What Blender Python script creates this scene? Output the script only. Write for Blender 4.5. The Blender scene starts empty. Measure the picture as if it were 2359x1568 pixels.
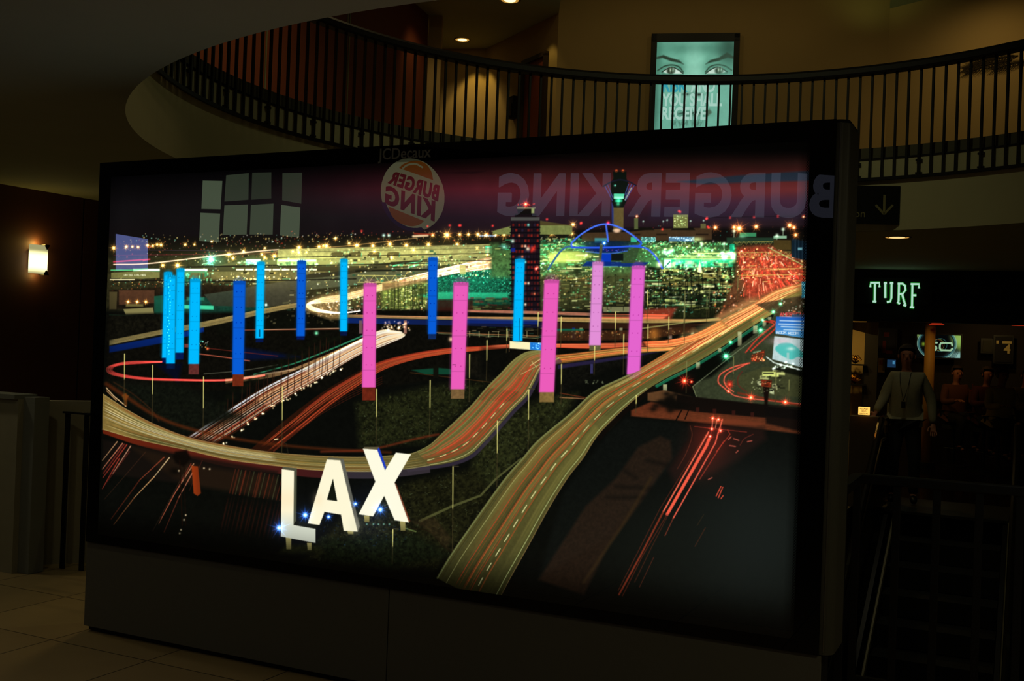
import bpy, bmesh, math, random
from mathutils import Vector, Matrix
random.seed(3)
# ---------------------------------------------------------------- picture rasteriser (pure numpy) --------------
import numpy as np
X0, Y0, CW, CH = 228, 330, 1660, 1150        # area of the print, in print units
rng = np.random.RandomState(7)

def c3(c): return np.array(c, np.float32) / 255.0

class Art:
    """small raster painter used for printed / displayed pictures"""
    def __init__(s, x0, y0, w, h, bg=(0, 0, 0)):
        s.x0, s.y0, s.w, s.h = x0, y0, w, h
        s.C = np.zeros((h, w, 3), np.float32) + c3(bg)
    def box(s, x0, y0, x1, y1):
        a = max(0, int(math.floor(x0 - s.x0))); b = min(s.w, int(math.ceil(x1 - s.x0)) + 1)
        c = max(0, int(math.floor(y0 - s.y0))); d = min(s.h, int(math.ceil(y1 - s.y0)) + 1)
        if a >= b or c >= d: return None
        xs = np.arange(a, b, dtype=np.float32) + s.x0 + .5
        ys = np.arange(c, d, dtype=np.float32) + s.y0 + .5
        return (slice(c, d), slice(a, b)), xs[None, :], ys[:, None]
    def blend(s, sl, m, col, mode):
        v = s.C[sl]
        col = c3(col) if not isinstance(col, np.ndarray) else col
        if mode == 'add': v += m[..., None] * col
        elif mode == 'mul': v *= 1 - m[..., None] * (1 - col)
        else: v += m[..., None] * (col - v)
    def mask(s, pts, soft=.7, pad=2):
        P = np.array(pts, np.float32)
        r = s.box(P[:, 0].min() - pad, P[:, 1].min() - pad, P[:, 0].max() + pad, P[:, 1].max() + pad)
        if r is None: return None
        sl, X, Y = r
        ins = np.zeros((Y.shape[0], X.shape[1]), bool); D = np.full(ins.shape, 1e9, np.float32)
        n = len(P)
        for i in range(n):
            ax, ay = P[i]; bx, by = P[(i + 1) % n]
            dx, dy = bx - ax, by - ay
            L = dx * dx + dy * dy + 1e-9
            t = np.clip(((X - ax) * dx + (Y - ay) * dy) / L, 0, 1)
            D = np.minimum(D, (X - ax - t * dx) ** 2 + (Y - ay - t * dy) ** 2)
            if abs(dy) > 1e-6:
                c = ((ay > Y) != (by > Y)) & (X < dx * (Y - ay) / dy + ax)
                ins ^= c
        D = np.sqrt(D)
        sd = np.where(ins, D, -D)
        return sl, np.clip(sd / (2 * soft) + .5, 0, 1), X, Y
    def fill(s, pts, col, a=1.0, soft=.7, mode='over', col2=None, tex=0.0, axis='y'):
        r = s.mask(pts, soft, pad=soft * 2 + 1)
        if r is None: return
        sl, m, X, Y = r
        m = m * a
        if col2 is not None:
            P = np.array(pts, np.float32)
            if axis == 'y': t = np.clip((Y - P[:, 1].min()) / (np.ptp(P[:, 1]) + 1e-6), 0, 1)
            else: t = np.clip((X - P[:, 0].min()) / (np.ptp(P[:, 0]) + 1e-6), 0, 1)
            t = (t + 0 * m)[..., None]
            col = c3(col) * (1 - t) + c3(col2) * t
        if tex:
            nz = s.noise(m.shape, 5)
            col = (c3(col) if not isinstance(col, np.ndarray) else col) * (1 + tex * (nz[..., None] * 2 - 1))
        s.blend(sl, m, col, mode)
    def rect(s, x0, y0, x1, y1, col, a=1.0, soft=.6, mode='over', **k):
        s.fill([(x0, y0), (x1, y0), (x1, y1), (x0, y1)], col, a, soft, mode, **k)
    def noise(s, shape, sc, octv=3):
        h, w = shape; out = np.zeros(shape, np.float32); amp = 1; tot = 0
        for o in range(octv):
            q = max(1.0, sc / 2 ** o)
            gh, gw = int(h / q) + 3, int(w / q) + 3
            G = rng.rand(gh, gw).astype(np.float32)
            yy = np.arange(h) / q; xx = np.arange(w) / q
            yi = yy.astype(int); xi = xx.astype(int)
            fy = (yy - yi)[:, None]; fx = (xx - xi)[None, :]
            a = G[yi][:, xi]; b = G[yi][:, xi + 1]; c = G[yi + 1][:, xi]; d = G[yi + 1][:, xi + 1]
            out += amp * ((a * (1 - fx) + b * fx) * (1 - fy) + (c * (1 - fx) + d * fx) * fy)
            tot += amp; amp *= .6
        return out / tot
    def line(s, pts, col, w=1.0, w2=None, a=1.0, mode='over', soft=.6, fade=0.0):
        P = np.array(pts, np.float32); w2 = w if w2 is None else w2
        mw = max(w, w2) / 2 + soft * 2 + 1
        n = len(P) - 1
        r = s.box(P[:, 0].min() - mw, P[:, 1].min() - mw, P[:, 0].max() + mw, P[:, 1].max() + mw)
        if r is None: return
        (sy, sx), XX, YY = r
        M = np.zeros((YY.shape[0], XX.shape[1]), np.float32)
        for i in range(n):
            ax, ay = P[i]; bx, by = P[i + 1]
            q = s.box(min(ax, bx) - mw, min(ay, by) - mw, max(ax, bx) + mw, max(ay, by) + mw)
            if q is None: continue
            (qy, qx), X, Y = q
            dx, dy = bx - ax, by - ay
            t = np.clip(((X - ax) * dx + (Y - ay) * dy) / (dx * dx + dy * dy + 1e-9), 0, 1)
            d = np.sqrt((X - ax - t * dx) ** 2 + (Y - ay - t * dy) ** 2)
            hw = (w + (w2 - w) * (i + t) / n) / 2
            m = np.clip((hw - d) / (2 * soft) + .5, 0, 1) * np.minimum(1, hw * 2 + .25)
            if fade:
                u = (i + t) / n
                m = m * np.clip(np.minimum(u, 1 - u) / fade, 0, 1)
            V = M[qy.start - sy.start:qy.stop - sy.start, qx.start - sx.start:qx.stop - sx.start]
            np.maximum(V, m, out=V)
        s.blend((sy, sx), M * a, col, mode)
    def glow(s, x, y, r, col, a=1.0):
        q = s.box(x - 3 * r, y - 3 * r, x + 3 * r, y + 3 * r)
        if q is None: return
        sl, X, Y = q
        s.blend(sl, a * np.exp(-((X - x) ** 2 + (Y - y) ** 2) / (r * r)), col, 'add')
    def blob(s, x, y, rx, ry, col, a=1.0, mode='over', p=1.0):
        q = s.box(x - 3 * rx, y - 3 * ry, x + 3 * rx, y + 3 * ry)
        if q is None: return
        sl, X, Y = q
        e = np.exp(-(((X - x) / rx) ** 2 + ((Y - y) / ry) ** 2) ** p)
        s.blend(sl, a * e, col, mode)
    def star(s, x, y, r, col, core=(255, 255, 235), n=8, a=1.0, rot=.2):
        s.glow(x, y, r * .30, col, .75 * a); s.glow(x, y, r * .62, col, .18 * a)
        s.glow(x, y, max(1.0, r * .16), core, 1.1 * a)
        for k in range(n):
            th = rot + math.pi * 2 * k / n
            L = r * (1.0 if k % 2 == 0 else .7)
            s.line([(x, y), (x + L * math.cos(th), y + L * math.sin(th))], col, 1.5, .1, .6 * a, 'add', .5)

def _inside(self, pts, x, y):
    c = False
    for i in range(len(pts)):
        ax, ay = pts[i]; bx, by = pts[i - 1]
        if (ay > y) != (by > y) and x < (bx - ax) * (y - ay) / (by - ay) + ax: c = not c
    return c
Art.inside = _inside

def curve(pts, n=10):
    P = [np.array(p, float) for p in pts]; P = [2 * P[0] - P[1]] + P + [2 * P[-1] - P[-2]]
    out = []
    for i in range(1, len(P) - 2):
        a, b, c, d = P[i - 1:i + 3]
        for k in range(n):
            t = k / n
            out.append(tuple(.5 * ((2 * b) + (c - a) * t + (2 * a - 5 * b + 4 * c - d) * t * t + (3 * b - a - 3 * c + d) * t ** 3)))
    out.append(tuple(P[-2])); return out

def between(A, B, u):
    n = min(len(A), len(B)); return [((1 - u) * A[i][0] + u * B[i][0], (1 - u) * A[i][1] + u * B[i][1]) for i in range(n)]

def resamp(pts, n=60):
    P = np.array(pts); L = np.r_[0, np.cumsum(np.hypot(*np.diff(P, axis=0).T))]
    t = np.linspace(0, L[-1], n)
    return list(zip(np.interp(t, L, P[:, 0]), np.interp(t, L, P[:, 1])))

def road(A, s, t, col, col2=None, n=60, axis='y', tex=.12, a=1.0):
    s = resamp(curve(s), n); t = resamp(curve(t), n)
    A.fill(s + t[::-1], col, a, .8, 'over', col2, tex, axis)
    return s, t

def trails(A, s, t, k, cols, w=1.0, a=.7, lo=0.05, hi=.95, part=1.0, mode='add'):
    n = len(s)
    for i in range(k):
        u = lo + (hi - lo) * (i + rng.rand() * .8) / k
        seg = between(s, t, u)
        if part < 1:
            L = int(n * (part + (1 - part) * rng.rand())); st = rng.randint(0, max(1, n - L + 1)); seg = seg[st:st + L]
        if len(seg) < 2: continue
        c = cols[rng.randint(len(cols))]
        A.line(seg, c, w * (.6 + .8 * rng.rand()), None, a * (.6 + .5 * rng.rand()), mode, .5, .04)

def streaks(A, s, t, k, cols, w0, w1, a, lo=0., hi=1., part=.5):
    n = len(s)
    for i in range(k):
        L = int(n * (part + (1 - part) * rng.rand())); st = rng.randint(0, max(1, n - L + 1)); w = w0 + (w1 - w0) * rng.rand()
        A.line(between(s, t, lo + (hi - lo) * rng.rand())[st:st + L], cols[rng.randint(len(cols))], w, None, a * (.5 + .5 * rng.rand()), 'over', w * .35, .2)

def dots(A, x0, y0, x1, y1, n, cols, r0=.7, r1=1.4, a=1.0, poly=None):
    for i in range(n):
        x = x0 + (x1 - x0) * rng.rand(); y = y0 + (y1 - y0) * rng.rand()
        A.glow(x, y, r0 + (r1 - r0) * rng.rand() ** 2, cols[rng.randint(len(cols))], a * (.5 + .6 * rng.rand()))

def blocks(A, x0, y0, x1, y1, n, cols, w=(3, 14), h=(1, 4), a=.8, sk=0.0):
    for i in range(n):
        x = x0 + (x1 - x0) * rng.rand(); y = y0 + (y1 - y0) * rng.rand()
        ww = w[0] + (w[1] - w[0]) * rng.rand(); hh = h[0] + (h[1] - h[0]) * rng.rand()
        A.fill([(x, y), (x + ww, y + sk * ww), (x + ww, y + hh + sk * ww), (x, y + hh)], cols[rng.randint(len(cols))], a * (.4 + .6 * rng.rand()), .5)

SF = dict(A=[(0, 6, 2, 0), (2, 0, 4, 6), (1, 4, 3, 4)], B=[(0, 0, 0, 6), (0, 0, 3, 0), (3, 0, 3, 3), (0, 3, 4, 3), (4, 3, 4, 6), (0, 6, 4, 6)],
          C=[(4, 0, 0, 0), (0, 0, 0, 6), (0, 6, 4, 6)], D=[(0, 0, 0, 6), (0, 0, 3, 0), (3, 0, 4, 3), (4, 3, 3, 6), (3, 6, 0, 6)],
          E=[(0, 0, 4, 0), (0, 0, 0, 6), (0, 3, 3, 3), (0, 6, 4, 6)], G=[(4, 0, 0, 0), (0, 0, 0, 6), (0, 6, 4, 6), (4, 6, 4, 3), (4, 3, 2, 3)],
          H=[(0, 0, 0, 6), (4, 0, 4, 6), (0, 3, 4, 3)], I=[(2, 0, 2, 6)], K=[(0, 0, 0, 6), (4, 0, 0, 3), (0, 3, 4, 6)], L=[(0, 0, 0, 6), (0, 6, 4, 6)],
          M=[(0, 6, 0, 0), (0, 0, 2, 3), (2, 3, 4, 0), (4, 0, 4, 6)], N=[(0, 6, 0, 0), (0, 0, 4, 6), (4, 6, 4, 0)],
          O=[(0, 0, 4, 0), (4, 0, 4, 6), (4, 6, 0, 6), (0, 6, 0, 0)], R=[(0, 6, 0, 0), (0, 0, 4, 0), (4, 0, 4, 3), (4, 3, 0, 3), (1, 3, 4, 6)],
          S=[(4, 0, 0, 0), (0, 0, 0, 3), (0, 3, 4, 3), (4, 3, 4, 6), (4, 6, 0, 6)], T=[(0, 0, 4, 0), (2, 0, 2, 6)], U=[(0, 0, 0, 6), (0, 6, 4, 6), (4, 6, 4, 0)],
          Y=[(0, 0, 2, 3), (4, 0, 2, 3), (2, 3, 2, 6)])
def word(A, txt, x, y, h, w, col, sl=0.0, lw=1.0, a=1.0):
    for i, ch in enumerate(txt):
        for (ax, ay, bx, by) in SF.get(ch, []):
            f = lambda px, py: (x + w * (i + px / 5.2), y + h * py / 6 + sl * w * (i + px / 5.2))
            A.line([f(ax, ay), f(bx, by)], col, lw, None, a, 'over', .5)
# ---------------------------------------------------------------- the night photograph in the big light box ----
def paint_city():
    A = Art(X0, Y0, CW, CH, (6, 6, 6))
    W_, Y_, AM, OR, RD, GN, TL = (255, 255, 235), (255, 235, 140), (255, 190, 90), (255, 120, 50), (240, 50, 30), (90, 240, 140), (60, 220, 190)
    H = np.arange(CH)[:, None] + Y0 + 0 * np.arange(CW)[None, :]; X = np.arange(CW)[None, :] + X0 + 0 * H
    # --- sky
    kx = [228, 600, 760, 1000, 1300, 1870]
    rows = [(345, [(3, 3, 3)] * 6),
            (375, [(6, 5, 6), (8, 6, 7), (12, 8, 9), (20, 10, 10), (34, 17, 15), (46, 24, 21)]),
            (405, [(12, 11, 13), (14, 11, 13), (26, 13, 16), (52, 20, 24), (70, 27, 27), (76, 31, 28)]),
            (435, [(14, 12, 13), (17, 14, 15), (38, 18, 22), (72, 25, 33), (92, 32, 38), (98, 40, 40)]),
            (465, [(15, 13, 14), (18, 15, 16), (33, 20, 24), (50, 25, 33), (70, 30, 42), (76, 38, 48)]),
            (500, [(16, 14, 15), (20, 17, 17), (25, 20, 22), (32, 21, 28), (42, 26, 36), (40, 28, 36)]),
            (545, [(18, 14, 15), (20, 16, 16), (22, 16, 18), (26, 18, 20), (34, 22, 24), (38, 24, 24)])]
    ry = [r[0] for r in rows]
    K = np.array([r[1] for r in rows], np.float32) / 255
    yy = np.arange(Y0, 560) ; xx = np.arange(CW) + X0
    for c in range(3):
        g = np.array([np.interp(xx, kx, K[i, :, c]) for i in range(len(ry))])
        yi = np.clip(np.interp(yy, ry, np.arange(len(ry))), 0, len(ry) - 1.001); i0 = yi.astype(int); f = (yi - i0)[:, None]
        A.C[:len(yy), :, c] = g[i0] * (1 - f) + g[i0 + 1] * f
    A.C[:230] *= (.9 + .2 * A.noise((230, CW), 60, 3))[..., None]
    A.fill([(1560, 418), (1700, 404), (1870, 393), (1870, 416), (1720, 420), (1620, 424)], (28, 46, 60), .85, 2.5)
    A.fill([(1020, 398), (1120, 394), (1090, 400)], (20, 10, 14), .5, 2)
    A.fill([(1500, 475), (1640, 462), (1870, 448), (1870, 500), (1500, 505)], (40, 34, 60), .35, 10)
    # --- ground base
    A.fill([(200, 546), (640, 543), (1000, 540), (1400, 526), (1900, 522), (1900, 590), (200, 590)], (14, 11, 11), 1, 5, col2=(26, 24, 14)); A.fill([(200, 590), (1900, 560), (1900, 720), (200, 720)], (36, 34, 19), 1, 6, tex=.4)
    A.rect(200, 715, 1900, 1500, (9, 10, 7), 1, 8)
    A.C[400:] *= 1 + .5 * (A.noise((CH - 400, CW), 9, 3) - .5)[..., None]
    # far left lights
    dots(A, 300, 538, 830, 558, 110, [W_, AM, Y_, (150, 255, 220), Y_], 1.0, 1.8, .8)
    dots(A, 262, 552, 660, 592, 130, [W_, AM, RD, Y_, OR, (200, 80, 80)], .9, 1.6, .65)
    dots(A, 660, 532, 1180, 556, 150, [OR, AM, RD, Y_], .8, 1.6, .65)
    dots(A, 1240, 520, 1860, 545, 60, [OR, AM, RD, TL], .6, 1.2, .5)
    A.line([(262, 575), (450, 577), (640, 580)], (70, 50, 70), 1.2, a=.7); A.line([(262, 588), (640, 584)], (110, 30, 40), 1.5, a=.6)
    A.line([(330, 600), (345, 597), (262, 603)], (230, 60, 90), 3, a=.8, soft=1.2)
    A.line(curve([(262, 609), (340, 607), (470, 592), (600, 578), (642, 575)]), (255, 215, 180), 2.6, a=.95, soft=.9)
    A.line([(600, 583), (800, 566), (890, 556), (960, 548)], (255, 190, 110), 1.6, a=.6)
    for x, y, r in [(262, 571, 12), (291, 568, 9), (305, 568, 7), (318, 569, 8), (340, 565, 9), (352, 566, 8), (362, 563, 8), (371, 564, 10), (427, 563, 8), (448, 563, 6), (488, 556, 5),
                    (689, 570, 14), (735, 568, 11), (752, 566, 14), (773, 549, 9), (822, 565, 15), (859, 566, 12), (898, 562, 14), (936, 565, 13), (987, 563, 13), (997, 541, 10), (1030, 541, 20),
                    (1053, 563, 12), (1059, 540, 10), (1079, 540, 10), (1101, 540, 12), (1120, 541, 12), (1142, 540, 10), (1161, 540, 13), (1271, 538, 12), (1320, 517, 12), (1317, 538, 11),
                    (527, 586, 12), (537, 595, 8), (409, 611, 14), (375, 611, 9), (610, 593, 7), (632, 590, 12), (604, 586, 7)]:
        A.star(x, y, r * 1.3, (255, 176, 70), (255, 245, 190), 8, .95, rng.rand())
    for x in np.arange(1106, 1146, 5): A.glow(x, 543, 2, (140, 190, 255), .9)
    A.line([(952, 544), (985, 542)], (255, 220, 170), 5, a=.9, soft=1.5); A.line([(955, 538), (1000, 540)], (230, 60, 30), 3, a=.6, soft=1.5)
    for x in (884, 896): A.glow(x, 542, 3.4, (200, 255, 235)); A.line([(x, 545), (x, 552)], (120, 120, 80), 1.4, a=.7)
    # --- terminals left
    A.fill([(640, 575), (700, 573), (790, 571), (900, 570), (1050, 566), (1130, 562), (1130, 590), (900, 594), (790, 600), (640, 598)], (140, 138, 82), 1, tex=.3)
    A.line([(640, 575), (790, 571), (1130, 563)], (190, 180, 110), 1.2, a=.8)
    A.fill([(700, 596), (1010, 586), (1120, 590), (1120, 604), (1000, 612), (700, 612)], (104, 104, 62), 1, tex=.35)
    for x in (762, 803, 846, 891): A.fill(curve([(x, 592), (x + 1, 584), (x + 6, 581), (x + 28, 581), (x + 31, 592)], 3), (48, 42, 24), 1); A.line([(x + 29, 592), (x + 30, 583)], (90, 220, 150), 1.5, a=.8)
    A.line([(735, 594), (1120, 587)], (190, 185, 100), 1.3, a=.6)
    A.rect(1044, 564, 1054, 592, (130, 125, 75)); A.rect(1118, 567, 1136, 585, (70, 220, 160)); A.rect(1121, 569, 1127, 583, (190, 255, 210))
    A.fill([(560, 600), (640, 598), (640, 613), (480, 615)], (62, 58, 34), 1)
    blocks(A, 465, 595, 488, 610, 16, [(120, 230, 160), (200, 255, 200), (60, 140, 90)], (3, 8), (2, 4))
    A.rect(566, 597, 600, 611, (110, 210, 150)); A.rect(567, 597, 600, 600, (235, 255, 220)); blocks(A, 546, 600, 600, 610, 18, [(40, 110, 70), (190, 240, 170)], (3, 6), (2, 4))
    A.blob(684, 604, 60, 12, (60, 90, 50), .6, 'add'); A.blob(583, 604, 26, 10, (40, 90, 60), .6, 'add'); A.blob(490, 600, 26, 14, (20, 70, 56), .7, 'add'); A.rect(638, 597, 730, 613, (150, 190, 110)); A.rect(640, 598, 728, 602, (235, 255, 215)); blocks(A, 640, 602, 725, 612, 40, [(60, 120, 70), (200, 240, 160), (50, 60, 30)], (2, 5), (4, 8))
    A.rect(730, 600, 985, 612, (122, 124, 72)); blocks(A, 740, 602, 980, 611, 50, [(40, 44, 26), (130, 150, 90), (80, 190, 130)], (3, 9), (2, 5), .7)
    A.fill([(430, 614), (900, 612), (900, 624), (430, 626)], (44, 40, 24), 1)
    A.fill([(424, 626), (690, 624), (820, 626), (820, 640), (640, 650), (424, 640)], (84, 78, 44), 1, tex=.2)
    for a, b in ((307, 368), (424, 478)): A.rect(a, 619, b, 624, (235, 255, 225), soft=1); A.rect(a, 624, b, 629, (60, 150, 100), .5)
    for a in np.arange(544, 724, 21): A.rect(a, 619, a + 18, 622.5, (255, 245, 190), soft=.9)
    blocks(A, 424, 626, 486, 648, 40, [(30, 120, 80), (120, 230, 160), (20, 40, 26)], (2, 5), (5, 12), .8)
    A.fill([(256, 628), (330, 624), (368, 626), (368, 640), (330, 642), (256, 641)], (96, 94, 52), 1, tex=.15); A.line([(256, 622), (300, 622), (340, 619)], (80, 190, 120), 3, a=.8, soft=1)
    word(A, 'UNITED', 286, 631.5, 3.4, 3.4, (185, 185, 150), lw=.8); word(A, 'AIRLINES', 309, 631.5, 3.4, 3.4, (185, 185, 150), lw=.8)
    A.rect(253, 643, 310, 645, (255, 245, 190), .9)
    dots(A, 255, 640, 600, 672, 150, [AM, W_, OR, RD, TL, Y_], .8, 1.6, .7); blocks(A, 440, 635, 690, 668, 50, [(120, 110, 60), (70, 60, 30), (230, 220, 150), (60, 120, 80)], (4, 20), (1.5, 4), .7)
    dots(A, 500, 636, 700, 646, 50, [Y_, AM, W_], 1, 2.2, .8)
    A.fill([(252, 668), (480, 655), (560, 660), (560, 700), (252, 712)], (26, 20, 12), 1, 2, tex=.4)
    A.fill([(252, 672), (270, 672), (268, 712), (252, 712)], (70, 62, 36), .9)
    for x in (295, 316, 336): A.star(x, 695, 8, (255, 170, 60), (255, 240, 180), 8); 
    A.fill([(274, 668), (356, 668), (356, 698), (274, 702)], (72, 46, 30), .9, 1.2, tex=.15)
    for x in (295, 316, 336): A.star(x, 695, 9, (255, 170, 60), (255, 240, 180), 8)
    A.rect(290, 700, 330, 706, (120, 110, 60), .8, 1.5)
    A.fill([(284, 712), (352, 708), (355, 722), (290, 725)], (132, 124, 76), 1)
    A.line([(252, 725), (352, 727)], (70, 160, 110), 1.2, a=.6)
    A.fill([(424, 690), (620, 668), (625, 720), (360, 725), (358, 690)], (20, 60, 46), .9, tex=.3)
    A.fill([(355, 682), (375, 680), (375, 722), (355, 722)], (22, 80, 60), .8)
    A.fill([(424, 702), (492, 704), (492, 713), (424, 711)], (70, 215, 160), 1, 1); A.rect(430, 684, 470, 692, (60, 170, 130), .5, 2)
    A.fill([(567, 662), (640, 650), (702, 640), (704, 696), (620, 706), (567, 708)], (56, 54, 40), 1, tex=.12)
    A.fill([(470, 678), (567, 664), (567, 706), (490, 704)], (46, 52, 40), 1, tex=.12)
    A.fill([(704, 640), (790, 632), (905, 618), (985, 612), (985, 640), (880, 650), (704, 668)], (64, 66, 46), 1, tex=.12)
    A.fill([(700, 634), (720, 630), (810, 622), (860, 608), (985, 596), (985, 602), (870, 618), (790, 634), (704, 642)], (34, 32, 22), 1)
    for a, b, c in ((936, 606, 34), (905, 611, 26), (942, 614, 22)): A.fill([(a, b), (a + c, b - 6), (a + c, b - 3), (a, b + 3)], (80, 225, 150), .9, .8)
    blocks(A, 640, 690, 800, 720, 46, [(120, 120, 70), (60, 60, 36), (60, 130, 90)], (5, 25), (2, 5), .6, -.12)
    # green lit foliage and car park
    A.fill([(985, 640), (1180, 600), (1185, 700), (985, 712)], (14, 60, 42), 1, 4, tex=.5)
    A.fill([(880, 650), (990, 640), (990, 712), (880, 715)], (70, 80, 36), 1, 4, tex=.5)
    dots(A, 1005, 622, 1178, 682, 430, [(30, 170, 120), (40, 200, 150), (20, 110, 80), (120, 255, 210)], .7, 1.6, .55)
    blocks(A, 1005, 625, 1178, 685, 330, [(4, 22, 16), (8, 34, 26)], (1, 5), (1, 4), .8)
    A.fill([(960, 680), (1010, 672), (1170, 674), (1170, 686), (1000, 690)], (40, 170, 120), .7, 2)
    blocks(A, 884, 660, 985, 712, 130, [(150, 160, 70), (210, 210, 120), (50, 56, 24), (90, 110, 50), (20, 22, 10)], (2, 14), (1, 4), .8)
    blocks(A, 1080, 684, 1180, 716, 60, [(110, 120, 60), (60, 70, 40), (30, 24, 14), (100, 30, 30)], (4, 20), (2, 5), .7)
    for i in range(24):
        x = 884 + 100 * rng.rand(); A.line([(x, 655 + 12 * rng.rand()), (x, 712)], (14, 16, 8), 1, a=.8)
    # long pinkish traffic band behind the pylons
    s, t = road(A, [(880, 650), (960, 632), (1050, 610), (1143, 588)], [(880, 668), (960, 650), (1050, 630), (1143, 618)], (150, 116, 76), (190, 140, 100), axis='x', tex=.25)
    trails(A, s, t, 16, [(255, 230, 190), (255, 200, 160), (255, 250, 220), (200, 80, 60)], 1.6, .5, part=.5)
    dots(A, 1000, 592, 1150, 640, 170, [W_, Y_, AM, (255, 160, 140), GN], .9, 2.0, .75)
    A.rect(1059, 610, 1073, 632, (150, 140, 80), .9)
    A.fill([(1010, 590), (1140, 570), (1140, 585), (1010, 602)], (120, 120, 70), .6, 2, tex=.4); A.line([(990, 598), (1140, 574)], (220, 210, 140), 1.2, a=.7)
    # roof and bright gardens around the towers
    A.fill([(1135, 532), (1178, 520), (1240, 508), (1318, 520), (1318, 540), (1135, 540)], (120, 128, 70), 1, 1, tex=.12)
    A.fill([(1240, 508), (1320, 519), (1240, 519), (1180, 519)], (76, 66, 36), 1)
    A.fill([(1130, 560), (1500, 556), (1700, 560), (1700, 625), (1130, 640)], (50, 80, 42), 1, 5, tex=.5)
    A.rect(1150, 555, 1178, 575, (20, 24, 16), .9, 2)
    A.blob(1162, 568, 9, 5, (110, 220, 190), .9)
    blocks(A, 1140, 548, 1340, 575, 90, [(160, 170, 90), (60, 200, 130), (40, 44, 26), (200, 220, 140)], (3, 14), (1, 3), .8)
    blocks(A, 1240, 560, 1340, 640, 130, [(190, 210, 110), (60, 210, 130), (30, 60, 34), (230, 240, 160), (90, 90, 50)], (3, 18), (1, 3.5), .8)
    dots(A, 1235, 545, 1345, 640, 180, [GN, W_, Y_, (120, 255, 180), (60, 230, 150)], 1, 2.6, .7)
    A.fill([(1265, 582), (1330, 578), (1368, 588), (1330, 605), (1265, 604)], (180, 190, 90), .8, 3)
    blocks(A, 1250, 610, 1370, 690, 90, [(70, 80, 40), (150, 150, 80), (30, 30, 18), (120, 60, 30), (60, 100, 60)], (6, 30), (1.5, 5), .7)
    A.blob(1330, 622, 14, 12, (8, 14, 8), .9); A.rect(1326, 610, 1332, 640, (10, 16, 8), .8)
    dots(A, 1275, 632, 1370, 646, 40, [(255, 255, 220), AM], 1, 2.2, .8)
    # low terminal strip, right of centre
    A.fill([(1340, 536), (1450, 534), (1500, 528), (1640, 524), (1640, 552), (1340, 556)], (66, 48, 30), 1, 1, tex=.1)
    for a, b in ((1455, 1508), (1545, 1602)): A.fill([(a, 530), (a + 8, 524), (b - 6, 524), (b, 530)], (20, 18, 12), 1)
    for a, b in ((1462, 1475), (1512, 1538), (1603, 1632)): A.rect(a, 538, b, 542, (34, 24, 16), .9)
    A.rect(1541, 545, 1600, 556, (90, 150, 190), .8); A.rect(1476, 546, 1510, 558, (70, 150, 140), .8); A.rect(1453, 546, 1467, 558, (60, 200, 150), .9); A.rect(1370, 548, 1402, 560, (60, 150, 160), .8)
    dots(A, 1542, 545, 1600, 554, 46, [(190, 230, 255), W_], .8, 1.6, .7); dots(A, 1476, 546, 1510, 556, 26, [(150, 240, 255), W_], .8, 1.5, .7)
    A.blob(1606, 551, 12, 5, (220, 240, 150), .9)
    A.rect(1551, 494, 1585, 525, (118, 122, 66), 1, tex=.1); dots(A, 1553, 497, 1583, 522, 44, [(230, 255, 170), (180, 255, 180)], .7, 1.2, .8)
    A.rect(1614, 515, 1626, 526, (96, 92, 54)); A.rect(1461, 502, 1470, 528, (84, 92, 54)); A.star(1467, 498, 7, (255, 140, 60), W_, 8)
    # planted car parks on the right
    blocks(A, 1490, 556, 1700, 600, 150, [(30, 70, 36), (20, 40, 22), (90, 130, 60), (150, 160, 80)], (4, 20), (1.5, 4), .8)
    dots(A, 1480, 555, 1690, 590, 260, [GN, W_, (160, 255, 170), Y_, (60, 220, 140)], 1.0, 2.3, .7)
    A.rect(1530, 597, 1688, 617, (30, 170, 110), 1, 1, tex=.2); blocks(A, 1530, 597, 1688, 616, 60, [(150, 240, 160), (20, 110, 70), (210, 240, 140)], (4, 20), (3, 9), .8)
    for a, b, c, d in ((1595, 1690, 582, 585), (1540, 1640, 588, 590), (1530, 1690, 595, 597), (1555, 1690, 591, 593)): A.rect(a, c, b, d, (200, 210, 120), .9)
    A.rect(1530, 598, 1546, 617, (210, 255, 220), .9); A.line([(1532, 615), (1543, 603)], (20, 60, 50), 3)
    for x, y in ((1664, 584), (1672, 590), (1680, 584), (1688, 590), (1694, 586), (1668, 594), (1691, 594), (1530, 580), (1540, 582), (1546, 578)): A.glow(x, y, 5, (170, 255, 210), .85)
    A.rect(1681, 562, 1692, 580, (20, 150, 110)); A.rect(1704, 536, 1742, 545, (60, 150, 100), .9, 1); A.blob(1710, 548, 8, 6, (130, 220, 170), .8)
    A.rect(1674, 547, 1790, 560, (34, 60, 42), .9, 1); A.rect(1782, 543, 1812, 549, (150, 200, 160), .9)
    for x, y in ((1691, 532), (1804, 528), (1790, 542), (1668, 561), (1617, 562)): A.glow(x, y, 3.6, (220, 255, 220)); A.line([(x, y), (x, y + 14)], (190, 220, 180), 1.6, a=.8)
    A.fill([(1480, 618), (1700, 614), (1700, 730), (1480, 735)], (26, 30, 14), 1, 3, tex=.5)
    blocks(A, 1480, 618, 1700, 712, 300, [(110, 112, 56), (60, 62, 30), (14, 16, 8), (10, 12, 6), (160, 160, 80), (40, 90, 60)], (4, 26), (1.5, 5), .75)
    dots(A, 1484, 618, 1690, 642, 120, [Y_, W_, GN, (230, 255, 150)], 1, 2.1, .7)
    A.rect(1619, 616, 1662, 640, (110, 100, 52), .9, tex=.1)
    for k in range(6): A.line([(1619, 619 + 4 * k), (1660, 618 + 4 * k)], (40, 36, 18), 1, a=.8)
    A.fill([(1612, 600), (1618, 628), (1606, 628)], (250, 250, 180), .9, 1.2)
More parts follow.
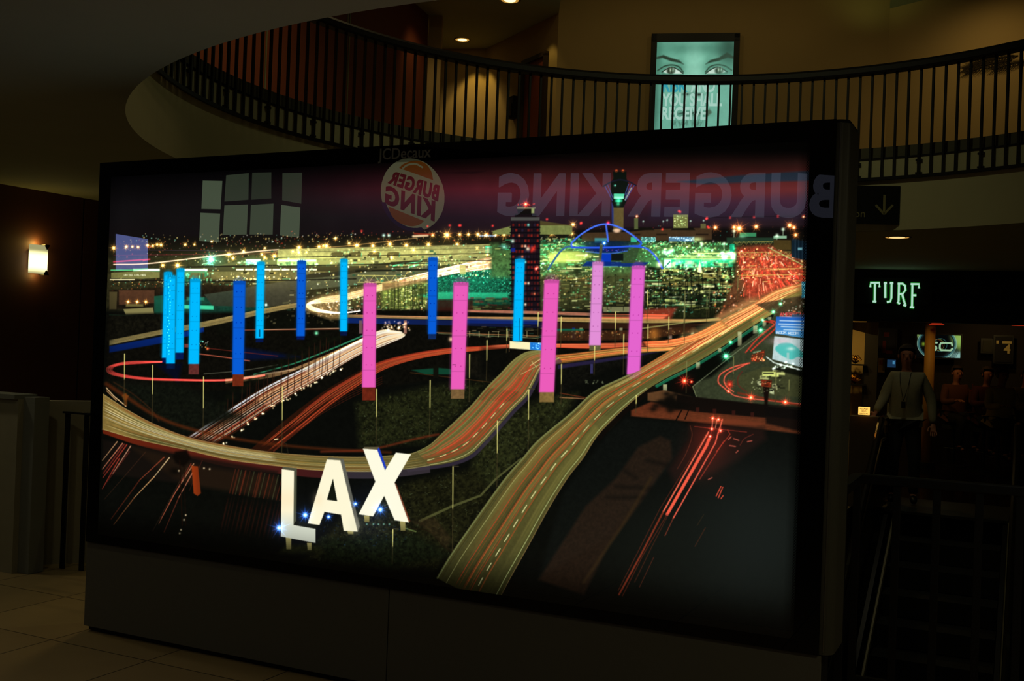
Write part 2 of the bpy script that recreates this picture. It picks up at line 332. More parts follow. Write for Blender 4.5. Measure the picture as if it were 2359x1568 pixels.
    A.fill([(1480, 652), (1700, 646), (1700, 656), (1480, 662)], (84, 78, 42), .8)
    dots(A, 1488, 700, 1600, 722, 60, [(60, 220, 200), W_, (40, 160, 140)], .9, 1.8, .6); dots(A, 1490, 655, 1660, 690, 70, [Y_, W_, TL], .9, 2.1, .6)
    dots(A, 1390, 655, 1455, 694, 70, [TL, W_, Y_, GN], .9, 2.1, .7); A.rect(1390, 695, 1450, 706, (14, 12, 8)); A.rect(1390, 706, 1450, 719, (130, 130, 90), .9)
    for i in range(26):
        x = 1390 + 290 * rng.rand(); y = 650 + 45 * rng.rand(); A.line([(x, y), (x + .5, y + 40)], (14, 14, 8), 1.2, a=.9); A.blob(x, y, 5, 3, (12, 14, 8), .9)
    for (x, y, rx, ry, c, a) in ((1290, 592, 46, 26, (150, 190, 80), .55), (1330, 560, 40, 12, (70, 190, 120), .4), (1230, 570, 30, 20, (60, 200, 130), .35), (1560, 602, 70, 16, (60, 210, 120), .5), (1650, 590, 50, 16, (150, 220, 130), .45), (1520, 575, 60, 14, (90, 150, 70), .4), (1600, 640, 90, 14, (110, 110, 50), .4), (1560, 690, 70, 22, (50, 90, 60), .35), (1430, 640, 50, 30, (60, 90, 50), .35), (1310, 660, 50, 30, (90, 90, 44), .3)):
        A.blob(x, y, rx, ry, tuple(v * .55 for v in c), a, 'add')
    for k in range(34):
        x = 1482 + 190 * rng.rand(); y = 618 + 84 * rng.rand(); w = 12 + 40 * rng.rand(); A.rect(x, y, min(1700, x + w), y + 1.5 + 3 * rng.rand(), [(214, 220, 130), (170, 180, 96), (120, 190, 120), (236, 240, 170)][k % 4], .75, .9)
    for k in range(16):
        x = 1250 + 200 * rng.rand(); y = 575 + 50 * rng.rand(); A.rect(x, y, x + 10 + 26 * rng.rand(), y + 1.5 + 2.5 * rng.rand(), [(236, 240, 160), (150, 230, 150), (200, 210, 110)][k % 3], .8, .9)
    def palms(x0, y0, x1, y1, n, h=26):
        for i in range(n):
            x = x0 + (x1 - x0) * rng.rand(); y = y0 + (y1 - y0) * rng.rand(); A.line([(x, y), (x + .4, y + h)], (10, 13, 7), 1.3, a=.9)
            for q in range(6): t = rng.rand() * 6.3; A.line([(x, y), (x + 6 * math.cos(t), y + 1 + 3.4 * math.sin(t))], (9, 13, 7), 1.9, .8, .9)
    palms(1482, 616, 1690, 690, 42); palms(1250, 630, 1470, 690, 20); palms(1560, 640, 1670, 700, 14, 18)
    for i in range(120): A.blob(1470 + 225 * rng.rand(), 606 + 110 * rng.rand(), 3 + 5 * rng.rand(), 2 + 2.5 * rng.rand(), (11, 15, 8), .75)
    dots(A, 1480, 612, 1700, 705, 110, [Y_, W_, (230, 255, 150), GN, AM], .9, 2.2, .8)
    # red street, upper right
    A.fill([(1695, 568), (1775, 562), (1860, 600), (1860, 660), (1790, 672), (1720, 705), (1680, 718), (1650, 735), (1695, 640)], (78, 48, 28), 1, 4, tex=.5)
    blocks(A, 1700, 612, 1858, 625, 30, [(60, 60, 34), (120, 110, 60)], (8, 30), (1, 3), .7)
    A.fill([(1700, 572), (1770, 566), (1850, 606), (1860, 660), (1790, 668), (1720, 690), (1712, 640), (1704, 610)], (164, 58, 38), .75, 6, tex=.6)
    dots(A, 1645, 650, 1712, 730, 60, [(255, 90, 60), (255, 170, 120), W_, (200, 90, 50)], 1, 2.3, .7)
    for i in range(190):
        v = rng.rand(); y = 570 + 115 * v; x0_ = 1702 + 10 * v; x1_ = 1772 + 88 * min(1, v * 1.6); x = x0_ + (x1_ - x0_) * rng.rand(); sl = (x - 1735) / 130.; L = 3 + 13 * rng.rand() * (.4 + v)
        A.line([(x, y), (x + sl * L * 1.2 + (1.5 if rng.rand() < .5 else -1.5), y + L)], [(255, 96, 70), (255, 150, 110), (255, 60, 44), (255, 210, 160), (110, 34, 20), (70, 40, 22), (255, 120, 80)][i % 7], 1.2 + 1.2 * rng.rand(), None, .8)
    for i in range(36):
        y = 575 + 120 * rng.rand(); x = 1702 + 130 * rng.rand(); A.rect(x, y, x + 6 + 22 * rng.rand(), y + 1.4, [(200, 170, 80), (80, 60, 30), (230, 200, 110)][i % 3], .7)
    dots(A, 1698, 565, 1858, 650, 170, [(255, 200, 120), (255, 120, 60), W_, RD, Y_], .9, 2.0, .75)
    for y0_, x0_, x1_ in ((556, 1690, 1780), (580, 1700, 1820), (588, 1700, 1820), (618, 1700, 1856), (632, 1700, 1856)): A.line([(x0_, y0_ + 2), (x1_, y0_)], (190, 170, 80), 1.3, a=.8)
    for k in range(22): A.line([(1700 + 5.5 * k, 588 if k % 2 else 580), (1705.5 + 5.5 * k, 580 if k % 2 else 588)], (180, 170, 90), 1, a=.7)
    for k in range(16): A.line([(1692 + 5.5 * k, 563 if k % 2 else 556), (1697.5 + 5.5 * k, 556 if k % 2 else 563)], (170, 150, 70), 1, a=.7)
    A.fill([(1782, 552), (1822, 553), (1822, 575), (1790, 575), (1782, 566)], (70, 56, 26), 1, tex=.1); A.fill([(1824, 548), (1860, 558), (1860, 600), (1824, 592)], (16, 30, 40), 1)
    for x in (1832, 1840, 1848, 1856): A.line([(x, 552), (x, 596)], (60, 90, 110), 1, a=.7)
    A.rect(1838, 570, 1848, 576, (130, 200, 210), .8); A.line([(1770, 570), (1850, 610)], (170, 200, 120), 2, a=.8)
    dots(A, 640, 560, 1180, 600, 60, [Y_, W_, (255, 235, 150), GN, TL], 1.0, 2.4, .7); dots(A, 430, 596, 1000, 634, 150, [Y_, W_, (120, 255, 190), AM], 1.0, 2.3, .75)
    for i in range(12): x = 560 + 600 * rng.rand(); A.star(x, 560 + 34 * rng.rand(), 8 + 6 * rng.rand(), (255, 190, 80), (255, 250, 200), 8, .7, rng.rand())
    blocks(A, 660, 636, 1000, 716, 120, [(170, 170, 100), (60, 60, 34), (230, 220, 150), (60, 150, 110), (16, 16, 10)], (2, 10), (1, 3.5), .75)
    dots(A, 700, 640, 1010, 716, 170, [Y_, W_, AM, TL, (180, 255, 170)], .9, 2.2, .7); dots(A, 1340, 556, 1700, 625, 200, [GN, W_, (190, 255, 170), (70, 240, 160)], 1.0, 3.0, .65)
    A.fill([(1180, 620), (1480, 620), (1480, 700), (1250, 720)], (60, 66, 34), .45, 8, tex=.5); blocks(A, 1250, 640, 1480, 718, 90, [(150, 150, 80), (30, 34, 18), (220, 230, 150), (50, 140, 100)], (3, 18), (1.5, 4), .75); dots(A, 1250, 640, 1480, 700, 60, [GN, W_, Y_], 1, 2.4, .6)
    for i in range(40): x = 890 + 120 * rng.rand(); y = 640 + 30 * rng.rand(); A.line([(x, y), (x + .4, y + 40)], (12, 16, 8), 1.1, a=.8)
    for k in range(14): A.line([(826 + 12 * k, 634 if k % 2 else 650), (838 + 12 * k, 650 if k % 2 else 634)], (190, 180, 90), 1.1, a=.7)
    A.line([(824, 634), (990, 636)], (200, 190, 100), 1.4, a=.8); A.line([(824, 650), (990, 652)], (200, 190, 100), 1.4, a=.8)
    A.C[560 - Y0:712 - Y0] *= (1 + .30 * np.sin(np.linspace(0, math.pi, 152)))[:, None, None]
    for x, y, rx, ry, c in ((520, 606, 120, 26, (40, 50, 28)), (720, 592, 170, 24, (62, 60, 28)), (960, 590, 170, 30, (74, 72, 36)), (900, 680, 90, 30, (50, 54, 24)), (620, 645, 150, 22, (34, 32, 18)), (1080, 650, 80, 30, (10, 60, 44)), (760, 705, 60, 24, (70, 56, 34))): A.blob(x, y, rx, ry, c, .75, 'add')
    for x0_, x1_, y, c, h_ in ((640, 1130, 593, (44, 42, 24), 2), (640, 1000, 613, (34, 32, 20), 2.5), (700, 1130, 580, (96, 94, 54), 1.2), (430, 640, 615, (30, 28, 18), 3), (424, 820, 650, (26, 24, 16), 3), (260, 420, 648, (24, 20, 14), 3), (820, 1000, 624, (24, 24, 16), 4), (900, 1130, 604, (30, 30, 18), 2)): A.line([(x0_, y), (x1_, y - (x1_ - x0_) * .02)], c, h_, a=.85)
    for k in range(60): x = 560 + 560 * rng.rand(); y = 572 + 66 * rng.rand(); A.rect(x, y, x + 3 + 8 * rng.rand(), y + 2 + 4 * rng.rand(), [(30, 30, 18), (60, 58, 34), (40, 90, 60)][k % 3], .7)
    # --- old control tower
    A.fill([(1176, 505), (1244, 505), (1243, 720), (1180, 720)], (26, 18, 24), 1, 1)
    for r in range(17):
        y = 514 + 12.2 * r; A.rect(1174, y + 8, 1245, y + 11, (12, 9, 14), .95, .6)
        for k in range(9):
            if rng.rand() < .75: A.rect(1180 + 7 * k, y + 1, 1185 + 7 * k, y + 7, [(110, 24, 20), (60, 20, 24), (40, 30, 50), (140, 34, 24)][rng.randint(4)], .85 if y < 640 else .5, .6)
            if rng.rand() < .07: A.glow(1182 + 7 * k, y + 4, 3, [(255, 240, 190), (255, 120, 60), (140, 255, 220)][rng.randint(3)], .9)
    for k in range(10): A.line([(1178 + 7.2 * k, 512), (1179 + 7.2 * k, 716)], (14, 10, 16), 1.2, a=.7)
    A.rect(1177, 571, 1187, 580, (20, 40, 150), .8, 1.5); A.glow(1228, 573, 6, RD, .9); A.glow(1216, 573, 4, (255, 240, 200), .9); A.star(1235, 619, 10, (255, 60, 40)); A.glow(1181, 555, 4, (190, 255, 220), .9)
    A.rect(1177, 500, 1243, 508, (74, 74, 70)); A.rect(1186, 492, 1236, 500, (20, 14, 16)); A.fill([(1190, 478), (1234, 477), (1230, 493), (1194, 493)], (16, 14, 12)); A.rect(1191, 477, 1234, 481, (120, 116, 90)); A.rect(1224, 480, 1231, 491, (140, 150, 90))
    A.star(1211, 470, 15, (255, 60, 30), (255, 200, 120)); dots(A, 1192, 469, 1234, 472, 8, [RD], 1, 1.6)
    # --- new control tower
    A.fill([(1412, 465), (1437, 465), (1436, 530), (1413, 530)], (98, 84, 46), 1, tex=.08); A.fill([(1408, 430), (1413, 430), (1414, 520), (1410, 520)], (40, 60, 130), .8)
    A.fill([(1412, 395), (1443, 395), (1443, 410), (1448, 424), (1444, 462), (1436, 478), (1414, 478), (1408, 460), (1407, 422), (1413, 410)], (16, 22, 16), 1, 1)
    A.line(curve([(1390, 429), (1408, 419), (1428, 414), (1448, 418), (1465, 427)]), (24, 26, 40), 3)
    for a, b in (((1394, 429), (1411, 462)), ((1400, 426), (1412, 456)), ((1461, 427), (1441, 462)), ((1455, 424), (1440, 455)), ((1448, 424), (1440, 448))): A.line([a, b], (80, 90, 170), 1.6, a=.9)
    A.line([(1455, 432), (1440, 460)], (200, 220, 200), 2, a=.8)
    A.rect(1414, 446, 1438, 452, (90, 220, 170)); A.rect(1414, 452, 1437, 458, (150, 255, 210)); A.rect(1416, 459, 1434, 465, (30, 130, 90)); A.glow(1425, 462, 5, (90, 255, 190), .7); A.glow(1424, 470, 4, (70, 230, 160), .7); A.glow(1417, 427, 2.2, (120, 255, 220))
    for x in (1420, 1435): A.glow(x, 393, 2.6, (255, 110, 40)); A.rect(x - 1, 393, x + 1, 397, (90, 40, 20))
    # --- arched restaurant building
    BL = (46, 90, 230)
    A.blob(1400, 574, 52, 9, (8, 26, 96), .95, p=3); A.blob(1400, 562, 60, 8, (8, 30, 70), .8, p=2)
    A.rect(1383, 583, 1408, 612, (10, 56, 180)); A.fill([(1352, 602), (1496, 604), (1480, 614), (1340, 613)], (12, 40, 120), .9, 1)
    A.fill([(1437, 580), (1475, 566), (1462, 606), (1430, 606)], (52, 74, 44), .9); A.rect(1408, 584, 1436, 600, (16, 22, 20))
    dots(A, 1360, 574, 1440, 579, 20, [(255, 60, 60), (120, 130, 255)], .9, 1.6, .7)
    A.line(curve([(1350, 579), (1400, 584), (1445, 578)]), (70, 120, 240), 2, a=.8)
    A.line(curve([(1263, 620), (1277, 598), (1291, 579), (1305, 569), (1318, 568)]), (60, 110, 150), 4.4)
    A.line(curve([(1318, 568), (1316, 562), (1322, 554), (1341, 538), (1371, 521), (1399, 516), (1428, 524), (1452, 538), (1471, 553), (1477, 560), (1472, 566), (1455, 567), (1392, 570), (1318, 570)]), BL, 4.2)
    A.line(curve([(1318, 568), (1316, 562), (1322, 554), (1341, 538), (1371, 521), (1399, 516), (1428, 524), (1452, 538), (1471, 553)]), (110, 150, 255), 1.6, a=.8)
    A.line(curve([(1455, 567), (1486, 571), (1503, 583), (1515, 598), (1526, 618)]), BL, 4.2); A.line(curve([(1486, 571), (1503, 583), (1515, 598)]), (110, 150, 255), 1.5, a=.8)
    A.line([(1396, 517), (1401, 556)], (70, 110, 235), 4); A.fill([(1382, 560), (1389, 562), (1384, 610), (1378, 610)], (74, 80, 50), 1)
    A.star(1392, 560, 11, (60, 130, 255), (220, 240, 255), 10); A.blob(1421, 531, 9, 5, (255, 210, 170), .95, p=2); A.glow(1401, 513, 3.5, (255, 40, 60)); A.glow(1519, 609, 6, (255, 190, 170), .9)
    # red beacons and big stars on the right horizon
    for x, y in ((1682, 501), (1737, 500), (1792, 498), (1852, 498), (1629, 502), (1627, 504), (1564, 486), (1567, 488), (1633, 524), (1630, 522), (1260, 505), (1135, 520), (1036, 519), (1058, 519), (1061, 519), (985, 521), (833, 532), (1526, 528), (1339, 513), (1338, 515)): A.glow(x, y, 2.6, (255, 50, 40), .9)
    for x, y in ((1482, 510), (1528, 510), (1537, 507), (1591, 509), (1621, 508)): A.glow(x, y, 1.8, (190, 255, 220)); A.line([(x, y), (x, y + 8)], (70, 70, 60), 1, a=.7)
    for x, y, r in ((1648, 524, 15), (1691, 523, 13), (1703, 526, 27), (1742, 522, 16), (1819, 519, 17), (1829, 524, 13), (1833, 541, 14), (1851, 499, 7)): A.star(x, y, r, (255, 130, 50), (255, 240, 180), 10, 1, rng.rand())
    A.line([(1630, 501), (1866, 497)], (20, 14, 18), 1, a=.8)
    A.star(486, 597, 24, (80, 240, 210), (240, 255, 250), 12, 1, .2); A.star(613, 702, 7, (200, 255, 230), W_, 8)
    # ======================= middle ground ==========================
    A.fill([(245, 725), (830, 712), (1480, 722), (1480, 800), (830, 900), (245, 900)], (12, 11, 7), 1, 4, tex=.5)
    blocks(A, 590, 715, 790, 745, 70, [(200, 180, 120), (80, 70, 40), (16, 14, 8), (10, 10, 6)], (2, 8), (2, 5), .7)
    A.fill([(500, 735), (620, 715), (780, 728), (780, 762), (500, 770)], (12, 14, 8), .6, 6, tex=.5)
    # bright loop behind the blue pylons
    A.fill([(700, 715), (705, 694), (740, 680), (860, 655), (985, 640), (985, 648), (870, 672), (800, 690), (800, 735), (760, 735)], (150, 120, 70), .85, 4, tex=.3)
    for k in range(9):
        d = 1.8 * k; A.line(curve([(880, 654 + d), (800, 676 + d), (740, 686 + d * .8), (706 + d * .6, 701), (722 + d, 716 - d * .3), (780, 722 - d * .2), (830, 716)]), [(255, 240, 190), (255, 210, 140), (255, 250, 230)][k % 3], 1.4, None, .65, 'add')
    dots(A, 720, 694, 830, 730, 110, [(255, 220, 170), W_, (255, 170, 130)], 1, 2.1, .6)
    dots(A, 790, 680, 985, 712, 90, [(255, 220, 150), (200, 220, 120), (255, 150, 90)], .9, 2, .6)
    A.rect(985, 690, 1090, 716, (60, 20, 16), .7, 3)
    # long pale road curling left
    s, t = road(A, [(252, 783), (375, 758), (480, 738), (620, 708), (705, 694)], [(252, 795), (375, 770), (480, 752), (620, 720), (705, 704)], (96, 88, 54), (120, 104, 60), axis='x')
    trails(A, s, t, 5, [(255, 190, 110), (200, 170, 100)], 1, .35)
    A.fill([(252, 797), (375, 774), (470, 754), (470, 764), (375, 790), (252, 812)], (8, 44, 130), .95, 1.5, col2=(6, 26, 80))
    A.fill([(560, 800), (690, 822), (560, 830)], (6, 20, 70), .6, 5); A.fill([(360, 840), (420, 836), (410, 880)], (4, 10, 40), .6, 5)
    # distant bridge across the middle
    s, t = road(A, [(800, 724), (985, 728), (1240, 730), (1480, 733), (1600, 735), (1661, 733)], [(800, 731), (985, 735), (1240, 740), (1480, 744), (1600, 742), (1661, 738)], (112, 96, 62), (150, 130, 70), axis='x')
    trails(A, s, t, 5, [(255, 220, 150), (255, 120, 80)], 1, .4)
    s, t = road(A, [(1075, 713), (1240, 716), (1360, 720)], [(1075, 719), (1240, 724), (1360, 728)], (110, 84, 66), axis='x'); trails(A, s, t, 3, [(255, 100, 70)], 1, .4)
    A.fill([(800, 732), (1075, 738), (1260, 742), (1260, 756), (1075, 750), (800, 744)], (14, 38, 104), .95, 1, col2=(18, 18, 40), axis='x'); A.fill([(1260, 743), (1640, 745), (1560, 757), (1260, 757)], (44, 26, 16), .95, 1)
    A.fill([(1075, 733), (1240, 737), (1240, 747), (1075, 744)], (16, 40, 120), .8, 1)
    for x, c in ((830, (120, 90, 90)), (933, (170, 120, 100)), (1321, (20, 40, 120)), (1338, (150, 160, 100)), (1430, (150, 150, 110)), (1544, (150, 120, 100)), (1595, (190, 190, 140))): A.rect(x - 3, 755 if x > 1000 else 738, x + 4, 780 if x > 1000 else 768, c, .9)
    A.fill([(1280, 757), (1345, 757), (1345, 768), (1280, 768)], (20, 110, 80), .8, 1)
    blocks(A, 1060, 748, 1250, 778, 60, [(120, 100, 70), (60, 60, 40), (180, 160, 110), (40, 90, 70)], (3, 20), (1, 3), .7)
    A.line([(990, 765), (1240, 774)], (255, 170, 100), 1.6, a=.6); A.line([(1010, 768), (1240, 779)], (190, 200, 130), 1.4, a=.5)
    for k in range(8): A.line([(1060 + 22 * k, 762 + 2 * rng.rand()), (1060 + 22 * k, 776)], (210, 200, 130), 1.3, a=.8)
    s, t = [(1280, 762), (1480, 760), (1600, 752)], [(1280, 785), (1480, 782), (1610, 764)]
    A.fill(s + t[::-1], (60, 34, 18), .9, 2, tex=.3); dots(A, 1290, 762, 1600, 778, 60, [(255, 120, 60), (255, 190, 100), (230, 220, 140)], 1, 2.4, .5)
    A.fill([(1482, 712), (1560, 708), (1545, 735), (1482, 735)], (170, 60, 40), .7, 4); trails(A, resamp([(1380, 722), (1545, 724)]), resamp([(1380, 734), (1530, 735)]), 7, [(255, 80, 50), (255, 150, 100)], 1.6, .5)
    A.blob(1507, 770, 12, 16, (230, 140, 50), .6)
    # red road that runs from the right across the middle
    P = [(1480, 786), (1370, 790), (1250, 791), (1167, 793), (1100, 797), (1030, 801), (950, 813), (877, 831), (820, 858), (740, 905), (660, 965), (578, 1034)]
    Q = [(1500, 800), (1370, 804), (1250, 800), (1167, 802), (1100, 808), (1030, 815), (950, 830), (885, 852), (840, 880), (770, 928), (700, 985), (625, 1042)]
    s, t = road(A, P, Q, (40, 18, 9), n=90); trails(A, s, t, 12, [(220, 84, 44), (190, 62, 38), (240, 116, 66), (150, 46, 30)], 1.8, .75, part=.6, mode='over')
    trails(A, s[:34], t[:34], 6, [(255, 90, 60), (255, 130, 80)], 1.8, .7, mode='over')
    for k in range(4): A.line(curve([(630, 1038 + k), (720, 955 + 4 * k), (800, 905 + 5 * k), (880, 868 + 5 * k)]), (120, 40, 22), 1.2, a=.5)
    # cream highway of the left half
    P = [(426, 1008), (500, 958), (603, 893), (700, 845), (790, 800), (840, 775), (880, 758), (925, 764)]; Q = [(500, 1022), (560, 985), (650, 925), (740, 872), (830, 818), (880, 800), (925, 780), (936, 770)]
    s, t = road(A, P, Q, (38, 20, 11), n=90)
    trails(A, s, t, 14, [(255, 190, 130), (240, 140, 90), (255, 235, 200), (210, 80, 54)], 1.8, .85, mode='over'); trails(A, s[26:], t[26:], 13, [(255, 205, 150), (255, 225, 180), (250, 170, 110)], 1.9, .85, mode='over')
    trails(A, s, t, 3, [(210, 235, 255), (255, 255, 245)], 1.8, .9, .05, .22, mode='over'); trails(A, s[48:], t[48:], 11, [(255, 250, 220), (255, 220, 160), (255, 255, 240)], 2.0, .85, mode='over')
    trails(A, s[72:], t[72:], 9, [(255, 250, 225), (255, 235, 190)], 2.4, .8, mode='over')
    A.line(curve([(585, 862), (680, 836), (760, 805), (838, 772)]), (60, 170, 120), 3.0, 3.6, .75); A.line(curve([(470, 861), (560, 853), (640, 840)]), (110, 110, 90), 2, a=.6)
    for k in range(6): A.line(curve([(520, 872 + 2 * k), (640, 858 + 1.4 * k), (740, 822 + k), (850, 772 + k)]), (255, 190, 120), 1.4, None, .4, 'add')
    dots(A, 880, 740, 945, 760, 60, [(255, 190, 130), (255, 230, 190)], 1.4, 2.6, .7)
    # palms along the highway
    for k, (x, y) in enumerate([(517, 1021), (536, 1006), (557, 990), (569, 975), (590, 963), (608, 951), (628, 937), (649, 924), (664, 918), (680, 908), (697, 896), (712, 889), (728, 880), (744, 870), (757, 861), (770, 854), (784, 849)]):
        for j in range(4): A.glow(x + 9 * rng.rand() - 4, y + 6 * rng.rand() - 3, 1.7, [(255, 245, 200), (255, 220, 160)][j % 2], .95)
        A.line([(x - 3, y - 4), (x + 1, y - 92 + 1.2 * k)], (44, 22, 12), 1.6, 1.3, .9); A.blob(x + 1, y - 92 + 1.2 * k, 7, 5, (16, 20, 10), .8); A.line([(x - 34, y + 2 if y < 1000 else 1012), (x - 32, y - 72)], (60, 30, 18), 1.4, a=.75)
        A.blob(x - 32, y - 76, 7, 6, (14, 16, 8), .85)
    # red loop at the left
    P = [(480, 833), (378, 834), (300, 836), (256, 843), (246, 852), (262, 862), (320, 872), (399, 877), (526, 879), (603, 868)]
    for k in range(9):
        d = (k - 4) * 1.4; A.line(curve([(380, 833 - .2 * d), (300, 835.5 - d * .6), (262 - d, 842 - d * .2), (248 - d * 1.2 + 4, 852), (268 - d, 862 + d * .4), (330, 871.5 + d * .5), (420, 875 + d * .35), (526, 875 + d * .3), (610, 864 + d * .3)]), [(255, 60, 60), (200, 40, 40), (255, 100, 80)][k % 3], 1.5, None, .42, 'add')
    A.line([(520, 876), (680, 850)], (255, 210, 160), 3, a=.55, soft=1.2)
    A.line(curve([(460, 815), (520, 823), (575, 831)]), (230, 110, 80), 2.2, a=.8, soft=1); A.line([(480, 802), (640, 820)], (120, 40, 30), 1.8, a=.7)
    A.glow(478, 803, 3, (255, 110, 60)); dots(A, 455, 785, 480, 800, 16, [W_, AM, TL], 1, 1.8); A.rect(425, 792, 434, 800, (150, 60, 50), .8)
    A.line([(560, 760), (790, 757)], (190, 90, 60), 3, a=.6, soft=1); A.line([(600, 759), (780, 756)], (255, 220, 170), 1.6, a=.6)
    A.glow(729, 767, 4, (130, 255, 190)); A.glow(1039, 781, 5, (255, 210, 160))
    # signs of vegetation
    for (p, c, tx) in [([(820, 930), (990, 890), (1120, 880), (1060, 950), (980, 1020), (830, 1030)], (22, 24, 11), .9), ([(1120, 1000), (1190, 950), (1240, 920), (1330, 905), (1300, 960), (1210, 1040), (1140, 1120), (1080, 1110), (1090, 1060)], (26, 28, 13), .9),
                       ([(800, 1180), (940, 1110), (1100, 1080), (1130, 1140), (1040, 1270), (1000, 1310), (700, 1290)], (20, 20, 9), .9), ([(740, 1240), (960, 1230), (1040, 1280), (900, 1310), (740, 1290)], (14, 18, 9), .9),
                       ([(245, 880), (420, 885), (560, 960), (420, 1000), (300, 930)], (12, 14, 9), .6), ([(250, 730), (380, 725), (470, 735), (252, 780)], (14, 13, 8), .8)]:
        A.fill(p, tuple(v * 1.25 for v in c), .95, 10, tex=tx)
        P = np.array(p); 
        for i in range(900):
            x = P[:, 0].min() + np.ptp(P[:, 0]) * rng.rand(); y = P[:, 1].min() + np.ptp(P[:, 1]) * rng.rand()
            if c[0] > 15 and A.inside(p, x, y): A.line([(x, y), (x + 3 * rng.randn(), y + 2.5 * rng.randn())], [(66, 70, 34), (50, 46, 24), (78, 90, 58)][i % 3], 1.1, None, .85 * rng.rand())
    A.fill([(948, 852), (1010, 847), (1040, 850), (1040, 862), (980, 862)], (16, 70, 48), .9, 1.5); A.line([(945, 858), (1130, 880)], (120, 70, 30), 1.6, a=.5); A.rect(998, 840, 1010, 870, (14, 14, 8), .95, 1)
    A.fill([(1060, 820), (1170, 808), (1140, 880), (1060, 860)], (20, 18, 12), .8, 6, tex=.6); A.fill([(1110, 800), (1180, 800), (1150, 870), (1105, 860)], (6, 7, 5), .7, 8)
    # road hand side ramps under the pink pylons
    A.fill([(1280, 822), (1480, 800), (1560, 800), (1500, 830), (1400, 850), (1290, 905)], (14, 14, 10), 1, 5, tex=.6)
    s, t = road(A, [(1250, 820), (1330, 812), (1440, 800), (1560, 798), (1600, 790)], [(1250, 842), (1330, 832), (1440, 816), (1540, 808), (1590, 797)], (110, 70, 30), (96, 86, 44), axis='x'); trails(A, s, t, 8, [(255, 140, 60), (255, 190, 100), (255, 100, 60)], 1.4, .45)
    A.fill([(1285, 840), (1450, 818), (1530, 808), (1440, 826), (1285, 850)], (50, 40, 90), .6, 1.5); A.rect(1360, 838, 1366, 860, (60, 56, 110), .8)
    A.line([(1290, 905), (1400, 925)], (150, 60, 30), 2, a=.6); A.line([(1290, 915), (1345, 918)], (255, 170, 110), 2, a=.6, soft=1); dots(A, 1345, 876, 1390, 884, 14, [(140, 150, 110)], 1.2, 2.2, .7)
    # middle viaduct
    P = [(1250, 806), (1213, 810), (1183, 828), (1150, 862), (1121, 891), (1081, 937), (1017, 998), (989, 1024), (953, 1042), (930, 1046)]
    Q = [(1290, 826), (1250, 845), (1232, 878), (1213, 912), (1183, 942), (1144, 986), (1114, 1019), (1081, 1049), (1030, 1067), (935, 1080)]
    s, t = road(A, P, Q, (120, 114, 60), (90, 86, 44)); A.fill(resamp(curve(Q)) + [(x + 5, y + 7) for x, y in resamp(curve(Q))][::-1], (60, 50, 70), .7, 1)
    n = len(s); m = int(n * .42)
    A.fill(between(s, t, .15)[14:m] + between(s, t, .9)[14:m][::-1], (130, 112, 60), .35, 3); A.fill([(1125, 893), (1196, 902), (1185, 925), (1098, 921)], (66, 58, 28), .5, 1.5)
    streaks(A, s, t, 24, [(150, 144, 76), (70, 70, 34), (170, 90, 40), (90, 92, 46), (190, 60, 34)], 3, 8, .5, .08, .92)
    trails(A, s[:50], t[:50], 8, [(255, 70, 50), (240, 90, 60), (230, 50, 36)], 1.9, .7, .3, .95, .6, 'over'); trails(A, s, t, 6, [(220, 80, 50), (200, 60, 40)], 1.4, .6, .2, .75, .7, 'over'); trails(A, s, t, 5, [(170, 160, 90), (60, 56, 28)], 1.6, .4, mode='over')
    for u, c in ((.03, (150, 150, 90)), (.93, (225, 225, 150))): A.line(between(s, t, u), c, 1.4, a=.7)
    for k in range(22, n - 4, 4): q = between(s, t, .68); A.line([q[k], q[min(n - 1, k + 2)]], (235, 235, 160), 1.8, a=.85)
    A.line([(1221, 842), (1246, 826)], (220, 230, 150), 1.4, a=.9); A.line([(1200, 862), (1246, 838)], (220, 230, 150), 1.2, a=.7); A.line([(1225, 832), (1236, 846)], (220, 230, 150), 1.2, a=.7)
    # lower left curved viaduct
    A.line(curve([(245, 884), (300, 920), (360, 958), (430, 985), (540, 1010), (700, 1030), (900, 1042)]), (90, 38, 14), 9, 5, .7, soft=3)
    A.line(curve([(740, 1040), (850, 1035), (960, 1010), (1010, 1000)]), (120, 44, 22), 5, a=.6, soft=2)
    P = [(236, 905), (270, 928), (297, 945), (353, 975), (432, 1006), (526, 1026), (654, 1044), (820, 1052), (940, 1045), (960, 1040)]; Q = [(236, 989), (304, 1009), (360, 1022), (432, 1037), (534, 1060), (654, 1075), (730, 1083), (850, 1086), (935, 1080), (990, 1072)]
    s, t = road(A, P, Q, (140, 116, 58), (88, 80, 42), axis='x')
    streaks(A, s, t, 26, [(190, 140, 70), (66, 70, 36), (110, 80, 36), (176, 160, 96), (80, 86, 46), (120, 56, 26), (60, 62, 32)], 3, 7, .7, .05, .95)
    trails(A, s, t, 7, [(220, 160, 70), (200, 170, 90), (150, 90, 34), (240, 210, 140)], 1.5, .5, mode='over'); trails(A, s[:34], t[:34], 7, [(255, 235, 170), (255, 200, 110), (255, 255, 230)], 2.0, .75, .08, .7, mode='over'); trails(A, s, t, 6, [(60, 58, 28), (80, 76, 36)], 2.6, .6, mode='over')
    A.line(between(s, t, .5), (90, 80, 34), 3, a=.35); A.line(between(s, t, .99), (200, 190, 120), 1.5, a=.8); A.line(between(s, t, .02), (190, 170, 110), 1.2, a=.6)
    B = resamp(curve(Q)); A.fill(B[:44] + [(x + 1, y + 9 + 8 * math.sin(min(1, i / 20.) * 1.6)) for i, (x, y) in enumerate(B[:44])][::-1], (108, 34, 14), .95, 1, col2=(60, 24, 26), axis='x'); A.fill(B[40:] + [(x + 1, y + 16) for x, y in B[40:]][::-1], (60, 52, 60), .8, 1)
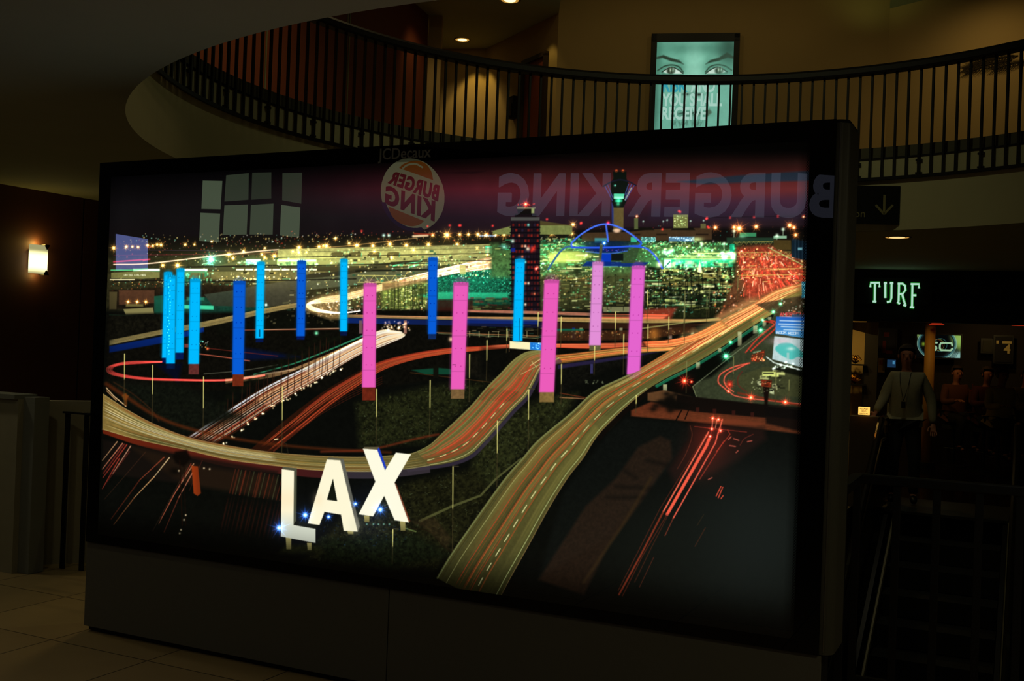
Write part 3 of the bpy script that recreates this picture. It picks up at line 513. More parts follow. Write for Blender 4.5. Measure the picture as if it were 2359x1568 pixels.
    A.line([(245, 893), (262, 912), (290, 935)], (255, 210, 150), 2.2, a=.9); A.line([(246, 900), (268, 922)], (255, 190, 120), 1.8, a=.8); A.fill([(281, 910), (289, 905), (297, 912), (290, 922), (284, 920)], (130, 66, 20), .8, 1.5); A.rect(286, 918, 293, 934, (110, 60, 20), .7, 1)
    A.line(curve([(262, 880), (310, 910), (350, 945), (366, 970)]), (90, 44, 20), 2.2, a=.5, soft=1.5)
    # streets under the viaduct
    A.fill([(236, 1012), (640, 1085), (640, 1140), (236, 1090)], (22, 16, 12), .8, 4); A.fill([(300, 1028), (360, 1042), (470, 1075), (640, 1100), (640, 1150), (470, 1122), (400, 1100), (345, 1062)], (36, 24, 14), .7, 6)
    for (a, b, c, w, q) in [((270, 1017), (236, 1060), (255, 190, 130), 2.2, .9), ((282, 1021), (236, 1080), (255, 150, 110), 2.6, .9), ((292, 1024), (237, 1100), (230, 70, 50), 2.6, .8), ((301, 1027), (260, 1090), (255, 180, 140), 2.4, .9), ((286, 1023), (238, 1090), (190, 50, 40), 3.4, .6), ((275, 1056), (236, 1125), (230, 70, 50), 2.4, .8), ((298, 1040), (240, 1118), (120, 40, 30), 3, .6),
                            ((336, 1040), (240, 1150), (90, 50, 30), 1.4, .6), ((378, 1053), (322, 1105), (190, 80, 50), 2.6, .8), ((322, 1105), (256, 1195), (120, 44, 24), 2.6, .7), ((390, 1054), (355, 1098), (255, 220, 160), 2.8, .95), ((355, 1098), (310, 1145), (255, 190, 120), 2.6, .9), ((310, 1145), (262, 1208), (190, 110, 60), 2.2, .7),
                            ((446, 1068), (400, 1140), (255, 170, 120), 2.6, .8), ((440, 1068), (370, 1196), (190, 70, 50), 2.4, .7), ((447, 1082), (412, 1145), (255, 150, 110), 2.6, .85), ((412, 1145), (378, 1225), (150, 60, 40), 2.2, .7), ((400, 1140), (366, 1206), (220, 120, 80), 2, .7), ((432, 1075), (352, 1222), (90, 60, 40), 1.6, .6), ((466, 1060), (436, 1130), (110, 40, 30), 1.8, .5)]:
        A.line([a, b], c, w, w * .6, q * .8, soft=.8)
    for k in range(16):
        x = 515 + 9 * k + 6 * rng.rand(); q = 1080 + .14 * (x - 515); A.line([(x + 22, q), (x + 8, q + 55)], [(130, 46, 26), (100, 40, 22), (90, 100, 60)][k % 3], 1.5 + 4 * rng.rand() * (k % 2), None, .55, soft=1); A.line([(x + 8, q + 55), (x - 14, q + 150)], (70, 24, 14), 1.6 + 3 * rng.rand(), None, .38, soft=1.2, fade=.3)
    A.fill([(441, 1072), (456, 1074), (463, 1136), (455, 1142), (446, 1136)], (150, 54, 16), 1, 1, col2=(110, 40, 14), axis='x')
    A.fill([(404, 1040), (430, 1036), (440, 1056), (424, 1075), (404, 1066), (398, 1052)], (12, 8, 5), .95, 3); A.line([(414, 1060), (420, 1210)], (26, 12, 6), 2.4, a=.9); A.line([(424, 1070), (428, 1210)], (26, 12, 6), 1.8, a=.8); A.blob(402, 1085, 14, 9, (10, 8, 5), .85)
    for x, y in ((428, 1186), (424, 1197), (417, 1220), (414, 1228), (470, 1078), (483, 1080), (412, 1084)): A.glow(x, y, 2, (255, 230, 180), .8)
    # big right viaduct
    P = [(1850, 650), (1788, 668), (1727, 703), (1661, 737), (1600, 772), (1549, 803), (1498, 834), (1444, 864), (1370, 900), (1315, 950), (1240, 1012), (1200, 1058), (1163, 1100), (1109, 1174), (1041, 1271), (1005, 1330)]
    Q = [(1850, 680), (1829, 694), (1778, 724), (1727, 755), (1656, 803), (1587, 844), (1523, 877), (1467, 915), (1403, 974), (1370, 1012), (1343, 1055), (1308, 1100), (1265, 1169), (1219, 1253), (1171, 1339), (1140, 1400)]
    s, t = road(A, P, Q, (156, 138, 68), (50, 50, 25), n=110)
    streaks(A, s, t, 30, [(120, 116, 56), (54, 54, 26), (150, 80, 36), (84, 86, 42), (140, 130, 66)], 4, 11, .45, .08, .92)
    streaks(A, s[:50], t[:50], 18, [(240, 190, 100), (230, 90, 50), (120, 90, 40)], 2, 5, .5, .05, .8)
    trails(A, s[:46], t[:46], 20, [(240, 90, 50), (255, 130, 80), (230, 190, 110), (250, 70, 46), (150, 130, 60)], 1.8, .6, .0, .62, .6, 'over'); trails(A, s[:60], t[:60], 12, [(90, 84, 40), (180, 170, 90)], 1.6, .45, mode='over')
    A.fill(between(s, t, .62)[14:60] + between(s, t, .96)[14:60][::-1], (64, 66, 34), .55, 3)
    A.fill([(1340, 950), (1430, 962), (1403, 990), (1300, 978)], (120, 110, 56), .25, 3)
    trails(A, s[34:], t[34:], 4, [(220, 60, 36), (210, 90, 44)], 2.0, .7, .25, .75, mode='over'); trails(A, s[60:], t[60:], 3, [(180, 54, 30), (150, 74, 34)], 1.5, .6, .3, .62, mode='over'); trails(A, s[50:], t[50:], 6, [(40, 38, 18), (78, 74, 40)], 3, .35, mode='over')
    for u, c, w in ((.02, (120, 130, 80), 3), (.1, (60, 60, 34), 2), (.17, (190, 190, 120), 1.2), (.93, (200, 215, 140), 1.6), (1., (150, 120, 70), 1.6)): A.line(between(s, t, u)[44:], c, w, a=.75)
    for k in range(20, 108, 4): q = between(s, t, .62 if k > 50 else .55); A.line([q[k], q[min(109, k + 2)]], (240, 240, 170), 1.5 + .6 * (k > 60), a=.85)
    A.line(between(s, t, .22)[26:50], (220, 215, 140), 1.6, a=.6)
    A.line([(q[0] + 3, q[1] + 5) for q in t[12:44]], (24, 110, 76), 6, a=.85, soft=1.2); A.line([(q[0] + 2, q[1] + 2) for q in t[10:44]], (90, 190, 130), 1.3, a=.6); A.fill([(q[0], q[1] + 1) for q in t[42:62]] + [(q[0] + 8, q[1] + 9) for q in t[42:62]][::-1], (14, 10, 7), .95, 1)
    A.line(curve([(1575, 780), (1640, 748), (1690, 718), (1730, 696)]), (255, 226, 140), 16, a=.34, soft=8); A.line(curve([(1655, 732), (1720, 700), (1790, 674), (1850, 658)]), (255, 150, 90), 13, a=.38, soft=6); trails(A, s[:34], t[:34], 10, [(255, 230, 150), (255, 120, 80), (255, 170, 100)], 1.3, .7, .05, .6, .5)
    s2, t2 = road(A, [(1480, 786), (1540, 782), (1600, 768), (1661, 737)], [(1490, 800), (1550, 798), (1610, 782), (1680, 752)], (130, 60, 30), (170, 120, 60), axis='x'); trails(A, s2, t2, 9, [(255, 90, 50), (255, 130, 80), (255, 200, 120)], 1.7, .5)
    A.line([(1655, 732), (1480, 756)], (190, 190, 110), 3, a=.6)
    for x, y, w, h in ((1761, 738, 8, 14), (1740, 750, 10, 18), (1704, 764, 9, 32), (1658, 802, 7, 9), (1608, 834, 9, 16), (1532, 885, 9, 20), (1773, 730, 8, 8)): A.rect(x - w / 2, y, x + w / 2, y + h, (200, 205, 150), .85, .9, col2=(130, 130, 96))
    # retaining wall and verge
    for pts in ([(967, 1200), (1038, 1167), (1107, 1141), (1143, 1102), (1200, 1056)],): A.line(pts, (86, 88, 48), 6, 4, .8)
    A.line(curve([(930, 1217), (985, 1222), (1020, 1255), (1040, 1270)]), (26, 20, 10), 2.5, a=.9); A.line([(930, 1215), (958, 1224)], (110, 130, 70), 3, a=.7)
    A.fill([(945, 1200), (1000, 1190), (1040, 1240), (1030, 1262), (985, 1220)], (46, 36, 20), .6, 4, tex=.6)
    # junction at the right
    A.fill([(1796, 706), (1850, 690), (1850, 945), (1730, 932), (1607, 917), (1596, 888), (1680, 815), (1770, 745)], (52, 58, 38), 1, 1.5, tex=.2)
    A.fill([(1605, 850), (1645, 822), (1690, 825), (1640, 868), (1600, 880)], (8, 10, 6), .95, 4); A.fill([(1545, 885), (1600, 868), (1598, 905), (1550, 915)], (12, 9, 6), .9, 4)
    A.fill([(1740, 700), (1850, 680), (1850, 720), (1790, 728)], (70, 56, 36), .9, 2, tex=.3); dots(A, 1800, 690, 1852, 725, 26, [(255, 120, 80), W_, TL], 1, 2, .7)
    A.line([(1596, 890), (1700, 808), (1800, 735)], (120, 130, 96), 2, a=.7); A.line([(1596, 890), (1606, 918)], (150, 160, 110), 1.8, a=.8); A.line([(1610, 918), (1850, 944)], (130, 140, 90), 1.4, a=.7)
    A.fill([(1700, 865), (1760, 845), (1850, 850), (1850, 915), (1720, 905), (1697, 885)], (64, 66, 38), .8, 2, tex=.2)
    for pts in ([(1727, 836), (1690, 845), (1660, 862), (1655, 880), (1668, 893), (1681, 903), (1710, 915), (1845, 930)], [(1722, 837), (1700, 848), (1676, 860), (1668, 875), (1674, 890), (1690, 902)]): A.line(curve(pts), (255, 70, 50), 3.2, 2.2, .85, soft=1.2); A.line(curve(pts), (255, 150, 120), 1.2, a=.6)
    for pts in ([(1718, 811), (1745, 780), (1775, 755), (1783, 748), (1776, 742), (1760, 740)], [(1730, 808), (1760, 780), (1786, 756), (1786, 742), (1775, 738)]): A.line(curve(pts), (240, 60, 45), 3, a=.85, soft=1.2)
    A.line([(1700, 905), (1845, 934)], (150, 40, 20), 4, a=.7, soft=2); A.line(curve([(1710, 855), (1700, 870), (1702, 888), (1720, 902)]), (90, 40, 30), 3, a=.8)
    A.fill([(1731, 818), (1748, 808), (1762, 806), (1762, 818), (1748, 834), (1730, 832)], (90, 44, 24), 1, 1); dots(A, 1731, 810, 1761, 833, 36, [(255, 110, 60), (255, 190, 130), RD], 1, 1.8, .8); A.line([(1736, 812), (1752, 808)], (120, 160, 120), 3, a=.8)
    for (x, y, w, h, c) in ((1780, 852, 28, 12, (210, 215, 130)), (1756, 856, 38, 12, (225, 235, 130)), (1750, 865, 20, 9, (190, 195, 120)), (1745, 878, 13, 10, (220, 225, 170)), (1779, 884, 12, 14, (170, 170, 120)), (1773, 896, 10, 12, (190, 200, 150))):
        A.fill([(x, y), (x + w * .8, y), (x + w, y + h * .5), (x + w, y + h), (x, y + h * .8)], c, .95, .9); A.rect(x + 2, y + 2, x + w * .7, y + h * .45, (30, 30, 20), .8)
    A.fill([(1753, 874), (1778, 876), (1776, 892), (1754, 890)], (120, 40, 20), 1, 1); A.fill([(1758, 890), (1772, 892), (1768, 935), (1762, 935)], (20, 12, 8), 1, 1)
    dots(A, 1732, 870, 1800, 905, 40, [(230, 240, 180), (120, 130, 90)], .9, 1.8, .6); blocks(A, 1735, 865, 1800, 905, 26, [(16, 16, 10), (40, 42, 26)], (3, 12), (2, 4), .8)
    A.fill([(1776, 850), (1850, 868), (1850, 850), (1790, 846)], (14, 16, 10), .9, 2)
    # hoardings
    A.fill([(1788, 729), (1862, 729), (1862, 780), (1786, 768)], (34, 96, 190), 1, .8, col2=(90, 170, 220)); A.fill([(1784, 774), (1862, 783), (1862, 850), (1779, 827)], (190, 216, 214), 1, .8, tex=.08)
    word(A, 'AMERICAN', 1797, 720.5, 7, 7.4, (235, 90, 90), lw=1.5); A.line([(1797, 729), (1850, 730)], (250, 190, 190), 1.4, a=.7)
    for y, x0_, x1_ in ((738, 1797, 1852), (746, 1794, 1855), (752, 1800, 1854), (759, 1806, 1850)): A.line([(x0_, y), (x1_, y + 2)], (225, 245, 255), 2.6, a=.8, soft=1)
    word(A, 'BOOK', 1789, 763, 5, 6, (230, 245, 255), lw=1.1); word(A, 'ROOM', 1816, 765, 5, 6, (230, 245, 255), lw=1.1)
    A.fill(curve([(1786, 800), (1800, 790), (1825, 792), (1852, 815), (1855, 825), (1838, 822), (1822, 828), (1800, 818), (1786, 806)], 4), (70, 190, 180), .9, 1.5); A.blob(1822, 803, 9, 4, (200, 235, 225), .9); A.rect(1812, 812, 1818, 828, (170, 205, 200), .8)
    A.blob(1800, 785, 26, 8, (235, 190, 200), .5)
    A.line([(1766, 822), (1783, 835), (1845, 852)], (235, 255, 240), 2.6, a=.9); dots(A, 1780, 834, 1850, 850, 20, [(230, 255, 240)], 1.6, 3, .9)
    A.rect(1847, 648, 1862, 686, (60, 170, 200)); dots(A, 1848, 650, 1860, 684, 20, [W_], 1, 1.6, .7); A.rect(1824, 724, 1862, 730, (30, 80, 120), .7)
    for x, y, r in ((1672, 820, 20), (1752, 760, 16), (1781.5, 718, 11), (1798, 700, 9), (1683, 788, 9), (1757, 737, 8)): A.star(x, y, r, (60, 230, 150), (230, 255, 240), 12, 1, rng.rand())
    for x, y, r in ((1577, 877, 24), (1681, 885, 16), (1730, 915, 17), (1809, 926, 16), (1729, 932, 8), (1593, 879, 7), (1678, 901, 7)): A.star(x, y, r, (255, 50, 30), (255, 140, 90), 12, .95, rng.rand())
    A.rect(1675, 877, 1687, 892, (150, 30, 20), .7, 1.5)
    # bridge and street
    A.fill([(1454, 945), (1500, 925), (1560, 935), (1850, 968), (1850, 1000), (1640, 975), (1454, 958)], (92, 44, 24), 1, 2, tex=.15); A.fill([(1492, 905), (1530, 898), (1600, 915), (1600, 935), (1492, 922)], (100, 66, 38), .9, 1.5, tex=.1)
    for k in range(6): A.line([(1460, 943 + 3 * k), (1850, 975 + 4 * k)], (130, 66, 36), 1, a=.45)
    A.fill([(1560, 908), (1620, 916), (1770, 932), (1765, 962), (1600, 948), (1556, 940)], (16, 11, 8), 1, 1.5); 
    for x in (1607, 1646, 1690, 1733): A.rect(x - 4, 938 + (x - 1607) * .09, x + 4, 948 + (x - 1607) * .09, (54, 22, 16), .9)
    A.fill([(1760, 930), (1870, 940), (1870, 1000), (1765, 975)], (14, 10, 8), .9, 3)
    for i in range(34): A.blob(1552 + 34 * rng.randn() * .6, 930 + 12 * rng.randn(), 9, 6, (12, 10, 7), .8)
    A.line([(1570, 945), (1556, 970), (1550, 1000)], (12, 9, 6), 3); A.line([(1586, 945), (1578, 965)], (12, 9, 6), 2.4)
    A.fill([(1440, 962), (1560, 970), (1595, 985), (1590, 1010), (1540, 1080), (1380, 1250), (1240, 1330), (1300, 1130), (1400, 1000)], (13, 15, 12), 1, 6, tex=.2)
    A.fill([(1590, 975), (1760, 985), (1765, 1010), (1700, 1060), (1560, 1130), (1540, 1080), (1592, 1010)], (34, 18, 14), .9, 8)
    A.fill([(1595, 968), (1740, 982), (1762, 975), (1700, 965)], (120, 54, 30), .8, 3)
    A.C[985 - Y0:, 1380 - X0:] += 0
    A.blob(1740, 1230, 210, 190, (28, 33, 30), .85, p=1.2); A.blob(1500, 1240, 160, 120, (22, 25, 20), .6)
    A.fill([(1470, 1030), (1520, 1004), (1545, 1015), (1548, 1055), (1470, 1165), (1400, 1260), (1345, 1370), (1240, 1335), (1350, 1165), (1420, 1100)], (54, 34, 22), .5, 4, tex=.25)
    for pts in ([(1490, 1060), (1535, 1070)], [(1440, 1085), (1465, 1100)], [(1420, 1120), (1500, 1125)], [(1400, 1145), (1480, 1145)]): A.line(pts, (14, 13, 10), 9, a=.55, soft=5)
    A.line([(1500, 1100), (1440, 1200), (1345, 1340)], (52, 38, 20), 7, a=.6, soft=3)
    A.line(curve([(1590, 980), (1594, 1005), (1580, 1045), (1560, 1080)]), (90, 44, 30), 1.6, a=.7); A.line([(1600, 982), (1720, 995)], (150, 50, 36), 1.6, a=.7); A.line([(1676, 990), (1682, 1000), (1650, 1040)], (190, 60, 40), 1.6, a=.7)
    A.glow(1640, 1010, 40, (120, 26, 16), .32); A.glow(1620, 1060, 46, (90, 20, 12), .25)
    for (pts, w, c, a) in [([(1633, 1012), (1628, 1025), (1537, 1184)], 7, (255, 96, 70), .95), ([(1632, 995), (1618, 1020), (1528, 1178)], 3.4, (255, 110, 80), .9), ([(1528, 1178), (1475, 1280), (1426, 1369)], 4, (150, 54, 32), .75), ([(1655, 995), (1648, 1020), (1551, 1193)], 3, (255, 100, 76), .9), ([(1551, 1193), (1532, 1233)], 2, (150, 60, 40), .7),
                           ([(1668, 1015), (1612, 1103)], 2, (190, 60, 44), .7), ([(1626, 1000), (1520, 1172), (1470, 1270), (1424, 1360)], 1.6, (120, 44, 28), .6), ([(1540, 1184), (1500, 1262), (1462, 1340)], 1.8, (100, 44, 26), .55), ([(1506, 1283), (1473, 1352)], 1.6, (110, 46, 28), .6), ([(1537, 1184), (1480, 1280), (1434, 1372)], 2.2, (110, 40, 24), .6),
                           ([(1625, 1215), (1601, 1258)], 1.4, (90, 44, 26), .7), ([(1621, 1185), (1606, 1210)], 1.2, (60, 44, 26), .7), ([(1642, 968), (1640, 986)], 2.4, (255, 120, 90), .8), ([(1664, 966), (1657, 990)], 3, (255, 110, 80), .8), ([(1652, 966), (1648, 985)], 1.8, (255, 150, 110), .7)]: A.line(pts, c, w, None, a, soft=.8)
    for x, y in ((1642, 963), (1655, 966), (1640, 988), (1660, 992), (1636, 1005)): A.star(x, y, 11, (255, 60, 40), (255, 190, 150), 8, .9)
    for a, b in (((1661, 1120), (1650, 1142)), ((1665, 1122), (1655, 1146)), ((1666, 1141), (1661, 1148))): A.line([a, b], (230, 80, 56), 2.2, a=.9)
    for a, b in (((1681, 1026), (1694, 1028)), ((1690, 1010), (1702, 1014)), ((1678, 1012), (1684, 1006)), ((1722, 1017), (1732, 1015)), ((1696, 1042), (1700, 1038)), ((1632, 1104), (1640, 1100))): A.line([a, b], (220, 100, 80), 2.4, a=.75, soft=1)
    A.line(curve([(1705, 1025), (1715, 1010), (1735, 1000)]), (120, 44, 34), 2, a=.6)
    # --- sign over the ramp
    A.fill([(1174, 785), (1249, 790), (1249, 807), (1174, 802)], (255, 245, 190), 1, .8); A.fill([(1221, 788), (1249, 790), (1249, 807), (1221, 805)], (30, 120, 210), 1, .8); dots(A, 1223, 790, 1247, 803, 16, [(220, 245, 255)], 1, 1.6, .7)
    A.line([(1173, 757), (1173, 810)], (110, 80, 50), 1.4, a=.8); A.fill([(1181, 776), (1186, 772), (1190, 777), (1186, 783)], (6, 10, 40), 1, .6)
    # --- light pylons
    CY, CB, PK, PL = (0, 186, 255), (8, 92, 214), (236, 92, 186), (226, 142, 214)
    def pylon(xa, xb, yt, xc, xd, yb, col, base=0, bc=(90, 50, 30), sl=0):
        w = xb - xa; U = [k / 8 for k in range(9)]
        A.glow((xa + xc + w) / 2, (yt + yb) / 2, 1, (0, 0, 0), 0)
        A.line([((xa + xb) / 2, yt + 6), ((xc + xd) / 2, yb - 8)], col, w + 5, a=.22, soft=3)
        A.fill([(xa + u * w, yt - 1.6 * math.sin(math.pi * u)) for u in U] + [(xc + u * (xd - xc), yb + 1.6 * math.sin(math.pi * u) - sl * u) for u in U[::-1]], col, 1, .8)
        dk = tuple(v * .72 for v in col); A.line([(xa + 1, yt + 3), (xc + 1, yb - 1)], dk, 2, a=.5, soft=1); A.line([(xb - 1, yt + 3), (xd - 1, yb - sl - 1)], dk, 2, a=.5, soft=1)
        A.fill([(xa, yt), (xb, yt), (xb, yt + 7), (xa, yt + 7)], tuple(v * .78 for v in col), .7, 1.4)
        for q in (.12, .38, .62, .88): A.line([(xa + w * q, yt - 3), (xa + w * q, yt + 1)], tuple(v * .5 for v in col), 1, a=.7)
        for k in range(1, 6):
            u = k / 6; x0_ = xa + (xc - xa) * u; x1_ = xb + (xd - xb) * u; y = yt + (yb - yt) * u
            for q in (.3, .7): A.glow(x0_ + (x1_ - x0_) * q, y - 12, .9, (-150, -150, -150), .6)
            if k % 2: A.line([(x0_ + 1, y), (x1_ - 1, y)], dk, 1.6, a=.5)
        if base: A.fill([(xc + 1, yb), (xd, yb - sl), (xd - .5, yb + base), (xc + .5, yb + base)], bc, 1, .8, tex=.2); 
    pylon(378, 397, 627, 373, 390, 824, CY, 12, (4, 20, 70)); pylon(407, 425, 619, 404, 423, 812, CY, 16, (6, 26, 80)); pylon(386, 405, 635, 382.5, 403, 837, CY, 12, (6, 24, 60))
    for i in range(26): x = 388 + 6 * rng.rand(); A.glow(x - 4 * (i / 26.), 640 + 7 * i, 1.1, (200, 250, 255), .7)
    pylon(438, 462, 643, 434, 458.5, 838, CY, 24, (96, 44, 40)); pylon(538, 565.5, 648, 535, 561, 862, CB, 27, (110, 40, 20)); pylon(592, 610, 604, 588.6, 607, 779, CY, 9, (6, 22, 70))
    pylon(685, 705, 601, 683, 702, 774, CB, 8, (4, 24, 90)); pylon(784, 800.6, 597, 783, 800, 763, CY, 10, (6, 20, 60)); pylon(987, 1008, 594, 986, 1005, 769, CB, 12, (14, 40, 90))
    pylon(1187, 1209, 597, 1181, 1203.5, 784, CY); pylon(838, 867, 653, 834, 865, 892, PK, 30, (104, 36, 20)); pylon(1045, 1079, 651, 1038, 1070, 896, PK, 22, (120, 92, 56)); pylon(1254, 1288, 645, 1242, 1276.5, 903, PK, 23, (130, 104, 56))
    pylon(1365, 1390, 604, 1357, 1384, 795, PL, 12, (100, 96, 60)); pylon(1455.5, 1486, 613, 1444, 1474.6, 862, (228, 100, 205), sl=10)
    A.line([(598, 760), (598, 774)], (0, 60, 90), 3, a=.8); A.line([(1197, 733), (1197, 783)], (10, 60, 90), 1.4, a=.8); A.line([(1043, 840), (1050, 840)], (70, 30, 60), 1.4)
    # --- lamp posts
    for x, y, yb in ((287, 815, 932), (351.5, 841, 975), (469, 868, 1012), (650.6, 891, 1044), (867.6, 896, 1024), (991, 876, 1002), (1082, 816, 925), (1122, 784, 876), (1168, 757, 812), (1240, 720, 785), (1293.6, 839, 930), (1218, 896, 1037), (1146, 968, 1120), (1043.6, 1073, 1270), (905, 1220, 1298), (1370, 798, 862), (1418, 718, 802), (1437, 770, 862), (1493, 748, 812), (1492, 668, 740), (1578, 670, 792), (1634, 664, 730), (1629, 684, 740), (1541, 730, 790), (1576, 715, 770), (1675, 655, 700), (1700, 640, 700), (1293, 730, 800), (1466, 910, 950), (1582, 833, 905), (1690, 822, 900), (1788, 855, 930), (1818, 875, 925)):
        L = yb - y; A.line([(x, y), (x - .5, y + L * .5)], (235, 225, 130) if x < 1560 else (120, 120, 70), 2.4, 1.6, .9); A.line([(x - .5, y + L * .5), (x - 1.5, yb)], (70, 60, 34), 1.5, a=.8)
    for x, y in ((1218, 895), (1146, 967), (1043, 1073), (905, 1217)): A.line([(x, y), (x + 13, y + 1)], (60, 56, 40), 2.4, a=.9)
    A.line([(633, 1012), (640, 1011)], (255, 230, 170), 3, a=.9); A.line([(640, 1011), (660, 1022), (664, 1045)], (50, 44, 30), 1.2, a=.8)
    # --- LAX letters
    CR, BLU = (255, 248, 214), (70, 84, 96)
    A.glow(700, 1215, 60, (20, 24, 40), .45); A.glow(850, 1190, 60, (20, 30, 60), .4)
    for i in range(170): A.glow(690 + 260 * rng.rand(), 1190 + 70 * rng.rand(), 1.5, [(20, 50, 110), (50, 50, 24), (40, 60, 40)][i % 3], .3)
    A.fill([(660, 1255), (730, 1255), (750, 1275), (640, 1275)], (34, 36, 18), .7, 5, tex=.5)
    for (a, b, c, d) in ((658, 1236, 671, 1265), (707, 1250, 718, 1267), (838, 1187, 851, 1202), (921, 1198, 934, 1222), (800, 1222, 814, 1230)): A.fill([(a, b), (c, b), (c, d), (a + 2, d)], (170, 160, 100), 1, .8, col2=(110, 104, 60))
    A.fill([(649, 1080), (652, 1075), (684, 1078), (682.5, 1203), (676, 1209), (677.5, 1084)], (78, 80, 62), 1, .7); A.fill([(676, 1209), (682, 1199), (735, 1209), (726.5, 1218)], (24, 26, 22), 1, .7)
    A.fill([(649, 1080), (677.5, 1084), (676, 1209), (726.5, 1218), (726.5, 1250), (647, 1235)], CR, 1, .7); m = A.mask([(649, 1080), (677.5, 1084), (676, 1209), (726.5, 1218), (726.5, 1250), (647, 1235)], .7); A.blend(m[0], m[1] * np.clip((m[3] - 1175) / 40, 0, 1) * .8, (200, 208, 194), 'over'); A.blend(m[0], m[1] * np.exp(-((m[3] - 1150) / 26) ** 2) * .35, (255, 220, 170), 'over')
    A.fill([(784, 1060), (791, 1056), (829, 1212), (824, 1224)], (96, 96, 86), 1, .7); A.fill([(753, 1058), (757, 1053), (791, 1056), (784, 1060)], (90, 88, 70), 1, .6)
    m = A.mask([(753, 1058), (784, 1060), (824, 1224), (792, 1222), (785.5, 1185), (747.6, 1178.6), (736, 1209), (709, 1205)], .7); h = A.mask([(767, 1103), (753.5, 1150.5), (776.6, 1153.6)], .7)
    sl, mm, _, _ = m; hm = np.zeros((CH, CW), np.float32); hm[h[0]] = h[1]; A.blend(sl, mm * (1 - hm[sl]), CR, 'over')
    A.blob(734, 1150, 12, 16, (255, 225, 180), .35); A.fill([(767, 1103), (753.5, 1150.5), (776.6, 1153.6)], (18, 22, 14), 1, .6); A.blob(815, 1210, 14, 18, (220, 220, 190), .3)
    A.fill([(869, 1035.5), (873, 1029), (890, 1076), (887, 1083)], (30, 60, 190), 1, .6); A.fill([(836, 1033), (839, 1029), (873, 1029), (869, 1035.5)], (90, 84, 60), 1, .6); A.fill([(909, 1111), (913, 1115), (945, 1200), (942, 1203)], (120, 60, 40), 1, .6)
    A.fill([(836, 1033), (869, 1035.5), (887, 1083), (912, 1042), (947, 1046), (909, 1111.5), (942, 1203), (909, 1198), (885, 1142), (859.5, 1189), (826, 1184), (864.6, 1109)], (255, 252, 226), 1, .7)
    for x, y, r in ((703, 1186, 26), (757, 1190, 15), (643, 1215.6, 30), (819, 1160, 14), (876, 1173.5, 24)): A.star(x, y, r, (40, 110, 255), (230, 245, 255), 10, .95, .9)
    for x in (845, 860, 872, 884, 897): A.glow(x, 1207, 2, (120, 190, 170), .7)
    # --- fall-off of the back light towards the edge of the sheet
    G = np.clip(A.C, 0, 1.2)
    return G, A
# ================================================================ the place ====================================
SC = bpy.context.scene
COL = SC.collection
# camera model ---------------------------------------------------------------------------------------------------
FL, CX, CY = 2450., 1179.5, 784.
ROLL = math.radians(2.06); PIT = math.atan(14.6 / FL)
CAM = Vector((0, 0, 1.62)); FW = Vector((0, math.cos(PIT), math.sin(PIT))); VU = Vector((0, -math.sin(PIT), math.cos(PIT))); HX = Vector((1, 0, 0))
CR_ = HX * math.cos(ROLL) + VU * math.sin(ROLL); CU_ = VU * math.cos(ROLL) - HX * math.sin(ROLL)
def ray(x, y): return FW + CR_ * ((x - CX) / FL) - CU_ * ((y - CY) / FL)
def PZ(x, y, z): d = ray(x, y); return CAM + d * ((z - CAM.z) / d.z)
def PY(x, y, Y): d = ray(x, y); return CAM + d * (Y / d.y)
def PP(x, y, o, n): d = ray(x, y); return CAM + d * ((o - CAM).dot(n) / d.dot(n))

# materials -------------------------------------------------------------------------------------------------------
def lin(c):
    return tuple(((v / 255.) / 12.92 if v / 255. <= .04045 else ((v / 255. + .055) / 1.055) ** 2.4) for v in c)
MATS = {}
def mat(name, col, rough=.6, metal=0, emit=None, es=1.0, noise=0.0, nscale=8.0, bump=0.0, spec=.4, coat=0.0):
    if name in MATS: return MATS[name]
    m = bpy.data.materials.new(name); m.use_nodes = True; nt = m.node_tree; b = nt.nodes['Principled BSDF']
    c = (*lin(col), 1)
    b.inputs['Base Color'].default_value = c; b.inputs['Roughness'].default_value = rough; b.inputs['Metallic'].default_value = metal
    b.inputs['Specular IOR Level'].default_value = spec; b.inputs['Coat Weight'].default_value = coat
    if noise or bump:
        tc = nt.nodes.new('ShaderNodeTexCoord'); n = nt.nodes.new('ShaderNodeTexNoise'); n.inputs['Scale'].default_value = nscale; n.inputs['Detail'].default_value = 5
        nt.links.new(tc.outputs['Object'], n.inputs['Vector'])
        if noise:
            mx = nt.nodes.new('ShaderNodeMix'); mx.data_type = 'RGBA'
            mx.inputs[6].default_value = tuple(v * (1 - noise) for v in c[:3]) + (1,); mx.inputs[7].default_value = tuple(min(1, v * (1 + noise)) for v in c[:3]) + (1,)
            nt.links.new(n.outputs['Fac'], mx.inputs[0]); nt.links.new(mx.outputs[2], b.inputs['Base Color'])
        if bump:
            bp = nt.nodes.new('ShaderNodeBump'); bp.inputs['Strength'].default_value = bump; bp.inputs['Distance'].default_value = .01
            nt.links.new(n.outputs['Fac'], bp.inputs['Height']); nt.links.new(bp.outputs['Normal'], b.inputs['Normal'])
    if emit is not None:
        b.inputs['Emission Color'].default_value = (*lin(emit), 1); b.inputs['Emission Strength'].default_value = es
    MATS[name] = m; return m

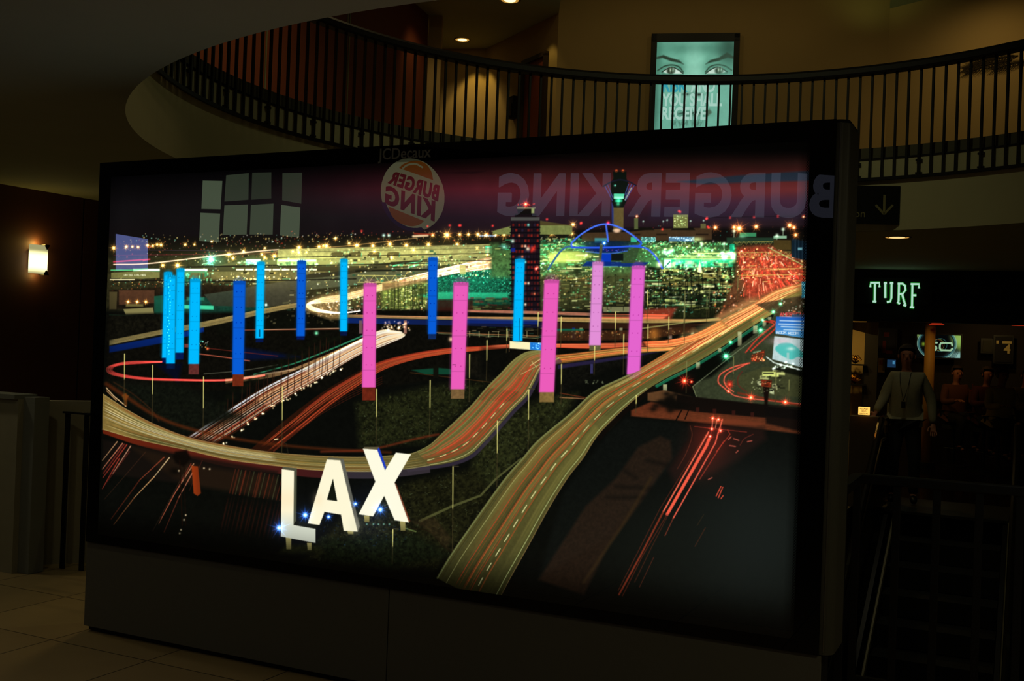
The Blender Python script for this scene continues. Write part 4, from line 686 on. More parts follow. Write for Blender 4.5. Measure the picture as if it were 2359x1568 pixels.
def print_mat(name, es=1.0, gloss=.05, rough=.0):
    """back-lit print bonded behind glass: vertex-colour picture that shines + clear glass sheen"""
    m = bpy.data.materials.new(name); m.use_nodes = True; nt = m.node_tree; nt.nodes.clear()
    o = nt.nodes.new('ShaderNodeOutputMaterial'); a = nt.nodes.new('ShaderNodeAttribute'); a.attribute_name = 'picture'
    e = nt.nodes.new('ShaderNodeEmission'); e.inputs['Strength'].default_value = es
    g = nt.nodes.new('ShaderNodeBsdfGlossy'); g.inputs['Color'].default_value = (gloss, gloss, gloss, 1); g.inputs['Roughness'].default_value = rough
    ad = nt.nodes.new('ShaderNodeAddShader')
    nt.links.new(a.outputs['Color'], e.inputs['Color']); nt.links.new(e.outputs[0], ad.inputs[0]); nt.links.new(g.outputs[0], ad.inputs[1]); nt.links.new(ad.outputs[0], o.inputs['Surface'])
    return m
def glass_black(name, gloss=.045):
    m = bpy.data.materials.new(name); m.use_nodes = True; nt = m.node_tree; nt.nodes.clear()
    o = nt.nodes.new('ShaderNodeOutputMaterial'); d = nt.nodes.new('ShaderNodeBsdfDiffuse'); d.inputs['Color'].default_value = (.004, .004, .004, 1)
    g = nt.nodes.new('ShaderNodeBsdfGlossy'); g.inputs['Color'].default_value = (gloss, gloss, gloss, 1); g.inputs['Roughness'].default_value = 0
    ad = nt.nodes.new('ShaderNodeAddShader'); nt.links.new(d.outputs[0], ad.inputs[0]); nt.links.new(g.outputs[0], ad.inputs[1]); nt.links.new(ad.outputs[0], o.inputs['Surface'])
    return m
def emis(name, col, es=1.0): return mat(name, (10, 10, 10), .5, emit=col, es=es)

# mesh helpers ----------------------------------------------------------------------------------------------------
def link(name, me, m=None, parent=None):
    o = bpy.data.objects.new(name, me); COL.objects.link(o)
    if m is not None and me is not None: me.materials.append(m)
    if parent is not None: o.parent = parent; o.matrix_parent_inverse = parent.matrix_world.inverted()
    return o
def tag(o, label=None, cat=None, group=None, kind=None):
    for k, v in (('label', label), ('category', cat), ('group', group), ('kind', kind)):
        if v: o[k] = v
    return o
def thing(name, loc, label, cat, group=None, rotz=0):
    o = bpy.data.objects.new(name, None); COL.objects.link(o); o.location = loc; o.rotation_euler = (0, 0, rotz); o.empty_display_size = .1
    bpy.context.view_layer.update(); return tag(o, label, cat, group)
def fromverts(name, V, F, m, parent=None, smooth=False, thick=None):
    me = bpy.data.meshes.new(name); me.from_pydata([tuple(v) for v in V], [], F); me.update()
    if thick:
        bm = bmesh.new(); bm.from_mesh(me); bmesh.ops.solidify(bm, geom=bm.faces[:], thickness=thick); bm.to_mesh(me); bm.free()
    bm = bmesh.new(); bm.from_mesh(me); bmesh.ops.recalc_face_normals(bm, faces=bm.faces[:]); bm.to_mesh(me); bm.free()
    if smooth:
        for p in me.polygons: p.use_smooth = True
    return link(name, me, m, parent)
class MB:
    """collects boxes, tubes and prisms and links them as one mesh"""
    def __init__(s): s.bm = bmesh.new()
    def box(s, c, size, ax=None, bevel=0.0):
        """ax = (x axis, y axis, z axis) unit vectors"""
        ax = ax or (Vector((1, 0, 0)), Vector((0, 1, 0)), Vector((0, 0, 1))); c = Vector(c)
        vs = [s.bm.verts.new(c + ax[0] * (i * size[0] / 2) + ax[1] * (j * size[1] / 2) + ax[2] * (k * size[2] / 2)) for i in (-1, 1) for j in (-1, 1) for k in (-1, 1)]
        fs = [s.bm.faces.new([vs[q] for q in f]) for f in ((0, 1, 3, 2), (4, 6, 7, 5), (0, 4, 5, 1), (2, 3, 7, 6), (0, 2, 6, 4), (1, 5, 7, 3))]
        if bevel:
            es = {e for f in fs for e in f.edges}
            bmesh.ops.bevel(s.bm, geom=list(es), offset=bevel, segments=2, affect='EDGES', profile=.7)
        return s
    def tube(s, pts, r, n=10, r2=None, cap=True, flat=None):
        pts = [Vector(p) for p in pts]; rings = []
        for i, p in enumerate(pts):
            d = (pts[min(i + 1, len(pts) - 1)] - pts[max(i - 1, 0)]).normalized()
            up = Vector((0, 0, 1)) if abs(d.z) < .95 else Vector((0, 1, 0))
            a = d.cross(up).normalized(); b = a.cross(d).normalized()
            rr = r if r2 is None else r + (r2 - r) * i / max(1, len(pts) - 1)
            ra, rb = (rr, rr) if flat is None else (rr, rr * flat)
            rings.append([s.bm.verts.new(p + a * ra * math.cos(2 * math.pi * k / n) + b * rb * math.sin(2 * math.pi * k / n)) for k in range(n)])
        for i in range(len(rings) - 1):
            for k in range(n): s.bm.faces.new([rings[i][k], rings[i][(k + 1) % n], rings[i + 1][(k + 1) % n], rings[i + 1][k]])
        if cap:
            s.bm.faces.new(rings[0][::-1]); s.bm.faces.new(rings[-1])
        return s
    def prism(s, poly, ext):
        """poly: list of Vectors, ext: extrusion vector"""
        a = [s.bm.verts.new(Vector(p)) for p in poly]; b = [s.bm.verts.new(Vector(p) + ext) for p in poly]
        n = len(poly); s.bm.faces.new(a[::-1]); s.bm.faces.new(b)
        for i in range(n): s.bm.faces.new([a[i], a[(i + 1) % n], b[(i + 1) % n], b[i]])
        return s
    def sphere(s, c, r, sc=(1, 1, 1), u=14, v=9):
        g = bmesh.ops.create_uvsphere(s.bm, u_segments=u, v_segments=v, radius=r)
        for w in g['verts']: w.co = Vector((w.co.x * sc[0], w.co.y * sc[1], w.co.z * sc[2])) + Vector(c)
        return s
    def disc(s, c, r0, r1, z0, z1, n=28):
        """conical ring with axis z"""
        A = [s.bm.verts.new(Vector(c) + Vector((r0 * math.cos(2 * math.pi * k / n), r0 * math.sin(2 * math.pi * k / n), z0))) for k in range(n)]
        B = [s.bm.verts.new(Vector(c) + Vector((r1 * math.cos(2 * math.pi * k / n), r1 * math.sin(2 * math.pi * k / n), z1))) for k in range(n)]
        for k in range(n): s.bm.faces.new([A[k], A[(k + 1) % n], B[(k + 1) % n], B[k]])
        return s
    def obj(s, name, m, parent=None, smooth=False):
        bmesh.ops.recalc_face_normals(s.bm, faces=s.bm.faces[:])
        me = bpy.data.meshes.new(name); s.bm.to_mesh(me); s.bm.free()
        if smooth:
            for p in me.polygons: p.use_smooth = True
        return link(name, me, m, parent)
UP = Vector((0, 0, 1))
def structure(o): o['kind'] = 'structure'; return o
def slab(name, a, b, z0, z1, th, m, parent=None, back=1):
    """vertical wall from a to b (xy), thickness away from the camera side"""
    a = Vector((a[0], a[1], 0)); b = Vector((b[0], b[1], 0)); d = (b - a).normalized(); n = Vector((-d.y, d.x, 0)) * back
    return MB().prism([a + UP * z0, b + UP * z0, b + UP * z1, a + UP * z1], n * th).obj(name, m, parent)
def textobj(name, s, M, size, m, parent=None, ext=.004, offset=0.0, width=None, shear=0, space=1.0, sx=1.0):
    """M: matrix (x right, y up, z out) of the text's left baseline"""
    cu = bpy.data.curves.new(name, 'FONT'); cu.body = s; cu.size = size; cu.extrude = ext; cu.offset = offset; cu.shear = shear; cu.space_character = space; cu.resolution_u = 4
    t = bpy.data.objects.new(name, cu); COL.objects.link(t); bpy.context.view_layer.update()
    me = bpy.data.meshes.new_from_object(t.evaluated_get(bpy.context.evaluated_depsgraph_get())); bpy.data.objects.remove(t); bpy.data.curves.remove(cu)
    xs = [v.co.x for v in me.vertices]; x0, x1 = min(xs), max(xs)
    k = (width / (x1 - x0)) if width else sx
    for v in me.vertices: v.co = M @ Vector(((v.co.x - x0) * k, v.co.y, v.co.z))
    me.materials.clear(); return link(name, me, m, parent)
def frame(o, x, y, z): return Matrix(((x.x, y.x, z.x, o.x), (x.y, y.y, z.y, o.y), (x.z, y.z, z.z, o.z), (0, 0, 0, 1)))
def picture(name, origin, ex, ey, w, h, nx, ny, sample, m, parent):
    """grid sheet carrying a per-vertex picture; sample(P) -> linear rgb for an (n,3) array of points"""
    u = np.linspace(0, 1, nx); v = np.linspace(0, 1, ny); UU, VV = np.meshgrid(u, v)
    O = np.array(origin); P = O + UU.reshape(-1, 1) * w * np.array(ex) + VV.reshape(-1, 1) * h * np.array(ey)
    me = bpy.data.meshes.new(name); me.vertices.add(nx * ny); me.vertices.foreach_set('co', P.astype(np.float32).ravel())
    i = (np.arange(ny - 1)[:, None] * nx + np.arange(nx - 1)[None, :]).ravel()
    Q = np.stack([i, i + 1, i + nx + 1, i + nx], 1).astype(np.int32); nf = len(Q)
    me.loops.add(nf * 4); me.loops.foreach_set('vertex_index', Q.ravel()); me.polygons.add(nf)
    me.polygons.foreach_set('loop_start', np.arange(0, nf * 4, 4, dtype=np.int32))
    try: me.polygons.foreach_set('loop_total', np.full(nf, 4, np.int32))
    except Exception: pass
    me.update(calc_edges=True)
    c = sample(P, UU.ravel(), VV.ravel()); at = me.color_attributes.new('picture', 'FLOAT_COLOR', 'POINT')
    at.data.foreach_set('color', np.concatenate([c, np.ones((len(c), 1))], 1).astype(np.float32).ravel())
    return link(name, me, m, parent)
def tolin(c): return np.where(c <= .04045, c / 12.92, ((c + .055) / 1.055) ** 2.4)
def bilin(C, x, y):
    h, w, _ = C.shape; x = np.clip(x, 0, w - 1.001); y = np.clip(y, 0, h - 1.001); i = x.astype(int); j = y.astype(int); fx = (x - i)[:, None]; fy = (y - j)[:, None]
    return (C[j, i] * (1 - fx) + C[j, i + 1] * fx) * (1 - fy) + (C[j + 1, i] * (1 - fx) + C[j + 1, i + 1] * fx) * fy

# materials of the place
M_ceil = mat('painted_plaster_ceiling', (176, 178, 150), .9, noise=.06, nscale=3)
M_fascia = mat('painted_fascia', (196, 188, 150), .85, noise=.05, nscale=4)
M_wall = mat('warm_beige_wall', (188, 158, 104), .85, noise=.06, nscale=2)
M_redwall = mat('terracotta_panel', (128, 62, 34), .7, noise=.08, nscale=5)
M_brown = mat('dark_wood_panel', (84, 48, 34), .6, noise=.12, nscale=6)
M_stone = mat('grey_stone', (150, 142, 112), .7, noise=.12, nscale=14, bump=.1)
M_black = mat('black_painted_steel', (9, 8, 7), .5)
M_rail = mat('dark_stained_handrail', (16, 9, 7), .45)
M_case = mat('brushed_grey_casing', (84, 82, 66), .5, metal=.3, noise=.06, nscale=30)
M_panel = mat('grey_kick_panel', (106, 102, 86), .62, noise=.05, nscale=40)
M_kerb = mat('grey_kerb', (92, 88, 72), .8)
M_dark = mat('near_black_surface', (12, 11, 10), .7)
M_gasket = mat('black_rubber', (5, 5, 5), .6)

# floor with square stone tiles laid parallel to the light box -----------------------------------------------------
def floor_mat():
    m = bpy.data.materials.new('tan_stone_tiles'); m.use_nodes = True; nt = m.node_tree; b = nt.nodes['Principled BSDF']
    tc = nt.nodes.new('ShaderNodeTexCoord'); mp = nt.nodes.new('ShaderNodeMapping'); mp.inputs['Rotation'].default_value = (0, 0, math.radians(26.3)); mp.inputs['Location'].default_value = (3.91 , -4.637, 0)
    br = nt.nodes.new('ShaderNodeTexBrick'); br.offset = 0; br.squash = 1; br.inputs['Scale'].default_value = 1; br.inputs['Brick Width'].default_value = .676; br.inputs['Row Height'].default_value = .676
    br.inputs['Mortar Size'].default_value = .004; br.inputs['Mortar Smooth'].default_value = .1
    br.inputs['Color1'].default_value = (*lin((178, 150, 98)), 1); br.inputs['Color2'].default_value = (*lin((168, 142, 94)), 1); br.inputs['Mortar'].default_value = (*lin((70, 58, 38)), 1)
    nt.links.new(tc.outputs['Object'], mp.inputs['Vector']); nt.links.new(mp.outputs[0], br.inputs['Vector'])
    n = nt.nodes.new('ShaderNodeTexNoise'); n.inputs['Scale'].default_value = 3; n.inputs['Detail'].default_value = 6
    mx = nt.nodes.new('ShaderNodeMix'); mx.data_type = 'RGBA'; mx.blend_type = 'MULTIPLY'; mx.inputs[0].default_value = .25
    nt.links.new(tc.outputs['Object'], n.inputs['Vector']); nt.links.new(br.outputs['Color'], mx.inputs[6]); nt.links.new(n.outputs['Fac'], mx.inputs[7]); nt.links.new(mx.outputs[2], b.inputs['Base Color'])
    b.inputs['Roughness'].default_value = .38; return m
M_floor = floor_mat()

E = Vector((.8986838, -.43859711, 0)); N = Vector((-.43859711, -.8986838, 0)); B = -N       # along the light box, out of its face, behind it
L0 = Vector((-2.26008563, 5.76680121, 0))                                                     # left foot of its front
def LB(s, t=0, z=0): return L0 + E * s + B * t + UP * z

# ---------------------------------------------------------------- light box -----------------------------------------
ZP, ZT, SR = .487, 2.535, 3.866
lb = thing('advertising_light_box', LB(SR / 2, .15), 'wide freestanding black framed light box showing an airport night photograph', 'advertising display')
def outline(s0, s1, t0, t1, r, n=7):
    pts = []
    for cs, ct, a0 in ((s1 - r, t0 + r, -90), (s1 - r, t1 - r, 0), (s0 + r, t1 - r, 90), (s0 + r, t0 + r, 180)):
        for k in range(n + 1):
            a = math.radians(a0 + 90 * k / n); pts.append((cs + r * math.cos(a), ct + r * math.sin(a)))
    return pts
mb = MB(); o_ = outline(-.03, SR + .05, .0, .28, .045)
mb.prism([LB(s, t, ZP) for s, t in o_], UP * (ZT - .012 - ZP)); casing = mb.obj('casing', M_case, lb, False)
mb = MB(); o_ = outline(-.024, SR + .044, .006, .272, .04); mb.prism([LB(s, t, ZT - .012) for s, t in o_], UP * .014); mb.obj('top_cap', M_dark, lb)
mb = MB(); o_ = outline(-.005, SR + .02, .002, .29, .02, 3)
for a, b_ in ((-.004, 1.926), (1.931, SR + .008)):
    MB().box(LB((a + b_) / 2, .012, (ZP - .004 + .03) / 2), (b_ - a, .02, ZP - .034), (E, B, UP), .003).obj('kick_panel', M_panel, lb)
MB().box(LB(SR / 2, .155, .24), (SR - .02, .26, .47), (E, B, UP)).obj('plinth', M_dark, lb)
for s_ in (SR + .016,): MB().box(LB(s_, .004, (ZP + ZT) / 2), (.004, .012, ZT - ZP - .02), (E, B, UP)).obj('edge_trim', mat('pale_edge_metal', (120, 116, 100), .35, metal=.6), lb)
GT = -.012      # glass face sits proud of the casing
PS0, PS1, PZ0, PZ1 = .088, 3.771, .535, 2.455
gb = glass_black('black_enamelled_glass', .022)
mb = MB()
for a, b_, c, d in ((0, SR, ZP, PZ0), (0, SR, PZ1, ZT), (0, PS0, PZ0, PZ1), (PS1, SR, PZ0, PZ1)):
    mb.box(LB((a + b_) / 2, GT / 2, (c + d) / 2), (b_ - a, -GT, d - c), (E, B, UP))
mb.obj('glass_border', gb, lb)
G_, A_ = paint_city()
def city_sample(P, u, v):
    q = P - np.array(CAM); fw = q @ np.array(FW); x = CX + FL * (q @ np.array(CR_)) / fw; y = CY - FL * (q @ np.array(CU_)) / fw
    c = tolin(bilin(G_, x - X0 - .5, y - Y0 - .5))
    w = (PS1 - PS0); h = PZ1 - PZ0
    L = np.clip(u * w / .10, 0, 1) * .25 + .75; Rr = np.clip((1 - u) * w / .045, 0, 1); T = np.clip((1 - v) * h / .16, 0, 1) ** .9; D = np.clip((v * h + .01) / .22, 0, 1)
    f = L * (.3 + .7 * Rr) * (.25 + .75 * T) * (.10 + .90 * D * D * (3 - 2 * D))  # back light fading toward the sheet edges, multiplied into the picture colour
    # printed dot screen along the right and left margin
    dot = ((np.floor(v * h / .0055) + np.floor(u * w / .0045)) % 2 < 1) & ((1 - u) * w < .0115)
    f = np.where(dot, f * .12, f)
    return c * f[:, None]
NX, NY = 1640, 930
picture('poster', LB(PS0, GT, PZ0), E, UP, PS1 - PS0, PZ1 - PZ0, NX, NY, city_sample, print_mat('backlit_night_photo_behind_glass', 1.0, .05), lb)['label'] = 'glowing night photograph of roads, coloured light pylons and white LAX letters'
a_ = PP(871, 368, LB(0, GT), N); b_ = PP(993, 362, LB(0, GT), N)
textobj('maker_lettering', 'JCDecaux', frame(Vector((a_.x, a_.y, a_.z)) + N * .001, E, UP, N), .074, mat('grey_vinyl_lettering', (150, 146, 130), .6), lb, ext=.0006, width=(b_ - a_).length, offset=.0008)

# ---------------------------------------------------------------- lower hall ---------------------------------------
CC = Vector((1.36864572, 7.51978856, 0)); CRAD = 3.909; ZC, ZF = 2.92, 3.65
def CP(deg, r, z): return Vector((CC.x + r * math.cos(math.radians(deg)), CC.y + r * math.sin(math.radians(deg)), z))
# ceiling with the round opening: ring quads out to the hall outline
def hall(deg):
    d = Vector((math.cos(math.radians(deg)), math.sin(math.radians(deg)), 0)); best = 60.
    # outline as half planes: inside when (p-q).n <= 0
    for q, n in ((Vector((-.95, 1.2, 0)), Vector((-.89, -.455, 0))), (Vector((6.3, 15.35, 0)), Vector((.0, 1., 0))), (Vector((14, 8, 0)), Vector((1, 0, 0))), (Vector((0, 1.0, 0)), Vector((.1, -1, 0))), (Vector((-6.6, 9.4, 0)), Vector((-1, .0, 0)))):
        if d.dot(n) > 1e-6:
            t = (q - CC).dot(n) / d.dot(n)
            if t > 0: best = min(best, t)
    return best
NS = 192; V = []; F = []
for k in range(NS):
    a = 360. * k / NS; V += [CP(a, CRAD - .006, ZC - .004), CP(a, max(CRAD + .3, hall(a)), ZC - .004), CP(a, max(CRAD + .3, hall(a)), ZC + .12), CP(a, CRAD + .12, ZC + .12)]
for k in range(NS):
    i = 4 * k; j = 4 * ((k + 1) % NS); F += [(i, i + 1, j + 1, j), (i + 1, i + 2, j + 2, j + 1), (i + 2, i + 3, j + 3, j + 2)]
structure(fromverts('ceiling', V, F, M_ceil))
V = []; F = []
for k in range(NS):
    a = 360. * k / NS; V += [CP(a, CRAD - .006, ZC - .002), CP(a, CRAD - .006, ZF - .012), CP(a, CRAD + .14, ZF - .012), CP(a, CRAD + .14, ZC - .002)]
for k in range(NS):
    i = 4 * k; j = 4 * ((k + 1) % NS); F += [(i, j, j + 1, i + 1), (i + 1, j + 1, j + 2, i + 2)]
o = structure(fromverts('trim_1', V, F, M_fascia)); 
for p in o.data.polygons: p.use_smooth = False
# upper floor slab
V = []; F = []
for k in range(NS):
    a = 360. * k / NS; r = 16. if math.sin(math.radians(a)) > -.35 else CRAD + 1.2
    V += [CP(a, CRAD + .01, ZF), CP(a, r, ZF), CP(a, r, ZF - .15), CP(a, CRAD + .01, ZF - .15)]
for k in range(NS):
    i = 4 * k; j = 4 * ((k + 1) % NS); F += [(i, i + 1, j + 1, j), (i + 3, j + 3, j + 2, i + 2), (i, j, j + 3, i + 3)]
structure(fromverts('trim_2', V, F, mat('grey_carpet', (104, 96, 80), .95)))
# kerb round the opening
V = []; F = []
for k in range(NS):
    a = 360. * k / NS; V += [CP(a, CRAD + .02, ZF + .006), CP(a, CRAD + .02, ZF + .115), CP(a, CRAD + .12, ZF + .115), CP(a, CRAD + .12, ZF + .006)]
for k in range(NS):
    i = 4 * k; j = 4 * ((k + 1) % NS); F += [(i, j, j + 1, i + 1), (i + 1, j + 1, j + 2, i + 2), (i + 2, j + 2, j + 3, i + 3)]
structure(fromverts('trim_3', V, F, M_kerb))

# escalator well frame of reference
PW = PZ(2058, 1195, 0)
ES0 = Vector((2.73, 8.24, 0)); ED = Vector((.4386, .8987, 0)); EX = E                  # well axis pointing away, across
EL = Vector((4.10, 11.43, 0))                                                          # upper end of the left inner side
def EP(x, y, z=0): return EL + EX * x + ED * y + UP * z                                # x across (right), y away
W_ = 1.25 * .8987
# floor: rectangles around the well (well x from -.38 to W+.38, y from -6.6 to .25)
wx0, wx1, wy0, wy1 = -.40, W_ + .40, -6.6, .30
def FV(x, y): return EP(x, y)
V = [FV(x, y) for y in (-16, wy0, wy1, 14) for x in (-14, wx0, wx1, 14)]
F = [(j * 4 + i, j * 4 + i + 1, (j + 1) * 4 + i + 1, (j + 1) * 4 + i) for j in range(3) for i in range(3) if not (i == 1 and j == 1)]
fl = structure(fromverts('floor', V, F, M_floor))
if fl.data.polygons[0].normal.z < 0: fl.data.flip_normals()

# low wall, pier and guard rail at the left
M_pier = mat('grey_stone_pier', (118, 118, 102), .75, noise=.1, nscale=12)
a = PZ(48, 1321, 0); b = PZ(99, 1300, 0); c = PZ(225, 1294, 0); e_ = PZ(26, 1322, 0)
structure(slab('wall_low', b - (c - b) * .4, b + (c - b) * 2.2, 0, 1.13, .12, M_stone))
structure(MB().box(a + B * .07 + UP * .585, (.115, .12, 1.17), (E, B, UP), .004).obj('wall_pier', M_pier))
structure(slab('wall_parapet', e_ - E * 1.9 + B * .01, e_ - E * .01 + B * .01, 0, 1.155, .12, M_stone))
structure(MB().box(e_ - E * .95 + B * .07 + UP * 1.17, (1.88, .18, .03), (E, B, UP)).obj('trim_4', M_pier))
gr = thing('guard_rail', PZ(146, 1308, 0), 'short black flat bar guard rail standing beside the left end of the light box', 'railing')
g0 = PZ(143, 1309, 0); g1 = PZ(187, 1314, 0); gd = E
for q in (g0, g1): MB().box(q + UP * .53, (.04, .012, 1.06), (gd, B, UP), .002).obj('post', M_black, gr)
MB().box(g0 + gd * .4 + UP * 1.065, (.86, .04, .014), (gd, B, UP), .002).obj('top_rail', M_black, gr)
# wall with the sconce
WA = PZ(0, 422, ZC); WB = PZ(232, 462, ZC); wd = (WB - WA).normalized(); wn = Vector((wd.y, -wd.x, 0))
seam = PZ(193, 455.5, ZC); ks = (seam - WA).dot(wd)
def WP(k, z, off=0): p = WA + wd * k; return Vector((p.x, p.y, z)) + wn * off
structure(slab('wall_left', WP(-3.2, 0), WP(ks - .008, 0), 0, ZC - .004, .2, M_brown))
structure(slab('wall_left_far', WP(ks + .012, 0), WP(5.5, 0), 0, ZC - .004, .2, M_brown))
structure(MB().box(WP(ks + .002, ZC / 2, -.02), (.02, .02, ZC - .01), (wd, wn, UP)).obj('trim_5', mat('recessed_metal_seam', (60, 66, 60), .35, metal=.8)))
# sconce
sc_ = PP(85, 597, WP(0, 2, .06), wn); kk = (sc_ - WA).dot(wd); zz = sc_.z
sw = .30; sh = 66 / FL * sc_.y; 
cL = PP(63, 597, WP(0, 2, .03), wn); cR = PP(106, 597, WP(0, 2, .03), wn); sw = (cR - cL).dot(wd); kk = ((cL + cR) / 2 - WA).dot(wd)
sconce = thing('wall_sconce', WP(kk, zz), 'glowing frosted glass wall sconce on the dark left wall', 'wall lamp')
M_shade = bpy.data.materials.new('frosted_lamp_glass'); M_shade.use_nodes = True
nt = M_shade.node_tree; nt.nodes.clear(); o = nt.nodes.new('ShaderNodeOutputMaterial'); e = nt.nodes.new('ShaderNodeEmission'); tc = nt.nodes.new('ShaderNodeTexCoord'); sx = nt.nodes.new('ShaderNodeSeparateXYZ')
mr = nt.nodes.new('ShaderNodeMapRange'); ab = nt.nodes.new('ShaderNodeMath'); ab.operation = 'ABSOLUTE'; ad_ = nt.nodes.new('ShaderNodeMath'); ad_.operation = 'ADD'; ad_.inputs[1].default_value = .02
nt.links.new(tc.outputs['Object'], sx.inputs[0]); nt.links.new(sx.outputs['Z'], ad_.inputs[0]); nt.links.new(ad_.outputs[0], ab.inputs[0]); nt.links.new(ab.outputs[0], mr.inputs['Value'])
mr.interpolation_type = 'SMOOTHSTEP'; mr.inputs['From Min'].default_value = sh * .16; mr.inputs['From Max'].default_value = sh * .44; mr.inputs['To Min'].default_value = 2.4; mr.inputs['To Max'].default_value = .36
nt.links.new(mr.outputs[0], e.inputs['Strength']); e.inputs['Color'].default_value = (*lin((255, 246, 176)), 1); nt.links.new(e.outputs[0], o.inputs[0])
nA = 10; V = []; F = []
for k in range(nA + 1):
    u = -1 + 2 * k / nA; dep = .035 + .055 * math.sqrt(max(0, 1 - u * u * .9))
    for off in (0, -.006):
        V += [WP(kk + u * sw / 2, zz - sh / 2, dep + off), WP(kk + u * sw / 2, zz + sh / 2, dep + off)]
for k in range(nA):
    i = 4 * k; F += [(i, i + 4, i + 5, i + 1), (i + 2, i + 3, i + 7, i + 6), (i + 1, i + 5, i + 7, i + 3), (i, i + 2, i + 6, i + 4)]
F += [(0, 1, 3, 2), (4 * nA, 4 * nA + 2, 4 * nA + 3, 4 * nA + 1)]
base = WP(kk, zz)
shade = fromverts('lamp_shade', [v - base for v in V], F, M_shade); shade.location = base; bpy.context.view_layer.update(); shade.parent = sconce; shade.matrix_parent_inverse = sconce.matrix_world.inverted()
MB().box(WP(kk, zz, .012), (sw * .7, .02, sh * .7), (wd, wn, UP), .003).obj('back_plate', mat('white_metal_plate', (180, 170, 140), .5), sconce)
for sg in (1, -1):
    z1_ = zz + sg * sh / 2; k1 = kk + sw * .28
    MB().prism([WP(k1 - .028, z1_ + sg * .003, .092), WP(k1 + .028, z1_ + sg * .003, .092), WP(k1, z1_ - sg * .04, .092)], wn * .006).obj('clip', M_black, sconce)
    MB().box(WP(k1, z1_ + sg * .006, .06), (.05, .08, .006), (wd, wn, UP)).obj('clip_arm', M_black, sconce)
def point(loc, e_, col, r=.05):
    l = bpy.data.lights.new('lamp', 'POINT'); l.energy = e_; l.color = lin(col); l.shadow_soft_size = r; o = bpy.data.objects.new('lamp_light', l); COL.objects.link(o); o.location = loc; return o
def spot(loc, tgt, e_, col, size=60, blend=.6, r=.06):
    l = bpy.data.lights.new('spot', 'SPOT'); l.energy = e_; l.color = lin(col); l.spot_size = math.radians(size); l.spot_blend = blend; l.shadow_soft_size = r
    o = bpy.data.objects.new('downlight_or_fill_beam', l); COL.objects.link(o); o.location = loc; o.rotation_euler = (Vector(tgt) - Vector(loc)).to_track_quat('-Z', 'Y').to_euler(); return o  # serves fitted downlights and added fill spots that have no fixture
for sg in (1, -1): point(WP(kk, zz + sg * (sh / 2 + .015), .05), .9 if sg > 0 else .3, (255, 216, 110), .02)

# ---------------------------------------------------------------- balcony railing -----------------------------------
rl = thing('balcony_railing', CP(90, CRAD, ZF), 'curved black balcony railing with thin bars around the round upper floor opening', 'railing')
RR = CRAD - .03
def sweep(prof, d0, d1, step):
    V = []; F = []; n = len(prof); ks = int(round((d1 - d0) / step))
    for i in range(ks + 1):
        a = d0 + (d1 - d0) * i / ks
        for (r, z) in prof: V.append(CP(a, r, z))
    for i in range(ks):
        for j in range(n): F.append((i * n + j, i * n + (j + 1) % n, (i + 1) * n + (j + 1) % n, (i + 1) * n + j))
    F += [tuple(range(n))[::-1], tuple(ks * n + j for j in range(n))]
    return V, F
def ovalprof(r, z, a, b, n=10): return [(r + a * math.cos(2 * math.pi * k / n), z + b * math.sin(2 * math.pi * k / n)) for k in range(n)]
V, F = sweep([(RR - .045, 4.50), (RR + .045, 4.50), (RR + .05, 4.52), (RR + .05, 4.565), (RR + .03, 4.59), (RR - .03, 4.59), (RR - .05, 4.565), (RR - .05, 4.52)], 4, 222, 1.25); fromverts('handrail', V, F, M_rail, rl)
V, F = sweep([(RR - .012, 3.425), (RR + .012, 3.425), (RR + .012, 3.455), (RR - .012, 3.455)], 4, 222, 1.25); fromverts('bottom_rail', V, F, M_black, rl)
V, F = sweep([(CRAD - .013, 3.636), (CRAD + .002, 3.636), (CRAD + .002, 3.654), (CRAD - .013, 3.654)], 4, 222, 1.25); fromverts('edge_angle', V, F, M_black, rl)
# angle of the baluster seen at picture x=1762
d = ray(1762.2, 236); aa = d.x ** 2 + d.y ** 2; bb = -2 * (d.x * CC.x + d.y * CC.y); c0 = CC.x ** 2 + CC.y ** 2 - RR ** 2; t = (-bb + math.sqrt(bb * bb - 4 * aa * c0)) / (2 * aa); p = CAM + d * t
ph0 = math.degrees(math.atan2(p.y - CC.y, p.x - CC.x)); PITCH = 1.779
def bal(mb, a):
    c = CP(a, RR, (3.43 + 4.505) / 2); rad = Vector((math.cos(math.radians(a)), math.sin(math.radians(a)), 0)); tan = Vector((-rad.y, rad.x, 0))
    mb.box(c, (.0215, .0215, 4.505 - 3.43), (tan, rad, UP))
k0 = int(math.ceil((27 - ph0) / PITCH)); rest = MB(); cnt = 0
for k in range(k0, k0 + 105):
    a = ph0 + k * PITCH
    if cnt < 100: mb = MB(); bal(mb, a); mb.obj('baluster', M_black, rl)
    else: bal(rest, a)
    cnt += 1
for k in range(k0 - 12, k0): bal(rest, ph0 + k * PITCH)
o = rest.obj('baluster_row', M_black, rl); o['kind'] = 'stuff'
for k in range(k0 + 2, k0 + 104, 5):
    a = ph0 + (k + .5) * PITCH
    rad = Vector((math.cos(math.radians(a)), math.sin(math.radians(a)), 0)); tan = Vector((-rad.y, rad.x, 0))
    for z in (3.47, 3.60): MB().box(CP(a - PITCH / 2, RR + .012, z), (.06, .03, .018), (tan, rad, UP)).obj('bracket', M_black, rl)

# ---------------------------------------------------------------- upper floor walls ---------------------------------
ZU = 6.75
UA = PZ(2050, 20, ZU); ud = Vector((math.cos(math.radians(8.9)), -math.sin(math.radians(8.9)), 0)); un = Vector((ud.y, -ud.x, 0)) ; un = un if un.y < 0 else -un
def onU(x, y, off=0): return PP(x, y, UA + un * off, un)
cornerL = onU(1283, 150); 
structure(slab('wall_back', cornerL, UA, ZF, ZU + .6, .2, M_wall))
